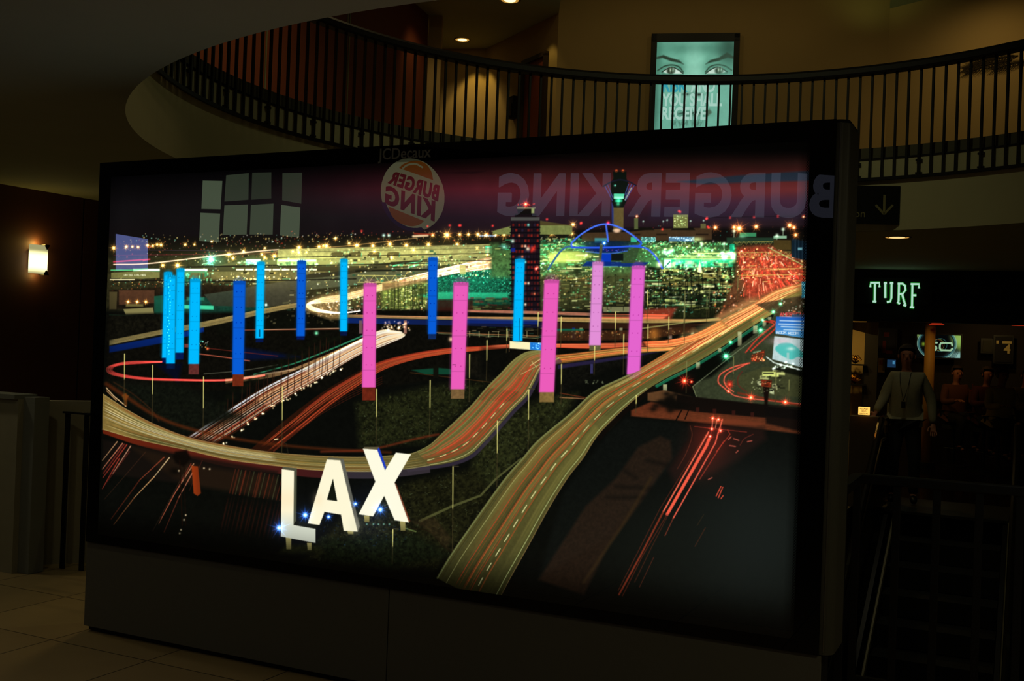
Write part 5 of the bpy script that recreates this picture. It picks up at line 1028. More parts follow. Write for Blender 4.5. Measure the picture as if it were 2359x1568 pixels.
# right hand wall coming forward from the corner
UR = UA + Vector((.62, -.78, 0)).normalized() * 6
structure(slab('wall_right', UA, UR, ZF, ZU + .6, .2, M_wall))
# recess: side wall (with the door) and back wall
d1209 = PZ(1209, 147, 6.05); d1262 = PZ(1262, 118, 6.05)
sd = Vector((cornerL.x, cornerL.y, 0)); back = PZ(1120, 112, ZU); back2 = PZ(1017, 100, ZU); back2.y = back.y + .3
sdir = (sd - Vector((back.x, back.y, 0))).normalized(); sn = Vector((sdir.y, -sdir.x, 0))
structure(slab('wall_side', Vector((back.x, back.y, 0)), sd, ZF, ZU, .2, M_wall))
structure(slab('wall_recess', Vector((back2.x - 1.5, back2.y, 0)), Vector((back.x, back.y, 0)), ZF, ZU, .2, M_wall))
# pale pillar and terracotta wall at the left
PL = PY(987, 100, 16.6); PR = PY(1017, 100, 16.6)
structure(MB().box(((PL.x + PR.x) / 2, 16.7, (ZF + ZU) / 2), (PR.x - PL.x, .2, ZU - ZF)).obj('trim_6', M_wall))
TL = PY(470, 150, 10.6); TR = PY(985, 100, 16.6)
td = Vector((TR.x - TL.x, TR.y - TL.y, 0)).normalized(); tn = Vector((td.y, -td.x, 0))
structure(slab('wall_terracotta', (TL.x - td.x * 3, TL.y - td.y * 3), (TR.x, TR.y), ZF, ZU, .2, M_redwall))
Mseam = mat('pale_metal_seam', (150, 150, 110), .4, metal=.5)
n6 = 7
for xx in (605, 797):
    p = PP(xx, 200, Vector((TR.x, TR.y, 0)), tn)
    mb = MB()
    for dx in (-.035, .035): mb.box(Vector((p.x, p.y, (ZF + ZU) / 2)) + td * dx + tn * .006, (.016, .014, ZU - ZF - .1), (td, tn, UP))
    structure(mb.obj('trim_%d' % n6, Mseam)); n6 += 1
# upper ceiling
V = [Vector((-9, 8, ZU)), Vector((9, 8, ZU)), Vector((9, 21, ZU)), Vector((-9, 21, ZU))]
structure(MB().prism([Vector((-9, 14.2, ZU)), Vector((cornerL.x + .0, 14.2, ZU)), Vector((cornerL.x, 21, ZU)), Vector((-9, 21, ZU))], UP * .15).obj('ceiling_upper', M_ceil))
structure(MB().prism([UA + Vector((0, 0, .002)), UR + Vector((0, 0, .002)), Vector((UR.x + 5, UR.y, ZU + .002)), Vector((UA.x + 6, UA.y, ZU + .002))], UP * .12).obj('ceiling_right', M_ceil))
structure(MB().prism([Vector((cornerL.x - .2, cornerL.y + .3, ZU + .6)), Vector((UA.x + .2, UA.y + .3, ZU + .6)), Vector((UR.x + .4, UR.y, ZU + .6)), Vector((cornerL.x - .2, 9, ZU + .6))], UP * .12).obj('ceiling_atrium', M_ceil))
# door in the side wall
def onS(x, y, off=0): return PP(x, y, Vector((back.x, back.y, 0)) + sn * off, sn)
p0 = onS(1211, 150); p1 = onS(1262, 120); k0_ = (p0 - sd).dot(sdir); k1_ = (p1 - sd).dot(sdir); dz = (p0.z + p1.z) / 2
def SP(k, z, off=0): return Vector((sd.x, sd.y, z)) + sdir * k + sn * off
dr = structure(thing('door_1', SP((k0_ + k1_) / 2, ZF), None, None))
MB().box(SP((k0_ + k1_) / 2, (ZF + dz) / 2, .02), (abs(k1_ - k0_) - .1, .03, dz - ZF - .05), (sdir, sn, UP)).obj('door_leaf', mat('red_brown_door', (116, 52, 30), .5), dr)
mb = MB()
for k in (k0_, k1_): mb.box(SP(k, (ZF + dz) / 2, .03), (.07, .07, dz - ZF), (sdir, sn, UP))
mb.box(SP((k0_ + k1_) / 2, dz, .03), (abs(k1_ - k0_) + .07, .07, .07), (sdir, sn, UP)); mb.obj('door_frame', mat('dark_door_frame', (44, 30, 22), .5), dr)
MB().sphere(SP(k1_ - .16, ZF + 1.0, .06), .035).obj('door_knob', mat('brass', (150, 120, 60), .3, metal=1), dr)
# dark wall box next to the door
w0 = onS(1182, 248, .05)
wb = thing('wall_box', Vector((w0.x, w0.y, w0.z - .2)), 'small dark box mounted on the upper wall left of the red brown door', 'wall box')
MB().box(w0, (.16, .1, .36), (sdir, sn, UP), .008).obj('housing', M_dark, wb); MB().box(w0 + sn * .055 - UP * .04, (.1, .02, .2), (sdir, sn, UP), .004).obj('cover', M_black, wb)

# framed light poster on the back wall -------------------------------------------------------------------------------
f0 = onU(1501.5, 79, .06); f1 = onU(1705, 77, .06); fw_ = (f1 - f0).dot(ud); ftop = (f0.z + f1.z) / 2
i0 = onU(1514, 98, .06); i1 = onU(1691, 97, .06); iw = (i1 - i0).dot(ud); itop = (i0.z + i1.z) / 2; ih = iw * 1.48; fh = ih + 2 * (ftop - itop)
fb = thing('framed_light_poster', f0 + ud * fw_ / 2 + UP * (ftop - fh - f0.z), 'tall black framed backlit poster of a green tinted face on the upper wall', 'poster')
fo = f0 + UP * (ftop - f0.z)
bw = (i0 - f0).dot(ud)
mb = MB()
for (x, z, w, h) in ((fw_ / 2, -(ftop - itop) / 2, fw_, ftop - itop), (fw_ / 2, -fh + (ftop - itop) / 2, fw_, ftop - itop), (bw / 2, -fh / 2, bw, fh), (fw_ - bw / 2, -fh / 2, bw, fh)):
    mb.box(fo + ud * x + UP * z - un * .01, (w, .1, h), (ud, un, UP), .004)
mb.obj('frame', M_black, fb)
MB().box(fo + ud * fw_ / 2 - UP * fh / 2 - un * .045, (fw_ - .04, .03, fh - .04), (ud, un, UP)).obj('back_board', M_black, fb)
def paint_face():
    A = Art(0, 0, 180, 268, (104, 176, 150))
    A.blob(90, 60, 70, 60, (140, 214, 184), .9); A.blob(90, 16, 90, 14, (76, 136, 114), .8); A.blob(168, 20, 26, 46, (30, 60, 48), .8); A.blob(4, 30, 10, 60, (70, 130, 108), .7)
    A.blob(90, 60, 22, 50, (158, 228, 200), .8); A.blob(58, 62, 10, 30, (84, 150, 126), .5); A.blob(122, 62, 10, 30, (84, 150, 126), .5)
    for sg, cx_ in ((1, 34), (-1, 146)):
        f = lambda x, y: (cx_ + sg * x, y)
        A.blob(cx_, 60, 30, 12, (84, 146, 120), .7)
        A.fill([f(-34, 36), f(-18, 31 if sg > 0 else 26), f(0, 38), f(20, 44), f(31, 54), f(20, 50), f(0, 46), f(-20, 38), f(-34, 41)], (42, 62, 48), 1, 1.6)
        A.fill(curve([f(-18, 70), f(-6, 61), f(4, 60), f(18, 66), f(28, 76), f(10, 76), f(-8, 75), f(-18, 70)], 5), (230, 255, 236), 1, 1)
        A.line(curve([f(-30, 68), f(-14, 58), f(4, 55), f(20, 60), f(30, 72)]), (36, 58, 44), 3, a=.9, soft=1); A.line(curve([f(-20, 72), f(-6, 63), f(6, 61), f(20, 68), f(30, 76)]), (28, 44, 34), 2.4)
        A.blob(cx_ + 1, 69, 10, 8.5, (34, 50, 34), 1, p=3); A.blob(cx_, 67, 2, 5, (230, 255, 220), .9); A.blob(cx_ + 6, 67, 1.6, 5, (210, 255, 220), .9)
        A.line(curve([f(-20, 76), f(0, 78), f(26, 77)]), (60, 96, 76), 1.6)
    A.fill([(0, 80), (180, 80), (180, 268), (0, 268)], (128, 200, 178), .55, 6); A.blob(165, 150, 30, 90, (122, 190, 166), .8); A.blob(0, 150, 12, 90, (60, 110, 92), .8)
    A.blob(90, 118, 30, 34, (156, 214, 190), .8); A.blob(72, 125, 7, 3.2, (22, 34, 28), .95); A.blob(102, 126, 8, 3.2, (22, 34, 28), .95); A.blob(88, 122, 12, 5, (100, 160, 138), .6)
    A.blob(86, 172, 36, 7, (72, 120, 100), .9); A.line(curve([(56, 172), (76, 168), (86, 171), (96, 168), (122, 173)]), (40, 70, 58), 2.4, a=.8); A.blob(86, 182, 28, 6, (120, 180, 160), .8)
    for i in range(46): x = 46 + 70 * rng.rand(); A.line([(x, 184 + 8 * rng.rand()), (x + 4 * rng.randn(), 198 + 6 * rng.rand())], (60, 100, 84), 1, a=.5)
    A.fill([(118, 166), (128, 160), (134, 168), (124, 178)], (70, 90, 70), .8, 2); A.blob(121, 160, 2, 4, (190, 190, 150), .6)
    A.C[:] *= 1 + .10 * (A.noise((268, 180), 12, 3)[..., None] - .5)
    return np.clip(A.C, 0, 1)
FC = paint_face()
picture('poster_sheet', fo + ud * bw - UP * (ftop - itop + ih) + un * .02, ud, UP, iw, ih, 181, 269, lambda P, u, v: tolin(bilin(FC, u * 179, (1 - v) * 267)), print_mat('backlit_face_print', .78, .03, .4), fb)['label'] = 'green tinted close up of a face with white lettering'
Mw = emis('glowing_white_lettering', (200, 250, 232), .62); Mc = emis('glowing_cyan_lettering', (60, 190, 210), .6)
sx0 = fo + ud * bw + un * .022
def ftext(s, px, base, capx, wpx, m_):
    q = onU(px, base, .082); e2 = onU(px + wpx, base, .082); h = capx * (q.y / FL)
    textobj('lettering', s, frame(q, ud, UP, un), h / .70, m_, fb, ext=.001, offset=.009, width=(e2 - q).dot(ud))
ftext('RISK', 1526, 210.5, 30, 58, Mc); ftext('AND', 1591, 211, 30, 56, Mw); ftext('YOU SHALL', 1524, 243, 27, 139, Mw); ftext('RECEIVE', 1523, 274, 27, 104, Mw)

# ceiling downlights ---------------------------------------------------------------------------------------------------
M_ring = mat('brushed_ring', (150, 140, 110), .3, metal=.8)
def downlight(p, r, label, glow, up=.05, group=None):
    t = thing('ceiling_light', p, label, 'ceiling light', group)
    MB().disc(p, r * 1.15, r, -.004, -.012).disc(p, r * 1.15, r * 1.15, -.012 + .012, -.004).disc(p, r, r * .92, -.012, .0).obj('trim_ring', M_ring, t)
    MB().disc(p, r * .92, r * .6, -.006, -.003).obj('reflector', emis('lamp_reflector_glow', (255, 190, 90), .5), t)
    MB().disc(p, r * .62, .001, -.008, -.012).obj('bulb', glow, t)
    return t
G1 = emis('warm_bulb', (255, 226, 150), 2.5); G2 = emis('dim_warm_bulb', (255, 214, 140), 1.1)
D1 = PZ(1065, 91, ZU); D2 = PZ(1175, 0, ZU); D3 = PZ(2067, 545.5, ZC)
downlight(D1, .125, 'round recessed downlight glowing in the upper ceiling above the curved railing', G1)
downlight(D2, .14, 'round recessed downlight cut by the top edge of the picture', G1)
downlight(D3, .13, 'round downlight in the low ceiling above the green neon sign', G2)

# direction sign hanging on the fascia ----------------------------------------------------------------------------------
a = PZ(2074, 470, 0); sY = 10.62
q = [PY(1966, 429, sY), PY(2074.5, 426.5, sY - .06), PY(2073, 515, sY - .06), PY(1966, 517, sY)]
sx_ = Vector((q[1].x - q[0].x, q[1].y - q[0].y, 0)).normalized(); sn_ = Vector((sx_.y, -sx_.x, 0))
zt = (q[0].z + q[1].z) / 2; zb = (q[2].z + q[3].z) / 2; w_ = (q[1] - q[0]).length
ds = thing('direction_sign', Vector((q[1].x, q[1].y, zb)) - sx_ * .6, 'black direction sign with a downward arrow on the curved fascia', 'sign')
pc = Vector((q[1].x, q[1].y, (zt + zb) / 2)); MB().box(pc - sx_ * .6 - sn_ * .015, (1.2, .03, zt - zb), (sx_, sn_, UP), .002).obj('panel', mat('matt_black_sign', (6, 6, 6), .8), ds)
for kx in (-.2, -1.0): MB().box(pc + sx_ * kx - sn_ * .09, (.03, .12, .03), (sx_, sn_, UP)).obj('bracket', M_black, ds)
Ms = mat('grey_sign_print', (150, 142, 100), .7)
def onD(x, y): return PP(x, y, pc + sn_ * .002, sn_)
mb = MB(); A0, A1, AL, AR = onD(2037.5, 449), onD(2036.5, 493), onD(2017.5, 472), onD(2057, 472)
for u, v in ((A0, A1), (AL, A1), (AR, A1)):
    d = (v - u).normalized(); mb.box((u + v) / 2, ((v - u).length, .022, .003), (d, sn_.cross(d), sn_))
mb.obj('arrow', Ms, ds)
textobj('lettering', 'on', frame(onD(1967.5, 499.5), sx_, UP, sn_), .105, Ms, ds, ext=.0008, width=.105)

# palm shadow on the upper right wall, shaped as thin dark relief
rn = Vector(((UR - UA).y, -(UR - UA).x, 0)).normalized(); rn = rn if rn.dot(Vector((0, -1, 0))) > 0 else -rn; rdv = (UR - UA).normalized()
def onR(x, y, off=.01): return PP(x, y, UA + rn * off, rn)
lm = thing('palm_shadow_relief', onR(2290, 150), 'dark relief standing in for a palm shadow on the upper right wall behind the railing', 'shadow shape')
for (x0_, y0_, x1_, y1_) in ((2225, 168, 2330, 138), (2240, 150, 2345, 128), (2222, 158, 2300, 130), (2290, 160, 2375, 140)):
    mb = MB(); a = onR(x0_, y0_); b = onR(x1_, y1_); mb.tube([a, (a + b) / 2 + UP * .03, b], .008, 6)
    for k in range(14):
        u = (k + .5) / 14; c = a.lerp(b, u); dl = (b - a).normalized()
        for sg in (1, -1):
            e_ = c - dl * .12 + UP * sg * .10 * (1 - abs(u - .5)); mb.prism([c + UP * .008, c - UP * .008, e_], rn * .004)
    mb.obj('shadow_frond', mat('palm_shadow_brown', (52, 40, 16), .8), lm)

# ---------------------------------------------------------------- escalator -------------------------------------------
es = thing('escalator', EP(W_ / 2, .3), 'dark escalator going down in the well behind the black guard rail', 'escalator')
SL = math.tan(math.radians(28.8)); YE = -6.4
def deckz(y): return -.03 if y > 0 else -.03 + y * SL
M_esc = mat('black_balustrade', (7, 7, 7), .35); M_strip = mat('worn_metal_strip', (118, 112, 90), .45, metal=.5); M_step = mat('dark_step', (6, 6, 6), .8)
for sg, x in ((-1, 0), (1, W_)):
    pts = [(1.0, 0), (0, 0), (YE, 0)]
    mb = MB(); mb.prism([EP(x, y, deckz(y)) for y in (.9, 0, YE)] + [EP(x, y, deckz(y) - .35) for y in (YE, 0, .9)], EX * sg * .04); mb.obj('skirt_panel', M_esc, es)
    mb = MB(); mb.prism([EP(x + sg * .10, y, deckz(y) + .76) for y in (.9, 0, YE)] + [EP(x + sg * .10, y, deckz(y)) for y in (YE, 0, .9)], EX * sg * .015); mb.obj('balustrade_panel', M_esc, es)
    MB().tube([EP(x + (.06 if sg < 0 else .06), y, deckz(y) + (-.04 if sg < 0 else .02)) for y in (.9, 0, -.8, -2.2, -4, YE)], .018 if sg < 0 else .015, 6).obj('deck_strip', M_strip, es)
    MB().tube([EP(x + sg * .085, y, deckz(y) + .80) for y in (.3, 0, -.8, -2.2, -4, YE)], .009, 6).obj('top_trim', M_strip, es)
    path = [EP(x + sg * .11, YE, deckz(YE) + .86), EP(x + sg * .11, -2, deckz(-2) + .86), EP(x + sg * .11, -.3, deckz(-.3) + .93), EP(x + sg * .11, .1, .98), EP(x + sg * .11, .4, .99)]
    for k in range(1, 9): a = math.pi * k / 8; path.append(EP(x + sg * .11, .4 + .3 * math.sin(a), .69 + .30 * math.cos(a)))
    MB().tube(path, .038, 10, flat=.7).obj('handrail', mat('black_handrail_rubber', (8, 8, 9), .18, coat=.6), es)
mb = MB(); y = 0; z = -.02
for k in range(30): mb.box(EP(W_ / 2, y - .11 - .38 * k, z - .33 - .38 * SL * k - .0), (W_ - .02, .37, .2), (EX, ED, UP))
mb.obj('steps', M_step, es)['kind'] = 'stuff'
MB().box(EP(W_ / 2, .62, .0), (W_ + .1, 1.2, .03), (EX, ED, UP)).obj('landing_plate', mat('ribbed_landing', (60, 58, 52), .4, metal=.6), es)
# walls of the well
for nm, a, b in (('wall_well_left', (wx0, wy0), (wx0, wy1)), ('wall_well_right', (wx1, wy1), (wx1, wy0)), ('wall_well_near', (wx1, wy0), (wx0, wy0)), ('wall_well_far', (wx0, wy1), (wx1, wy1))):
    p, q_ = EP(*a), EP(*b); structure(slab(nm, p, q_, -3.85, -.002, .05, M_dark))
structure(MB().box(EP(W_ / 2, -3.1, -3.9), (3, 8, .1), (EX, ED, UP)).obj('floor_lower', M_dark))

# guard rail in front of the well -------------------------------------------------------------------------------------
ra = PZ(1977, 1091, 1.07); rb = PZ(2359, 1121, 1.07); rd = (rb - ra).normalized(); rp = Vector((rd.y, -rd.x, 0))
g2 = thing('guard_rail', Vector((ra.x, ra.y, 0)), 'long black guard rail with dark glass at the near end of the escalator well', 'railing')
MB().box((ra + rd * 1.1) + UP * -.02, (2.2, .05, .045), (rd, rp, UP), .006).obj('top_rail', M_black, g2)
rc = PZ(1944, 1114, 1.07); MB().box((ra + rc) / 2 + UP * -.02, ((ra - rc).length + .04, .05, .045), ((ra - rc).normalized(), Vector(((ra - rc).normalized().y, -(ra - rc).normalized().x, 0)), UP), .006).obj('top_rail', M_black, g2)
for x in (2068, 2160, 2258, 2352):
    t_ = PZ(x, 1091 + (x - 1977) * .0785, 1.07); k = (t_ - ra).dot(rd); MB().box(ra + rd * k - UP * .555, (.035, .035, 1.03), (rd, rp, UP), .003).obj('post', M_black, g2)
MB().box(ra + rd * .0 - UP * .555, (.035, .035, 1.03), (rd, rp, UP), .003).obj('post', M_black, g2)
MB().box(Vector((rc.x, rc.y, .53)), (.035, .035, 1.04), (rd, rp, UP), .003).obj('post', M_black, g2)
for k in range(1): MB().box(ra + rd * 1.1 - UP * .98, (2.2, .03, .03), (rd, rp, UP)).obj('bottom_rail', M_black, g2)

# lit handrail sign on its pedestal
sp = PP(1990.5, 946, EP(-.75, .1), -ED)
hs = thing('handrail_notice', Vector((sp.x, sp.y, 0)), 'small glowing orange notice reading please hold handrail', 'sign')
MB().box(Vector((sp.x, sp.y, (sp.z - .06) / 2)) + ED * .09, (.30, .14, sp.z - .06), (EX, ED, UP), .006).obj('pedestal', mat('brown_pedestal', (60, 48, 34), .5), hs)
MB().box(sp, (.118, .03, .088), (EX, ED, UP), .004).obj('light_face', emis('orange_lit_face', (255, 196, 92), 1.25), hs)
for k, (s_, w2) in enumerate((('PLEASE', .082), ('HOLD', .05), ('HANDRAIL', .096))):
    textobj('lettering', s_, frame(sp - ED * .017 - EX * w2 / 2 + UP * (.016 - .026 * k), EX, UP, -ED), .020, M_black, hs, ext=.0004, width=w2, offset=.0003)
point(sp - ED * .12 - UP * .02, .05, (255, 150, 50), .03)

# ---------------------------------------------------------------- sports bar -------------------------------------------
SA = PZ(1970, 619, ZC); SB = PZ(2359, 624, ZC); sf = (SB - SA); sf.z = 0; sf.normalize(); sfn = Vector((sf.y, -sf.x, 0))
SO = Vector((SA.x, SA.y, 0))
def BAR(k, t, z): return SO + sf * k - sfn * t + UP * z            # t = depth into the bar
def onB(x, y, t): p = PP(x, y, SO - sfn * t, sfn); return p
zh = onB(2100, 741, 0).z
structure(slab('wall_shopfront', BAR(-3, 0, 0), BAR(6, 0, 0), zh, ZC + .05, .25, mat('black_shop_header', (9, 8, 8), .6)))
structure(slab('wall_bar_back', BAR(-3.5, 3.4, 0), BAR(6, 3.4, 0), 0, zh + .3, .1, mat('dark_bar_wall', (34, 26, 20), .8)))
structure(slab('wall_bar_side', BAR(-3.5, 3.4, 0), BAR(-3.5, 0, 0), 0, zh + .3, .1, M_dark))
structure(slab('wall_bar_right', BAR(6, 3.4, 0), BAR(6, 0, 0), 0, zh + .3, .1, M_dark))
structure(MB().prism([BAR(-3.6, -.0, zh + .3), BAR(6.1, 0, zh + .3), BAR(6.1, 3.6, zh + .3), BAR(-3.6, 3.6, zh + .3)], UP * .1).obj('ceiling_bar', M_dark))
structure(MB().prism([PZ(2052, 990, .002), PZ(2440, 990, .002), PZ(2440, 1185, .002), PZ(2066, 1178, .002)], UP * .004).obj('trim_9', mat('polished_dark_floor', (30, 20, 15), .12)))
c0_ = onB(1925, 1050, -.3); c1_ = onB(2001, 1050, -.3)
structure(slab('wall_entrance_low', (c0_.x, c0_.y), (c1_.x, c1_.y), 0.012, .60, .16, mat('tan_tile_facing', (196, 168, 104), .5)))
structure(MB().prism([Vector((c0_.x, c0_.y, .60)) + sfn * .03, Vector((c1_.x, c1_.y, .60)) + sfn * .03 + sf * .03, Vector((c1_.x, c1_.y, .60)) - sfn * .2 + sf * .03, Vector((c0_.x, c0_.y, .60)) - sfn * .2], UP * .12).obj('trim_10', M_dark))
p = c1_ - sf * .3 + sfn * 1.0; spot(Vector((p.x, p.y, 2.88)), Vector((c1_.x - .2, c1_.y, .3)), 14, (255, 226, 150), 60, 1, .08)
# neon sign
tf = thing('neon_sign', onB(2060, 720, -.1), 'green and white neon letters spelling TURF on the black shop header', 'sign')
b0 = onB(1975, 640, -.03); b1 = onB(2148, 640, -.03); b2 = onB(2060, 702, -.03)
MB().box((b0 + b1) / 2 + UP * ((b2.z - b0.z) / 2), ((b1 - b0).length, .05, b0.z - b2.z), (sf, sfn, UP)).obj('backing_board', mat('dark_backing', (16, 15, 13), .5), tf)
Mn = emis('pale_neon', (200, 250, 226), .75); Mg = emis('green_neon_edge', (30, 150, 40), .5)
NE = {'T': [[(2005, 661), (2006, 651), (2026, 651), (2026, 661)], [(2015.5, 651), (2015, 694)], [(2010.5, 694), (2019, 694.5)]],
      'U': [[(2036, 652), (2043, 652)], [(2039.5, 652), (2039.5, 686)], [(2050, 652), (2058, 652)], [(2054, 652), (2053.5, 686), (2051, 694), (2043, 695.5)]],
      'R': [[(2068, 653), (2079, 653), (2085, 658), (2086, 668), (2080, 676), (2071, 677)], [(2071, 653), (2070, 694)], [(2067, 695), (2073, 700)], [(2078, 677), (2085, 701)], [(2081, 702), (2088, 704)]],
      'F': [[(2098, 654), (2117, 654), (2117, 664)], [(2102, 654), (2101, 706)], [(2102, 680), (2111, 680)], [(2096, 707), (2106, 708)]]}
for ch, st in NE.items():
    mb = MB(); mg = MB()
    for s_ in st:
        P_ = [onB(x, y, -.10) for x, y in s_]; mb.tube(P_, .0135, 8); mg.tube([onB(x, y, -.07) for x, y in s_], .024, 8)
    o = mb.obj('letter_%s' % ch.lower(), Mn, tf); mg.obj('letter_edge', Mg, o)
# television
v0 = onB(2113, 772, 3.1); v1 = onB(2213.5, 773, 3.1); v2 = onB(2213, 824.5, 3.1); tw = (v1 - v0).dot(sf); th_ = v1.z - v2.z; vz = v2.z
tv = thing('television', Vector((v0.x, v0.y, vz)) + sf * tw / 2, 'wide television in the bar showing the letters SC on a dark ringed screen', 'television')
vo = Vector((v0.x, v0.y, vz))
MB().box(vo + sf * tw / 2 + UP * th_ / 2 - sfn * .05, (tw + .06, .08, th_ + .06), (sf, sfn, UP), .006).obj('housing', M_black, tv)
def paint_tv():
    A = Art(0, 0, 200, 104, (4, 5, 5)); A.blob(200, 10, 46, 60, (150, 190, 90), .9, p=2); A.blob(190, 100, 50, 26, (150, 200, 190), .9, p=2); A.blob(0, 0, 18, 16, (150, 190, 110), .9)
    th = np.linspace(0, 2 * math.pi, 60)
    for r, c, w in ((84, (60, 110, 110), 7), (90, (130, 170, 150), 3), (78, (20, 34, 36), 6)): A.line([(92 + r * math.cos(t), 40 + r * .82 * math.sin(t)) for t in th], c, w, a=.9)
    A.blob(90, 40, 66, 52, (4, 5, 6), .97, p=4)
    for r, x, c in ((27, 98, (120, 130, 50)), (30, 108, (60, 120, 110)), (26, 92, (110, 50, 26))): A.line([(x + r * math.cos(t), 46 + r * math.sin(t)) for t in th], c, 1.8, a=.9)
    A.blob(30, 44, 8, 9, (130, 160, 40), .9)
    def sq(pts): A.line(pts, (150, 190, 150), 8.5)
    sq([(92, 36), (60, 36), (57, 42), (62, 53), (88, 54), (91, 62), (86, 70), (58, 70)]); sq([(162, 46), (158, 36), (124, 36), (110, 38), (106, 46), (106, 62), (112, 70), (156, 70), (162, 62)])
    for k in range(14): t = .25 + .05 * k; A.line([(92 + 84 * math.cos(t), 40 + 90 * math.sin(t)), (92 + 106 * math.cos(t), 40 + 108 * math.sin(t))], (20, 40, 40), 2)
    return np.clip(A.C, 0, 1)
TC = paint_tv()
picture('screen', vo, sf, UP, tw, th_, 201, 105, lambda P, u, v: tolin(bilin(TC, u * 199, (1 - v) * 103)), print_mat('television_picture', 1.0, .02), tv)
# bar fittings
cp = onB(2142, 800, 1.2); col = thing('bar_column', Vector((cp.x, cp.y, 0)), 'slim ochre column in front of the bar television', 'column')
MB().tube([Vector((cp.x, cp.y, 0)), Vector((cp.x, cp.y, zh + .3))], .075, 16).obj('shaft', mat('ochre_paint', (176, 126, 44), .6), col, True)
MB().disc(Vector((cp.x, cp.y, zh + .16)), .16, .08, .0, .12).obj('capital', mat('red_collar', (120, 30, 12), .5), col)
MB().disc(Vector((cp.x, cp.y, 0)), .13, .13, .0, .10).disc(Vector((cp.x, cp.y, .10)), .13, .07, .0, .0).obj('base', M_dark, col)
def board(name, x0_, y0_, x1_, y1_, t, m_, label, cat, parts=(), fr=.03, group=None):
    p = onB(x0_, y0_, t); q_ = onB(x1_, y0_, t); r_ = onB((x0_ + x1_) / 2, y1_, t); w = (q_ - p).dot(sf); h = p.z - r_.z; c = p + sf * w / 2 - UP * h / 2
    T_ = thing(name, c - UP * h / 2, label, cat, group)
    MB().box(c - sfn * .02, (w + fr, .05, h + fr), (sf, sfn, UP), .004).obj('frame', M_black, T_)
    MB().box(c + sfn * .012, (w - fr, .012, h - fr), (sf, sfn, UP)).obj('picture', m_, T_)
    for nm, fx, fy, fw2, fh2, mm in parts: MB().box(p + sf * w * (fx + fw2 / 2) - UP * h * (fy + fh2 / 2) + sfn * .022, (w * fw2, .006, h * fh2), (sf, sfn, UP)).obj(nm, mm, T_)
    return T_, p, w, h
Rd = mat('dull_red_print', (120, 40, 34), .7); Cre = mat('cream_print', (200, 180, 120), .7); Blu = emis('blue_screen_glow', (40, 80, 120), .35)
board('framed_picture', 2024, 757, 2066, 821, 3.2, mat('night_print', (24, 22, 40), .6), 'dark framed picture with dull red figures left of the television', 'picture', (('figure', .30, .12, .3, .16, Rd), ('figure', .25, .42, .18, .45, Rd), ('figure', .45, .78, .35, .12, Rd)))
board('notice', 2023, 824, 2039, 858, 3.2, Cre, 'cream paper notice under the dark framed picture', 'notice', (('stamp', .2, .15, .5, .3, mat('ochre_ink', (170, 100, 30), .7)),), .006)
board('monitor', 2042, 826, 2066, 848, 3.1, Blu, 'small blue lit monitor behind the standing person', 'monitor', (('highlight', .6, .2, .2, .35, emis('cyan_glow', (90, 170, 220), .5)),))
T_, p_, w_2, h_2 = board('framed_jersey', 2291, 773, 2334, 836, 3.2, mat('black_jersey', (14, 13, 14), .8), 'dark framed sports jersey with a white number four', 'jersey', (('badge', .1, .17, .13, .12, Cre), ('name_bar', .42, .19, .5, .09, Cre)))
textobj('lettering', '4', frame(p_ + sf * w_2 * .5 - UP * h_2 * .63 + sfn * .03, sf, UP, sfn), .20, Cre, T_, ext=.002, offset=.006)
board('framed_picture', 2262, 781, 2286, 812, 3.2, mat('olive_print', (40, 38, 26), .7), 'small dark framed picture between the television and the jersey', 'picture')
# lit corner of the bar at the left: pale wall, curved valance, display stand
structure(slab('wall_bar_niche', onB(1925, 900, 2.4), onB(1991, 900, 2.4), 0, zh + .25, .08, mat('cream_niche_wall', (190, 160, 96), .8)))
structure(MB().box(Vector((onB(2006, 830, 2.2).x, onB(2006, 830, 2.2).y, 1.05)), (.2, .2, 2.1), (sf, sfn, UP)).obj('wall_bar_pier', mat('taupe_pier', (34, 30, 24), .8)))
q0 = onB(1958, 740, .6); va = thing('valance', q0, 'curved pale valance lit from below at the left of the bar', 'valance')
V = []; F = []
for k in range(13):
    u = k / 12; p = onB(1957 + 67 * u, 742, .5 + .28 * math.sin(math.pi * 2.2 * u)); h = .10 + .10 * u
    V += [p, p - UP * h, p - UP * h - sfn * .01, p - sfn * .01]
for k in range(12):
    i = 4 * k; F += [(i, i + 4, i + 5, i + 1), (i + 2, i + 6, i + 7, i + 3), (i + 1, i + 5, i + 6, i + 2), (i, i + 3, i + 7, i + 4)]
fromverts('cloth', V, F, mat('cream_cloth', (214, 186, 120), .8), va)
st0 = onB(1968, 900, 2.1); sz = onB(1968, 885, 2.1).z
ds2 = thing('display_stand', Vector((st0.x, st0.y, 0)), 'black display stand holding golden ornaments in the lit niche', 'stand')
mb = MB()
for kx in (-.12, .13): mb.box(Vector((st0.x, st0.y, (sz + .32) / 2)) + sf * kx, (.02, .02, sz + .32), (sf, sfn, UP))
for z in (sz + .32, sz): mb.box(Vector((st0.x, st0.y, z)), (.36, .25, .025), (sf, sfn, UP))
mb.obj('frame', M_black, ds2)
Mgold = mat('polished_gold', (220, 160, 50), .25, metal=1)
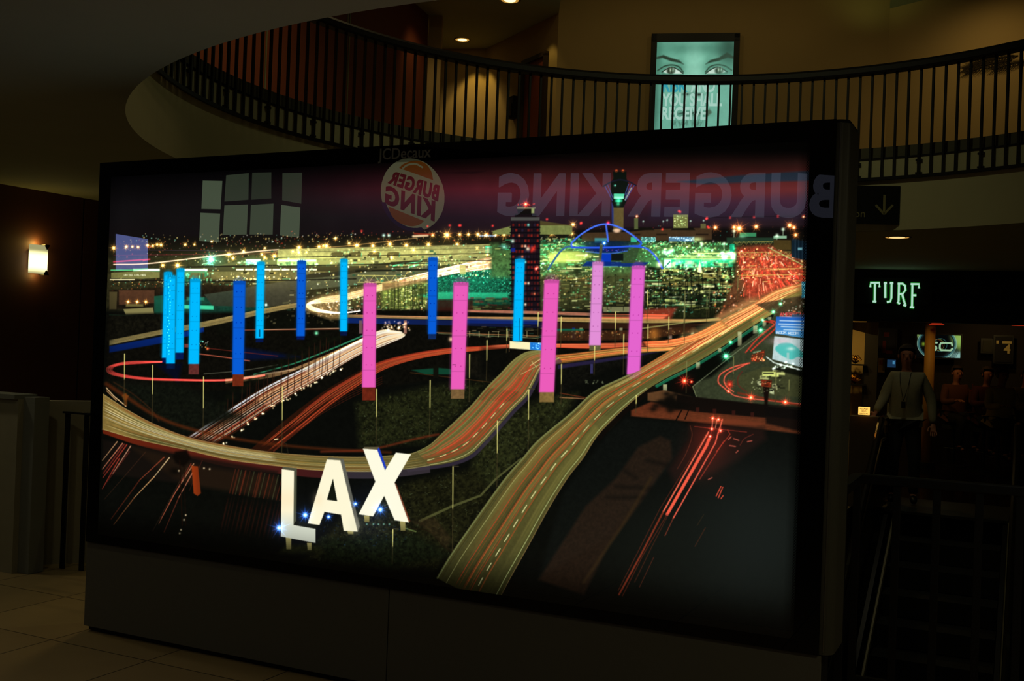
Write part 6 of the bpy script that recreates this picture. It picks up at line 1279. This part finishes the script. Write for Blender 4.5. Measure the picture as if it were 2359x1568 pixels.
for nm, z, lab in (('golden_ornament', sz + .335, 'golden openwork ornament on top of the display stand'), ('golden_ornament', sz + .013, 'golden openwork ornament on the lower shelf of the display stand')):
    T_ = thing(nm, Vector((st0.x, st0.y, z)), lab, 'ornament', None); mb = MB()
    for k in range(10):
        a = 2 * math.pi * k / 10; mb.tube([Vector((st0.x, st0.y, z + .01)), Vector((st0.x + .10 * math.cos(a), st0.y + .1 * math.sin(a), z + .07)), Vector((st0.x + .05 * math.cos(a + .6), st0.y + .05 * math.sin(a + .6), z + .14))], .012, 6, .006)
    mb.sphere(Vector((st0.x, st0.y, z + .09)), .04); mb.obj('petals', Mgold, T_, True)
for x, y, lab in ((2158, 748, 'small red glass lamp hanging right of the ochre column'), (2349, 750, 'small red glass lamp at the right edge of the picture')):
    p = onB(x, y, .9); T_ = thing('pendant_lamp', p, lab, 'lamp'); MB().disc(p, .02, .11, .06, 0).obj('lamp_shade', emis('red_glass_glow', (190, 50, 24), .55), T_); MB().tube([p + UP * .06, Vector((p.x, p.y, zh + .3))], .005, 6).obj('cord', M_black, T_)
# bar counter
c0_ = onB(2060, 960, 2.45); cnt_ = thing('bar_counter', Vector((c0_.x, c0_.y, 0)) + sf * 1.6, 'long dark bar counter behind the standing person', 'counter')
cb = Vector((c0_.x, c0_.y, 0)) + sf * 1.7
MB().box(cb + UP * .5, (3.6, .5, 1.0), (sf, sfn, UP), .01).obj('body', mat('dark_counter_wood', (30, 17, 12), .5), cnt_); MB().box(cb + UP * 1.02 + sfn * .04, (3.7, .62, .04), (sf, sfn, UP), .008).obj('worktop', mat('polished_counter_top', (40, 24, 18), .2), cnt_)
for x, lab in ((2236, 'tall red drink glass with a straw on the bar counter'),):
    p = onB(x, 912, 2.3); p.z = 1.042; T_ = thing('drink_glass', p, lab, 'glass'); MB().tube([p, p + UP * .16], .035, 14, .042).obj('glass', mat('red_drink', (170, 36, 20), .15), T_, True); MB().tube([p + UP * .1, p + UP * .25 + sf * .03], .005, 6).obj('straw', Rd, T_)

# ---------------------------------------------------------------- people ------------------------------------------------
def skin(name, pts, edges, rad, m_, parent, sub=2):
    me = bpy.data.meshes.new(name); me.from_pydata([tuple(p) for p in pts], edges, []); o = bpy.data.objects.new(name, me); COL.objects.link(o)
    o.modifiers.new('skin', 'SKIN'); sv = me.skin_vertices[0].data if len(me.skin_vertices) else None
    for i, r in enumerate(rad): sv[i].radius = r if isinstance(r, tuple) else (r, r)
    sv[0].use_root = True
    s_ = o.modifiers.new('sub', 'SUBSURF'); s_.levels = sub; s_.render_levels = sub
    bpy.context.view_layer.update(); me2 = bpy.data.meshes.new_from_object(o.evaluated_get(bpy.context.evaluated_depsgraph_get())); bpy.data.objects.remove(o); bpy.data.meshes.remove(me)
    for p in me2.polygons: p.use_smooth = True
    me2.name = name; return link(name, me2, m_, parent)
M_skin = mat('skin', (150, 96, 70), .6); M_knit = mat('pale_grey_knit', (132, 130, 104), .9, noise=.1, nscale=60, bump=.3); M_trou = mat('dark_trousers', (16, 15, 16), .9); M_hair = mat('grey_brown_hair', (44, 34, 24), .8); M_shoe = mat('dark_shoe', (10, 9, 9), .5)
def person(O, face, R_, H, top, trou, hair, label, pose, seat=False):
    """O: feet point; face: unit vector the person looks along; R_: the person's left hand side direction; heights for a 1.75 m adult scaled by H"""
    k = H / 1.75; T_ = thing('person', O, label, 'person')
    def Q(r, f, z): return O + R_ * (r * k) + face * (f * k) + UP * (z * k)
    J = dict(pelvis=(0, 0, .95), belly=(0, .01, 1.08), chest=(0, .0, 1.28), neckb=(0, -.01, 1.44), neck=(0, .0, 1.50), jaw=(0, .035, 1.56), head=(0, .02, 1.64), crown=(0, .01, 1.68),
             sl=(.17, 0, 1.41), sr=(-.17, 0, 1.41), hl=(.095, 0, .90), hr=(-.095, 0, .90), kl=(.11, .02, .50), kr=(-.11, .02, .50), al=(.11, -.03, .09), ar=(-.11, -.03, .09), tl=(.12, .13, .035), tr=(-.12, .13, .035))
    J.update(pose); nm = list(J); ix = {n: i for i, n in enumerate(nm)}
    Ed = [('pelvis', 'belly'), ('belly', 'chest'), ('chest', 'neckb'), ('neckb', 'neck'), ('neck', 'jaw'), ('jaw', 'head'), ('head', 'crown'), ('chest', 'sl'), ('chest', 'sr'), ('sl', 'el'), ('sr', 'er'), ('el', 'wl'), ('er', 'wr'), ('pelvis', 'hl'), ('pelvis', 'hr'), ('hl', 'kl'), ('hr', 'kr'), ('kl', 'al'), ('kr', 'ar'), ('al', 'tl'), ('ar', 'tr')]
    Ra = dict(pelvis=.085, belly=.09, chest=(.13, .10), neckb=.06, neck=.05, jaw=.062, head=.082, crown=.07, sl=.055, sr=.055, el=.04, er=.04, wl=.026, wr=.026, hl=.06, hr=.06, kl=.045, kr=.045, al=.038, ar=.038, tl=.03, tr=.03)
    rr = [tuple(v * k for v in Ra[n]) if isinstance(Ra[n], tuple) else Ra[n] * k for n in nm]
    body = skin('body', [Q(*J[n]) for n in nm], [(ix[a], ix[b]) for a, b in Ed], rr, M_skin, T_)
    # hands: palm and five fingers
    for s_ in ('l', 'r'):
        w = Q(*J['w' + s_]); e_ = Q(*J['e' + s_]); d = (w - e_).normalized(); side = face.cross(d).normalized() if abs(face.dot(d)) < .9 else R_
        nrm = d.cross(side).normalized(); P_ = [w - d * .01, w + d * .045 * k, w + d * .085 * k]; Eh = [(0, 1), (1, 2)]; rh = [(.026 * k, .018 * k), (.034 * k, .017 * k), (.036 * k, .014 * k)]
        for q_, (off, L) in enumerate(((-.030, .060), (-.010, .072), (.010, .068), (.029, .052))):
            a = w + d * .09 * k + side * off * k; b = a + d * L * .45 * k + nrm * .012 * k; c = b + d * L * .4 * k + nrm * .026 * k; i = len(P_); P_ += [a, b, c]; Eh += [(2, i), (i, i + 1), (i + 1, i + 2)]; rh += [.0085 * k, .008 * k, .0065 * k]
        a = w + d * .03 * k - side * .038 * k; b = a + (d - side * .6).normalized() * .035 * k; c = b + d * .028 * k + nrm * .01 * k; i = len(P_); P_ += [a, b, c]; Eh += [(1, i), (i, i + 1), (i + 1, i + 2)]; rh += [.011 * k, .010 * k, .008 * k]
        skin('hand', P_, Eh, rh, M_skin, T_, 1)
    # clothes
    tn_ = ['belly', 'chest', 'neckb', 'sl', 'sr', 'el', 'er', 'wl', 'wr', 'pelvis']; it = {n: i for i, n in enumerate(tn_)}
    Rt = dict(belly=(.185, .16), chest=(.185, .15), neckb=.085, sl=.074, sr=.074, el=.06, er=.06, wl=.042, wr=.042, pelvis=(.19, .165))
    Jt = dict(J); Jt['pelvis'] = (J['pelvis'][0], J['pelvis'][1], J['pelvis'][2] + .03)
    skin('sweater', [Q(*Jt[n]) for n in tn_], [(it[a], it[b]) for a, b in (('belly', 'chest'), ('chest', 'neckb'), ('chest', 'sl'), ('chest', 'sr'), ('sl', 'el'), ('sr', 'er'), ('el', 'wl'), ('er', 'wr'), ('belly', 'pelvis'))], [tuple(v * k for v in Rt[n]) if isinstance(Rt[n], tuple) else Rt[n] * k for n in tn_], top, T_)
    tn_ = ['pelvis', 'hl', 'hr', 'kl', 'kr', 'al', 'ar']; it = {n: i for i, n in enumerate(tn_)}; Rt = dict(pelvis=.14, hl=.10, hr=.098, kl=.07, kr=.07, al=.055, ar=.055)
    Jq = dict(J); Jq['hl'] = (J['hl'][0] * .85, J['hl'][1], J['hl'][2] - (.06 if J['kl'][1] < .2 else 0)); Jq['hr'] = (J['hr'][0] * .85, J['hr'][1], J['hr'][2] - (.06 if J['kl'][1] < .2 else 0))
    skin('trousers', [Q(*Jq[n]) for n in tn_], [(it[a], it[b]) for a, b in (('pelvis', 'hl'), ('pelvis', 'hr'), ('hl', 'kl'), ('hr', 'kr'), ('kl', 'al'), ('kr', 'ar'))], [tuple(v * k for v in Rt[n]) if isinstance(Rt[n], tuple) else Rt[n] * k for n in tn_], trou, T_)
    for s_ in ('l', 'r'):
        a, t2 = Q(*J['a' + s_]), Q(*J['t' + s_]); skin('shoe', [a - UP * .03, (a + t2) / 2, t2], [(0, 1), (1, 2)], [.05 * k, .045 * k, .036 * k], M_shoe, T_, 1)
    hc = Q(*J['head']); jc = Q(*J['jaw'])
    mb = MB(); mb.sphere(hc + face * (-.014 * k) + UP * .02 * k, .096 * k, (1, 1, 1.02), 18, 12)
    bmesh.ops.delete(mb.bm, geom=[v for v in mb.bm.verts if (v.co - hc).dot(face) > .035 * k and (v.co - hc).z < .055 * k], context='VERTS'); mb.obj('hair', hair, T_, True)
    mb = MB(); mb.sphere(hc + face * .095 * k - UP * .03 * k, .016 * k, (1, 1, 1.5), 8, 6); mb.obj('nose', M_skin, T_, True)
    for sg in (-1, 1):
        MB().sphere(hc + face * .078 * k + R_ * sg * .032 * k - UP * .004 * k, .011 * k, (1, 1, .7), 8, 6).obj('eye', mat('eye_dark', (30, 24, 20), .3), T_, True)
        MB().sphere(hc + R_ * sg * .085 * k - UP * .02 * k, .02 * k, (.5, 1, 1.5), 8, 6).obj('ear', M_skin, T_, True)
    MB().box(hc + face * .088 * k - UP * .072 * k, (.045 * k, .012 * k, .008 * k), (R_, face, UP)).obj('mouth', mat('lips', (110, 50, 44), .6), T_)
    return T_, Q, J
mf = PY(2089, 830, 12.0); mO = Vector((mf.x, mf.y, .018)); fc = -Vector((mO.x, mO.y, 0)).normalized(); fr_ = UP.cross(fc) ; lr = -fr_ if fr_.x < 0 else fr_     # towards picture right = person's left
T_, Q, J = person(mO, fc, lr, 1.79, M_knit, M_trou, M_hair, 'person in a pale grey sweater and lanyard holding the escalator handrail',
    dict(pelvis=(0, -.03, .98), sl=(.165, 0, 1.385), sr=(-.15, 0, 1.39), er=(-.22, .05, 1.16), wr=(-.30, .20, 1.0), el=(.27, -.02, 1.14), wl=(.29, .05, .89)))
ch = Q(-.02, .12, 1.12); mb = MB(); mb.tube([Q(-.065, .075, 1.44), Q(-.06, .135, 1.33), Q(-.035, .155, 1.2), Q(-.02, .155, 1.13)], .004, 6).tube([Q(.05, .075, 1.44), Q(.03, .135, 1.33), Q(0, .155, 1.2), Q(-.02, .155, 1.13)], .004, 6); mb.obj('lanyard', M_black, T_)
MB().box(Q(-.02, .165, 1.09), (.045, .008, .07), (lr, fc, UP), .002).obj('badge', mat('dark_badge', (20, 20, 22), .4), T_)
for px, dpt, lab, top_, slab_ in ((2266, 1.3, 'seated bar guest in a dark top right of the television', mat('dark_red_top', (60, 20, 16), .9), 'dark round stool under the bar guest in the dark top'), (2300, .62, 'seated bar guest in a pale yellow top near the jersey', mat('pale_yellow_top', (170, 146, 80), .9), 'dark round stool under the bar guest in pale yellow'), (2196, 1.75, 'bar guest in a brown top seated just right of the ochre column', mat('brown_top', (80, 44, 26), .9), 'dark round stool just right of the ochre column'), (2356, 1.35, 'seated bar guest at the right edge of the picture', mat('dull_green_top', (60, 60, 34), .9), 'dark round stool at the right edge of the picture')):
    g = onB(px, 1000, dpt); gO = Vector((g.x, g.y, 0)); hgt = .80
    pose = dict(pelvis=(0, 0, .82), belly=(0, .02, .93), chest=(0, .03, 1.12), neckb=(0, .03, 1.29), neck=(0, .04, 1.36), jaw=(0, .075, 1.415), head=(0, .06, 1.50), crown=(0, .05, 1.54), sl=(.17, .03, 1.25), sr=(-.17, .03, 1.25), hl=(.095, .04, .78), hr=(-.095, .04, .78),
                kl=(.12, .46, .78), kr=(-.12, .46, .78), al=(.12, .42, .36), ar=(-.12, .42, .36), tl=(.12, .55, .31), tr=(-.12, .55, .31), el=(.24, .12, 1.02), er=(-.24, .12, 1.02), wl=(.16, .34, 1.06), wr=(-.16, .34, 1.06))
    f2 = (sf * (1 if px != 2303 else -1) * .35 + sfn * .9).normalized(); r2_ = UP.cross(f2); 
    person(gO, f2, -r2_, 1.72, top_, M_trou, M_hair, lab, pose)
    S_ = thing('bar_stool', gO, slab_, 'stool', 'bar stools')
    MB().disc(gO, .001, .17, .66, .66).disc(gO, .17, .17, .60, .66).disc(gO, .17, .001, .60, .60).obj('seat', M_dark, S_); MB().tube([gO + UP * .02, gO + UP * .60], .03, 10).obj('column', M_black, S_); MB().disc(gO, .2, .2, 0.002, .02).disc(gO, .2, .03, .02, .05).obj('base', M_black, S_); MB().tube([gO + Vector((.16 * math.cos(a), .16 * math.sin(a), .3)) for a in [2 * math.pi * q / 16 for q in range(17)]], .01, 6).obj('foot_ring', M_black, S_)

# ---------------------------------------------------------------- what the glass mirrors (behind and left of the camera) -
def mirror(p): v = p - LB(0, GT); return p - N * (2 * v.dot(N))
def VP(x, y, Y): return mirror(PY(x, y, Y))
# burger restaurant fascia with its sign
q0, q1 = VP(1146, 497, 12.5), VP(1932, 490, 11.6)
wx = Vector(((q0 - q1).x, (q0 - q1).y, 0)); wlen = wx.length; wx.normalize(); wnn = Vector((wx.y, -wx.x, 0))
if wnn.dot(LB(2) - q0) < 0: wnn = -wnn
wallz = (q0.z + q1.z) / 2
a = Vector((q1.x, q1.y, 0)) - wnn * .12
structure(MB().prism([a - wx * 1.0, a + wx * (wlen + 5.5), a + wx * (wlen + 5.5) + UP * 4.8, a - wx * 1.0 + UP * 4.8], -wnn * .2).obj('wall_food_court', mat('dark_food_court_wall', (16, 13, 12), .8)))
bs = thing('restaurant_sign', Vector((q1.x, q1.y, wallz)) + wx * wlen / 2, 'rounded white letters spelling BURGER KING, mirrored in the light box glass', 'sign')
Mbk = emis('dim_white_sign_face', (196, 202, 235), .72)
hgt = (VP(1540, 396, 12.05).z - VP(1540, 491, 12.05).z)
textobj('lettering', 'BURGER', frame(Vector((q1.x, q1.y, wallz)), wx, UP, wnn), hgt / .72, Mbk, bs, ext=.02, offset=.024, space=1.1, width=wlen * .60)
textobj('lettering', 'KING', frame(Vector((q1.x, q1.y, wallz)) + wx * wlen * .655, wx, UP, wnn), hgt / .72, Mbk, bs, ext=.02, offset=.024, space=1.1, width=wlen * .345)
# round projecting bun sign
L1, L2, T1, B1 = VP(877, 450, 9.6), VP(1022, 450, 8.9), VP(950, 364, 9.25), VP(950, 531, 9.25)
cc_ = (L1 + L2) / 2; lx = Vector(((L1 - L2).x, (L1 - L2).y, 0)); lw_ = lx.length / 2; lx.normalize(); ln = Vector((lx.y, -lx.x, 0)); 
if ln.dot(LB(2) - cc_) < 0: ln = -ln
lh = abs(T1.z - B1.z) / 2; cc_.z = (T1.z + B1.z) / 2
bn = thing('round_restaurant_sign', cc_, 'round bun shaped BURGER KING sign, mirrored in the light box glass', 'sign')
RA = math.radians(12)
def LP(x, y, off=0): xr = x * math.cos(RA) - y * math.sin(RA); yr = x * math.sin(RA) + y * math.cos(RA); return cc_ + lx * xr * lw_ + UP * yr * lh + ln * off
Mcream = emis('lit_cream_sign', (226, 228, 170), 1.3); Morg = emis('lit_orange_sign', (230, 130, 20), 1.1); Mred = emis('lit_red_sign', (200, 24, 24), .6); Mblu = emis('lit_blue_sign', (20, 40, 130), .5)

vpo, vpn = mirror(cc_), ln - N * (2 * ln.dot(N))
def SG(x, y, off=.006): return mirror(PP(x, y, vpo, vpn)) + ln * off
def warp(o, quad, off):
    vs_ = o.data.vertices; xs = [v.co.x for v in vs_]; ys = [v.co.y for v in vs_]; x0, x1, y0, y1 = min(xs), max(xs), min(ys), max(ys); z0 = min(v.co.z for v in vs_)
    BL_, BR_, TR_, TL_ = quad
    for v in vs_:
        u = (v.co.x - x0) / (x1 - x0); w = (v.co.y - y0) / (y1 - y0)
        px = (1 - w) * ((1 - u) * BL_[0] + u * BR_[0]) + w * ((1 - u) * TL_[0] + u * TR_[0]); py = (1 - w) * ((1 - u) * BL_[1] + u * BR_[1]) + w * ((1 - u) * TL_[1] + u * TR_[1])
        v.co = SG(px, py, off + (v.co.z - z0))
I4 = Matrix.Identity(4)
EL_ = lambda k, rx, ry, dx=0, dy=0: (949.5 + dx + rx * math.cos(k) + 4 * math.sin(k), 448 + dy + ry * math.sin(k) + 3 * math.cos(k))
MB().prism([SG(*EL_(2 * math.pi * k / 40, 72, 83.5), 0) for k in range(40)], -ln * .012).obj('face', Mcream, bn)
MB().prism([SG(*EL_(2 * math.pi * k / 40, 72, 83.5), -.013) for k in range(40)], -ln * .10).obj('housing', M_dark, bn)
MB().prism([SG(*EL_(math.radians(a_), 73, 85), .002) for a_ in range(70, 170, 8)] + [SG(*EL_(math.radians(a_), 66, 78, 2, -1), .002) for a_ in range(164, 70, -8)], ln * .004).obj('blue_swoosh', Mblu, bn)
MB().prism([SG(x, y, .004) for x, y in curve([(921, 387), (933, 377), (958, 370), (980, 376), (994, 394), (999, 415)], 5)], ln * .004).obj('top_bun', Morg, bn)
MB().prism([SG(x, y, .004) for x, y in curve([(896, 476), (905, 498), (922, 513), (946, 521), (966, 518), (978, 509)], 5)], ln * .004).obj('bottom_bun', Morg, bn)
MB().tube([SG(x, y, .010) for x, y in curve([(930, 388), (942, 380), (960, 378), (976, 386)], 5)], .008, 6).obj('highlight', Mcream, bn)
o = textobj('lettering', 'BURGER', I4, 1, Mred, bn, ext=.002, offset=.045, space=1.14); warp(o, [(1011, 465), (895, 422), (906, 393), (1015, 427)], .008)
o = textobj('lettering', 'KING', I4, 1, Mred, bn, ext=.002, offset=.045, space=1.14); warp(o, [(1003, 511), (889, 470), (891, 426), (1005, 463)], .008)
MB().tube([cc_ - ln * .06 - UP * lh * .99, cc_ - ln * .06 - UP * (lh + .5)], .03, 8).obj('post', M_black, bn)
MB().tube([cc_ - ln * .06 - UP * (lh + .5), Vector((cc_.x, cc_.y, 0)) - ln * .06], .03, 8).obj('post', M_black, bn)
# window bay with dim panes
wd1 = structure(thing('window_1', VP(575, 560, 11), None, None))
panes = [[(467, 416), (512, 417), (508, 482), (464, 481), 1.0], [(462, 490), (507, 492), (504, 558), (459, 555), 1.1], [(521, 404), (573, 399), (572, 460), (517, 464), .42], [(581, 398), (625, 397), (625, 457), (579, 460), .30],
         [(517, 473), (571, 471), (568, 540), (513, 541), .85], [(578, 472), (630, 469), (628, 540), (575, 540), .70], [(651, 399), (696, 398), (694, 469), (650, 461), .36], [(648, 472), (692, 478), (689, 547), (645, 542), 1.0]]
for k, pz in enumerate(panes):
    P_ = [VP(x, y, 11 + (.25 if k < 2 else 0)) for x, y in pz[:4]]; nn = (LB(1) - P_[0]).normalized(); nn.z = 0
    MB().prism(P_, nn * .01).obj('pane', emis('dusk_lit_pane_%d' % int(pz[4] * 100), (210, 240, 190), pz[4] * 1.5), wd1)
    P2 = [P_[i] + (P_[i] - (P_[0] + P_[1] + P_[2] + P_[3]) / 4) * .16 - nn * .05 for i in range(4)]; MB().prism(P2, nn * .045).obj('window_frame', M_dark, wd1)
bq = [VP(267, 539, 9.2), VP(340, 551, 9.6), VP(340, 619, 9.6), VP(267, 622, 9.2)]
bsn = thing('blue_display', (bq[2] + bq[3]) / 2, 'plain blue lit display panel mirrored at the left edge of the light box glass', 'display')
nn = (LB(1) - bq[0]).normalized(); nn.z = 0; MB().prism(bq, nn * .02).obj('screen', emis('blue_lit_face', (150, 165, 255), 4.5), bsn)
MB().prism([bq[i] + (bq[i] - (bq[0] + bq[1] + bq[2] + bq[3]) / 4) * .06 - nn * .06 for i in range(4)], nn * .05).obj('housing', M_black, bsn)
mid = (bq[2] + bq[3]) / 2 - nn * .05; MB().tube([Vector((mid.x, mid.y, 0)), mid], .03, 8).obj('post', M_black, bsn)

# ---------------------------------------------------------------- lights ------------------------------------------------
WARM = (255, 226, 160)
# upper floor: downlight beams and added spots without fixtures
UW = (255, 226, 158)
spot(D1 - UP * .03, D1 - UP * 3, 22, UW, 100, .9); spot(D2 - UP * .03, D2 - UP * 3, 14, UW, 110, .9)
spot(Vector((back.x, back.y, ZU - .03)) + sn * .16 + sdir * -.05 + Vector((-.05, -.25, 0)), Vector((back.x, back.y, ZF)) + sn * .1 + Vector((-.02, -.1, 0)), 20, (255, 222, 120), 70, .35, .03)
p = onS(1232, 110, .3); spot(Vector((p.x, p.y, ZU - .03)), Vector((p.x, p.y, 0)) - sn * .1, 8, (255, 226, 130), 70, .4, .03)
for k, (x, e_) in enumerate(((1330, 22), (1520, 24), (1720, 26), (1920, 26))):
    p = onU(x, 60, 1.9); p.z = ZU + .3; spot(p, Vector((p.x, p.y, ZF + 1.3)) - un * 1.9, e_ * .19, UW, 150, 1, .04)
p = onR(2240, 100, 1.4); p.z = ZU - .05; spot(p, onR(2270, 220, .1), 20, (255, 220, 140), 90, 1, .08)
p = onR(2150, 100, 1.4); p.z = ZU - .05; spot(p, onR(2150, 260, .1), 7, UW, 100, 1, .08)
p = onU(2020, 20, .5); spot(Vector((p.x - .1, p.y, 6.3)), Vector((p.x + .1, p.y, 8)), 2.5, (226, 250, 150), 150, 1, .2)
for x, e_ in ((560, 26), (700, 34), (860, 40)):
    p = PP(x, 100, Vector((TR.x, TR.y, 0)) + tn * 1.5, tn); spot(Vector((p.x, p.y, ZU - .1)), Vector((p.x, p.y, 0)) - tn * .4, e_, UW, 140, 1, .1)
p = PY(1002, 100, 15.6); spot(Vector((p.x, p.y, ZU - .05)), Vector((p.x, 16.8, ZF)), 14, UW, 90, 1, .08)
# lower hall: the downlight over the neon, then added fill spots without fixtures
LW = (255, 246, 210)
spot(D3 - UP * .03, D3 - UP * 3, 6, LW, 120, .9)
spot(Vector((-1.6, 2.6, 2.88)), Vector((-1.9, 3.4, 0)), 4.5, LW, 140, 1, .08)
spot(Vector((1.6, 1.6, 2.88)), Vector((1.5, 2.8, 0)), 24, LW, 140, 1, .08)
spot(Vector((-4.3, 7.0, 2.88)), Vector((-4.2, 6.8, 0)), 15, LW, 160, 1, .08)
spot(Vector((-2.7, 4.9, 2.88)), Vector((-3.2, 6.2, 0.5)), 8, LW, 150, 1, .08)
spot(Vector((3.2, 3.4, 2.88)), Vector((2.6, 3.9, 0)), 17, LW, 150, 1, .08)
BW_ = (255, 214, 130)
p = BAR(.0, -2.2, 2.88); spot(p, p - UP * 2, 22, BW_, 120, 1, .08)
p = BAR(-.4, 1.0, zh + .2); spot(p, p - UP * 2 - sfn * .8, 14, BW_, 150, 1, .08)
p = onB(1968, 800, 1.3); p.z = zh + .2; spot(p, onB(1968, 880, 2.35), 12, BW_, 110, 1, .05)
p = onB(2300, 745, 2.2); p.z = zh + .2; spot(p, onB(2300, 830, 3.3), 9, BW_, 130, 1, .05)
p = onB(2130, 745, .3); p.z = zh + .2; spot(p, onB(2142, 880, 1.3), 9, BW_, 70, 1, .05)
p = onB(2235, 745, .9); p.z = zh + .2; spot(p, onB(2240, 900, 2.0), 6, (255, 190, 110), 120, 1, .05)
p = PY(2090, 500, 11.2); spot(Vector((p.x, p.y, 2.88)), Vector((p.x, p.y + .6, 0)), 1.2, (240, 236, 170), 120, 1, .1)
# added spots high above the opening, no lamp modelled there
spot(CP(90, .5, 7.2), CP(90, 3.9, 3.2), 90, (240, 240, 180), 110, 1, .04)
spot(CP(200, 1.5, 7.2), CP(200, 3.9, 3.2), 28, (240, 240, 180), 110, 1, .04)

w = bpy.data.worlds.new('night'); SC.world = w; w.use_nodes = True; w.node_tree.nodes['Background'].inputs[0].default_value = (.8, .85, .6, 1); w.node_tree.nodes['Background'].inputs[1].default_value = .006

cd = bpy.data.cameras.new('camera'); cam = bpy.data.objects.new('camera', cd); COL.objects.link(cam); SC.camera = cam
cd.sensor_fit = 'HORIZONTAL'; cd.sensor_width = 36; cd.lens = 36 * FL / 2359; cd.clip_end = 200; cd.clip_start = .05
bk = -FW; cam.matrix_world = Matrix(((CR_.x, CU_.x, bk.x, CAM.x), (CR_.y, CU_.y, bk.y, CAM.y), (CR_.z, CU_.z, bk.z, CAM.z), (0, 0, 0, 1)))
vs = SC.view_settings; vs.view_transform = 'Standard'; vs.look = 'None'; vs.exposure = 0; vs.gamma = 1; vs.use_curve_mapping = False
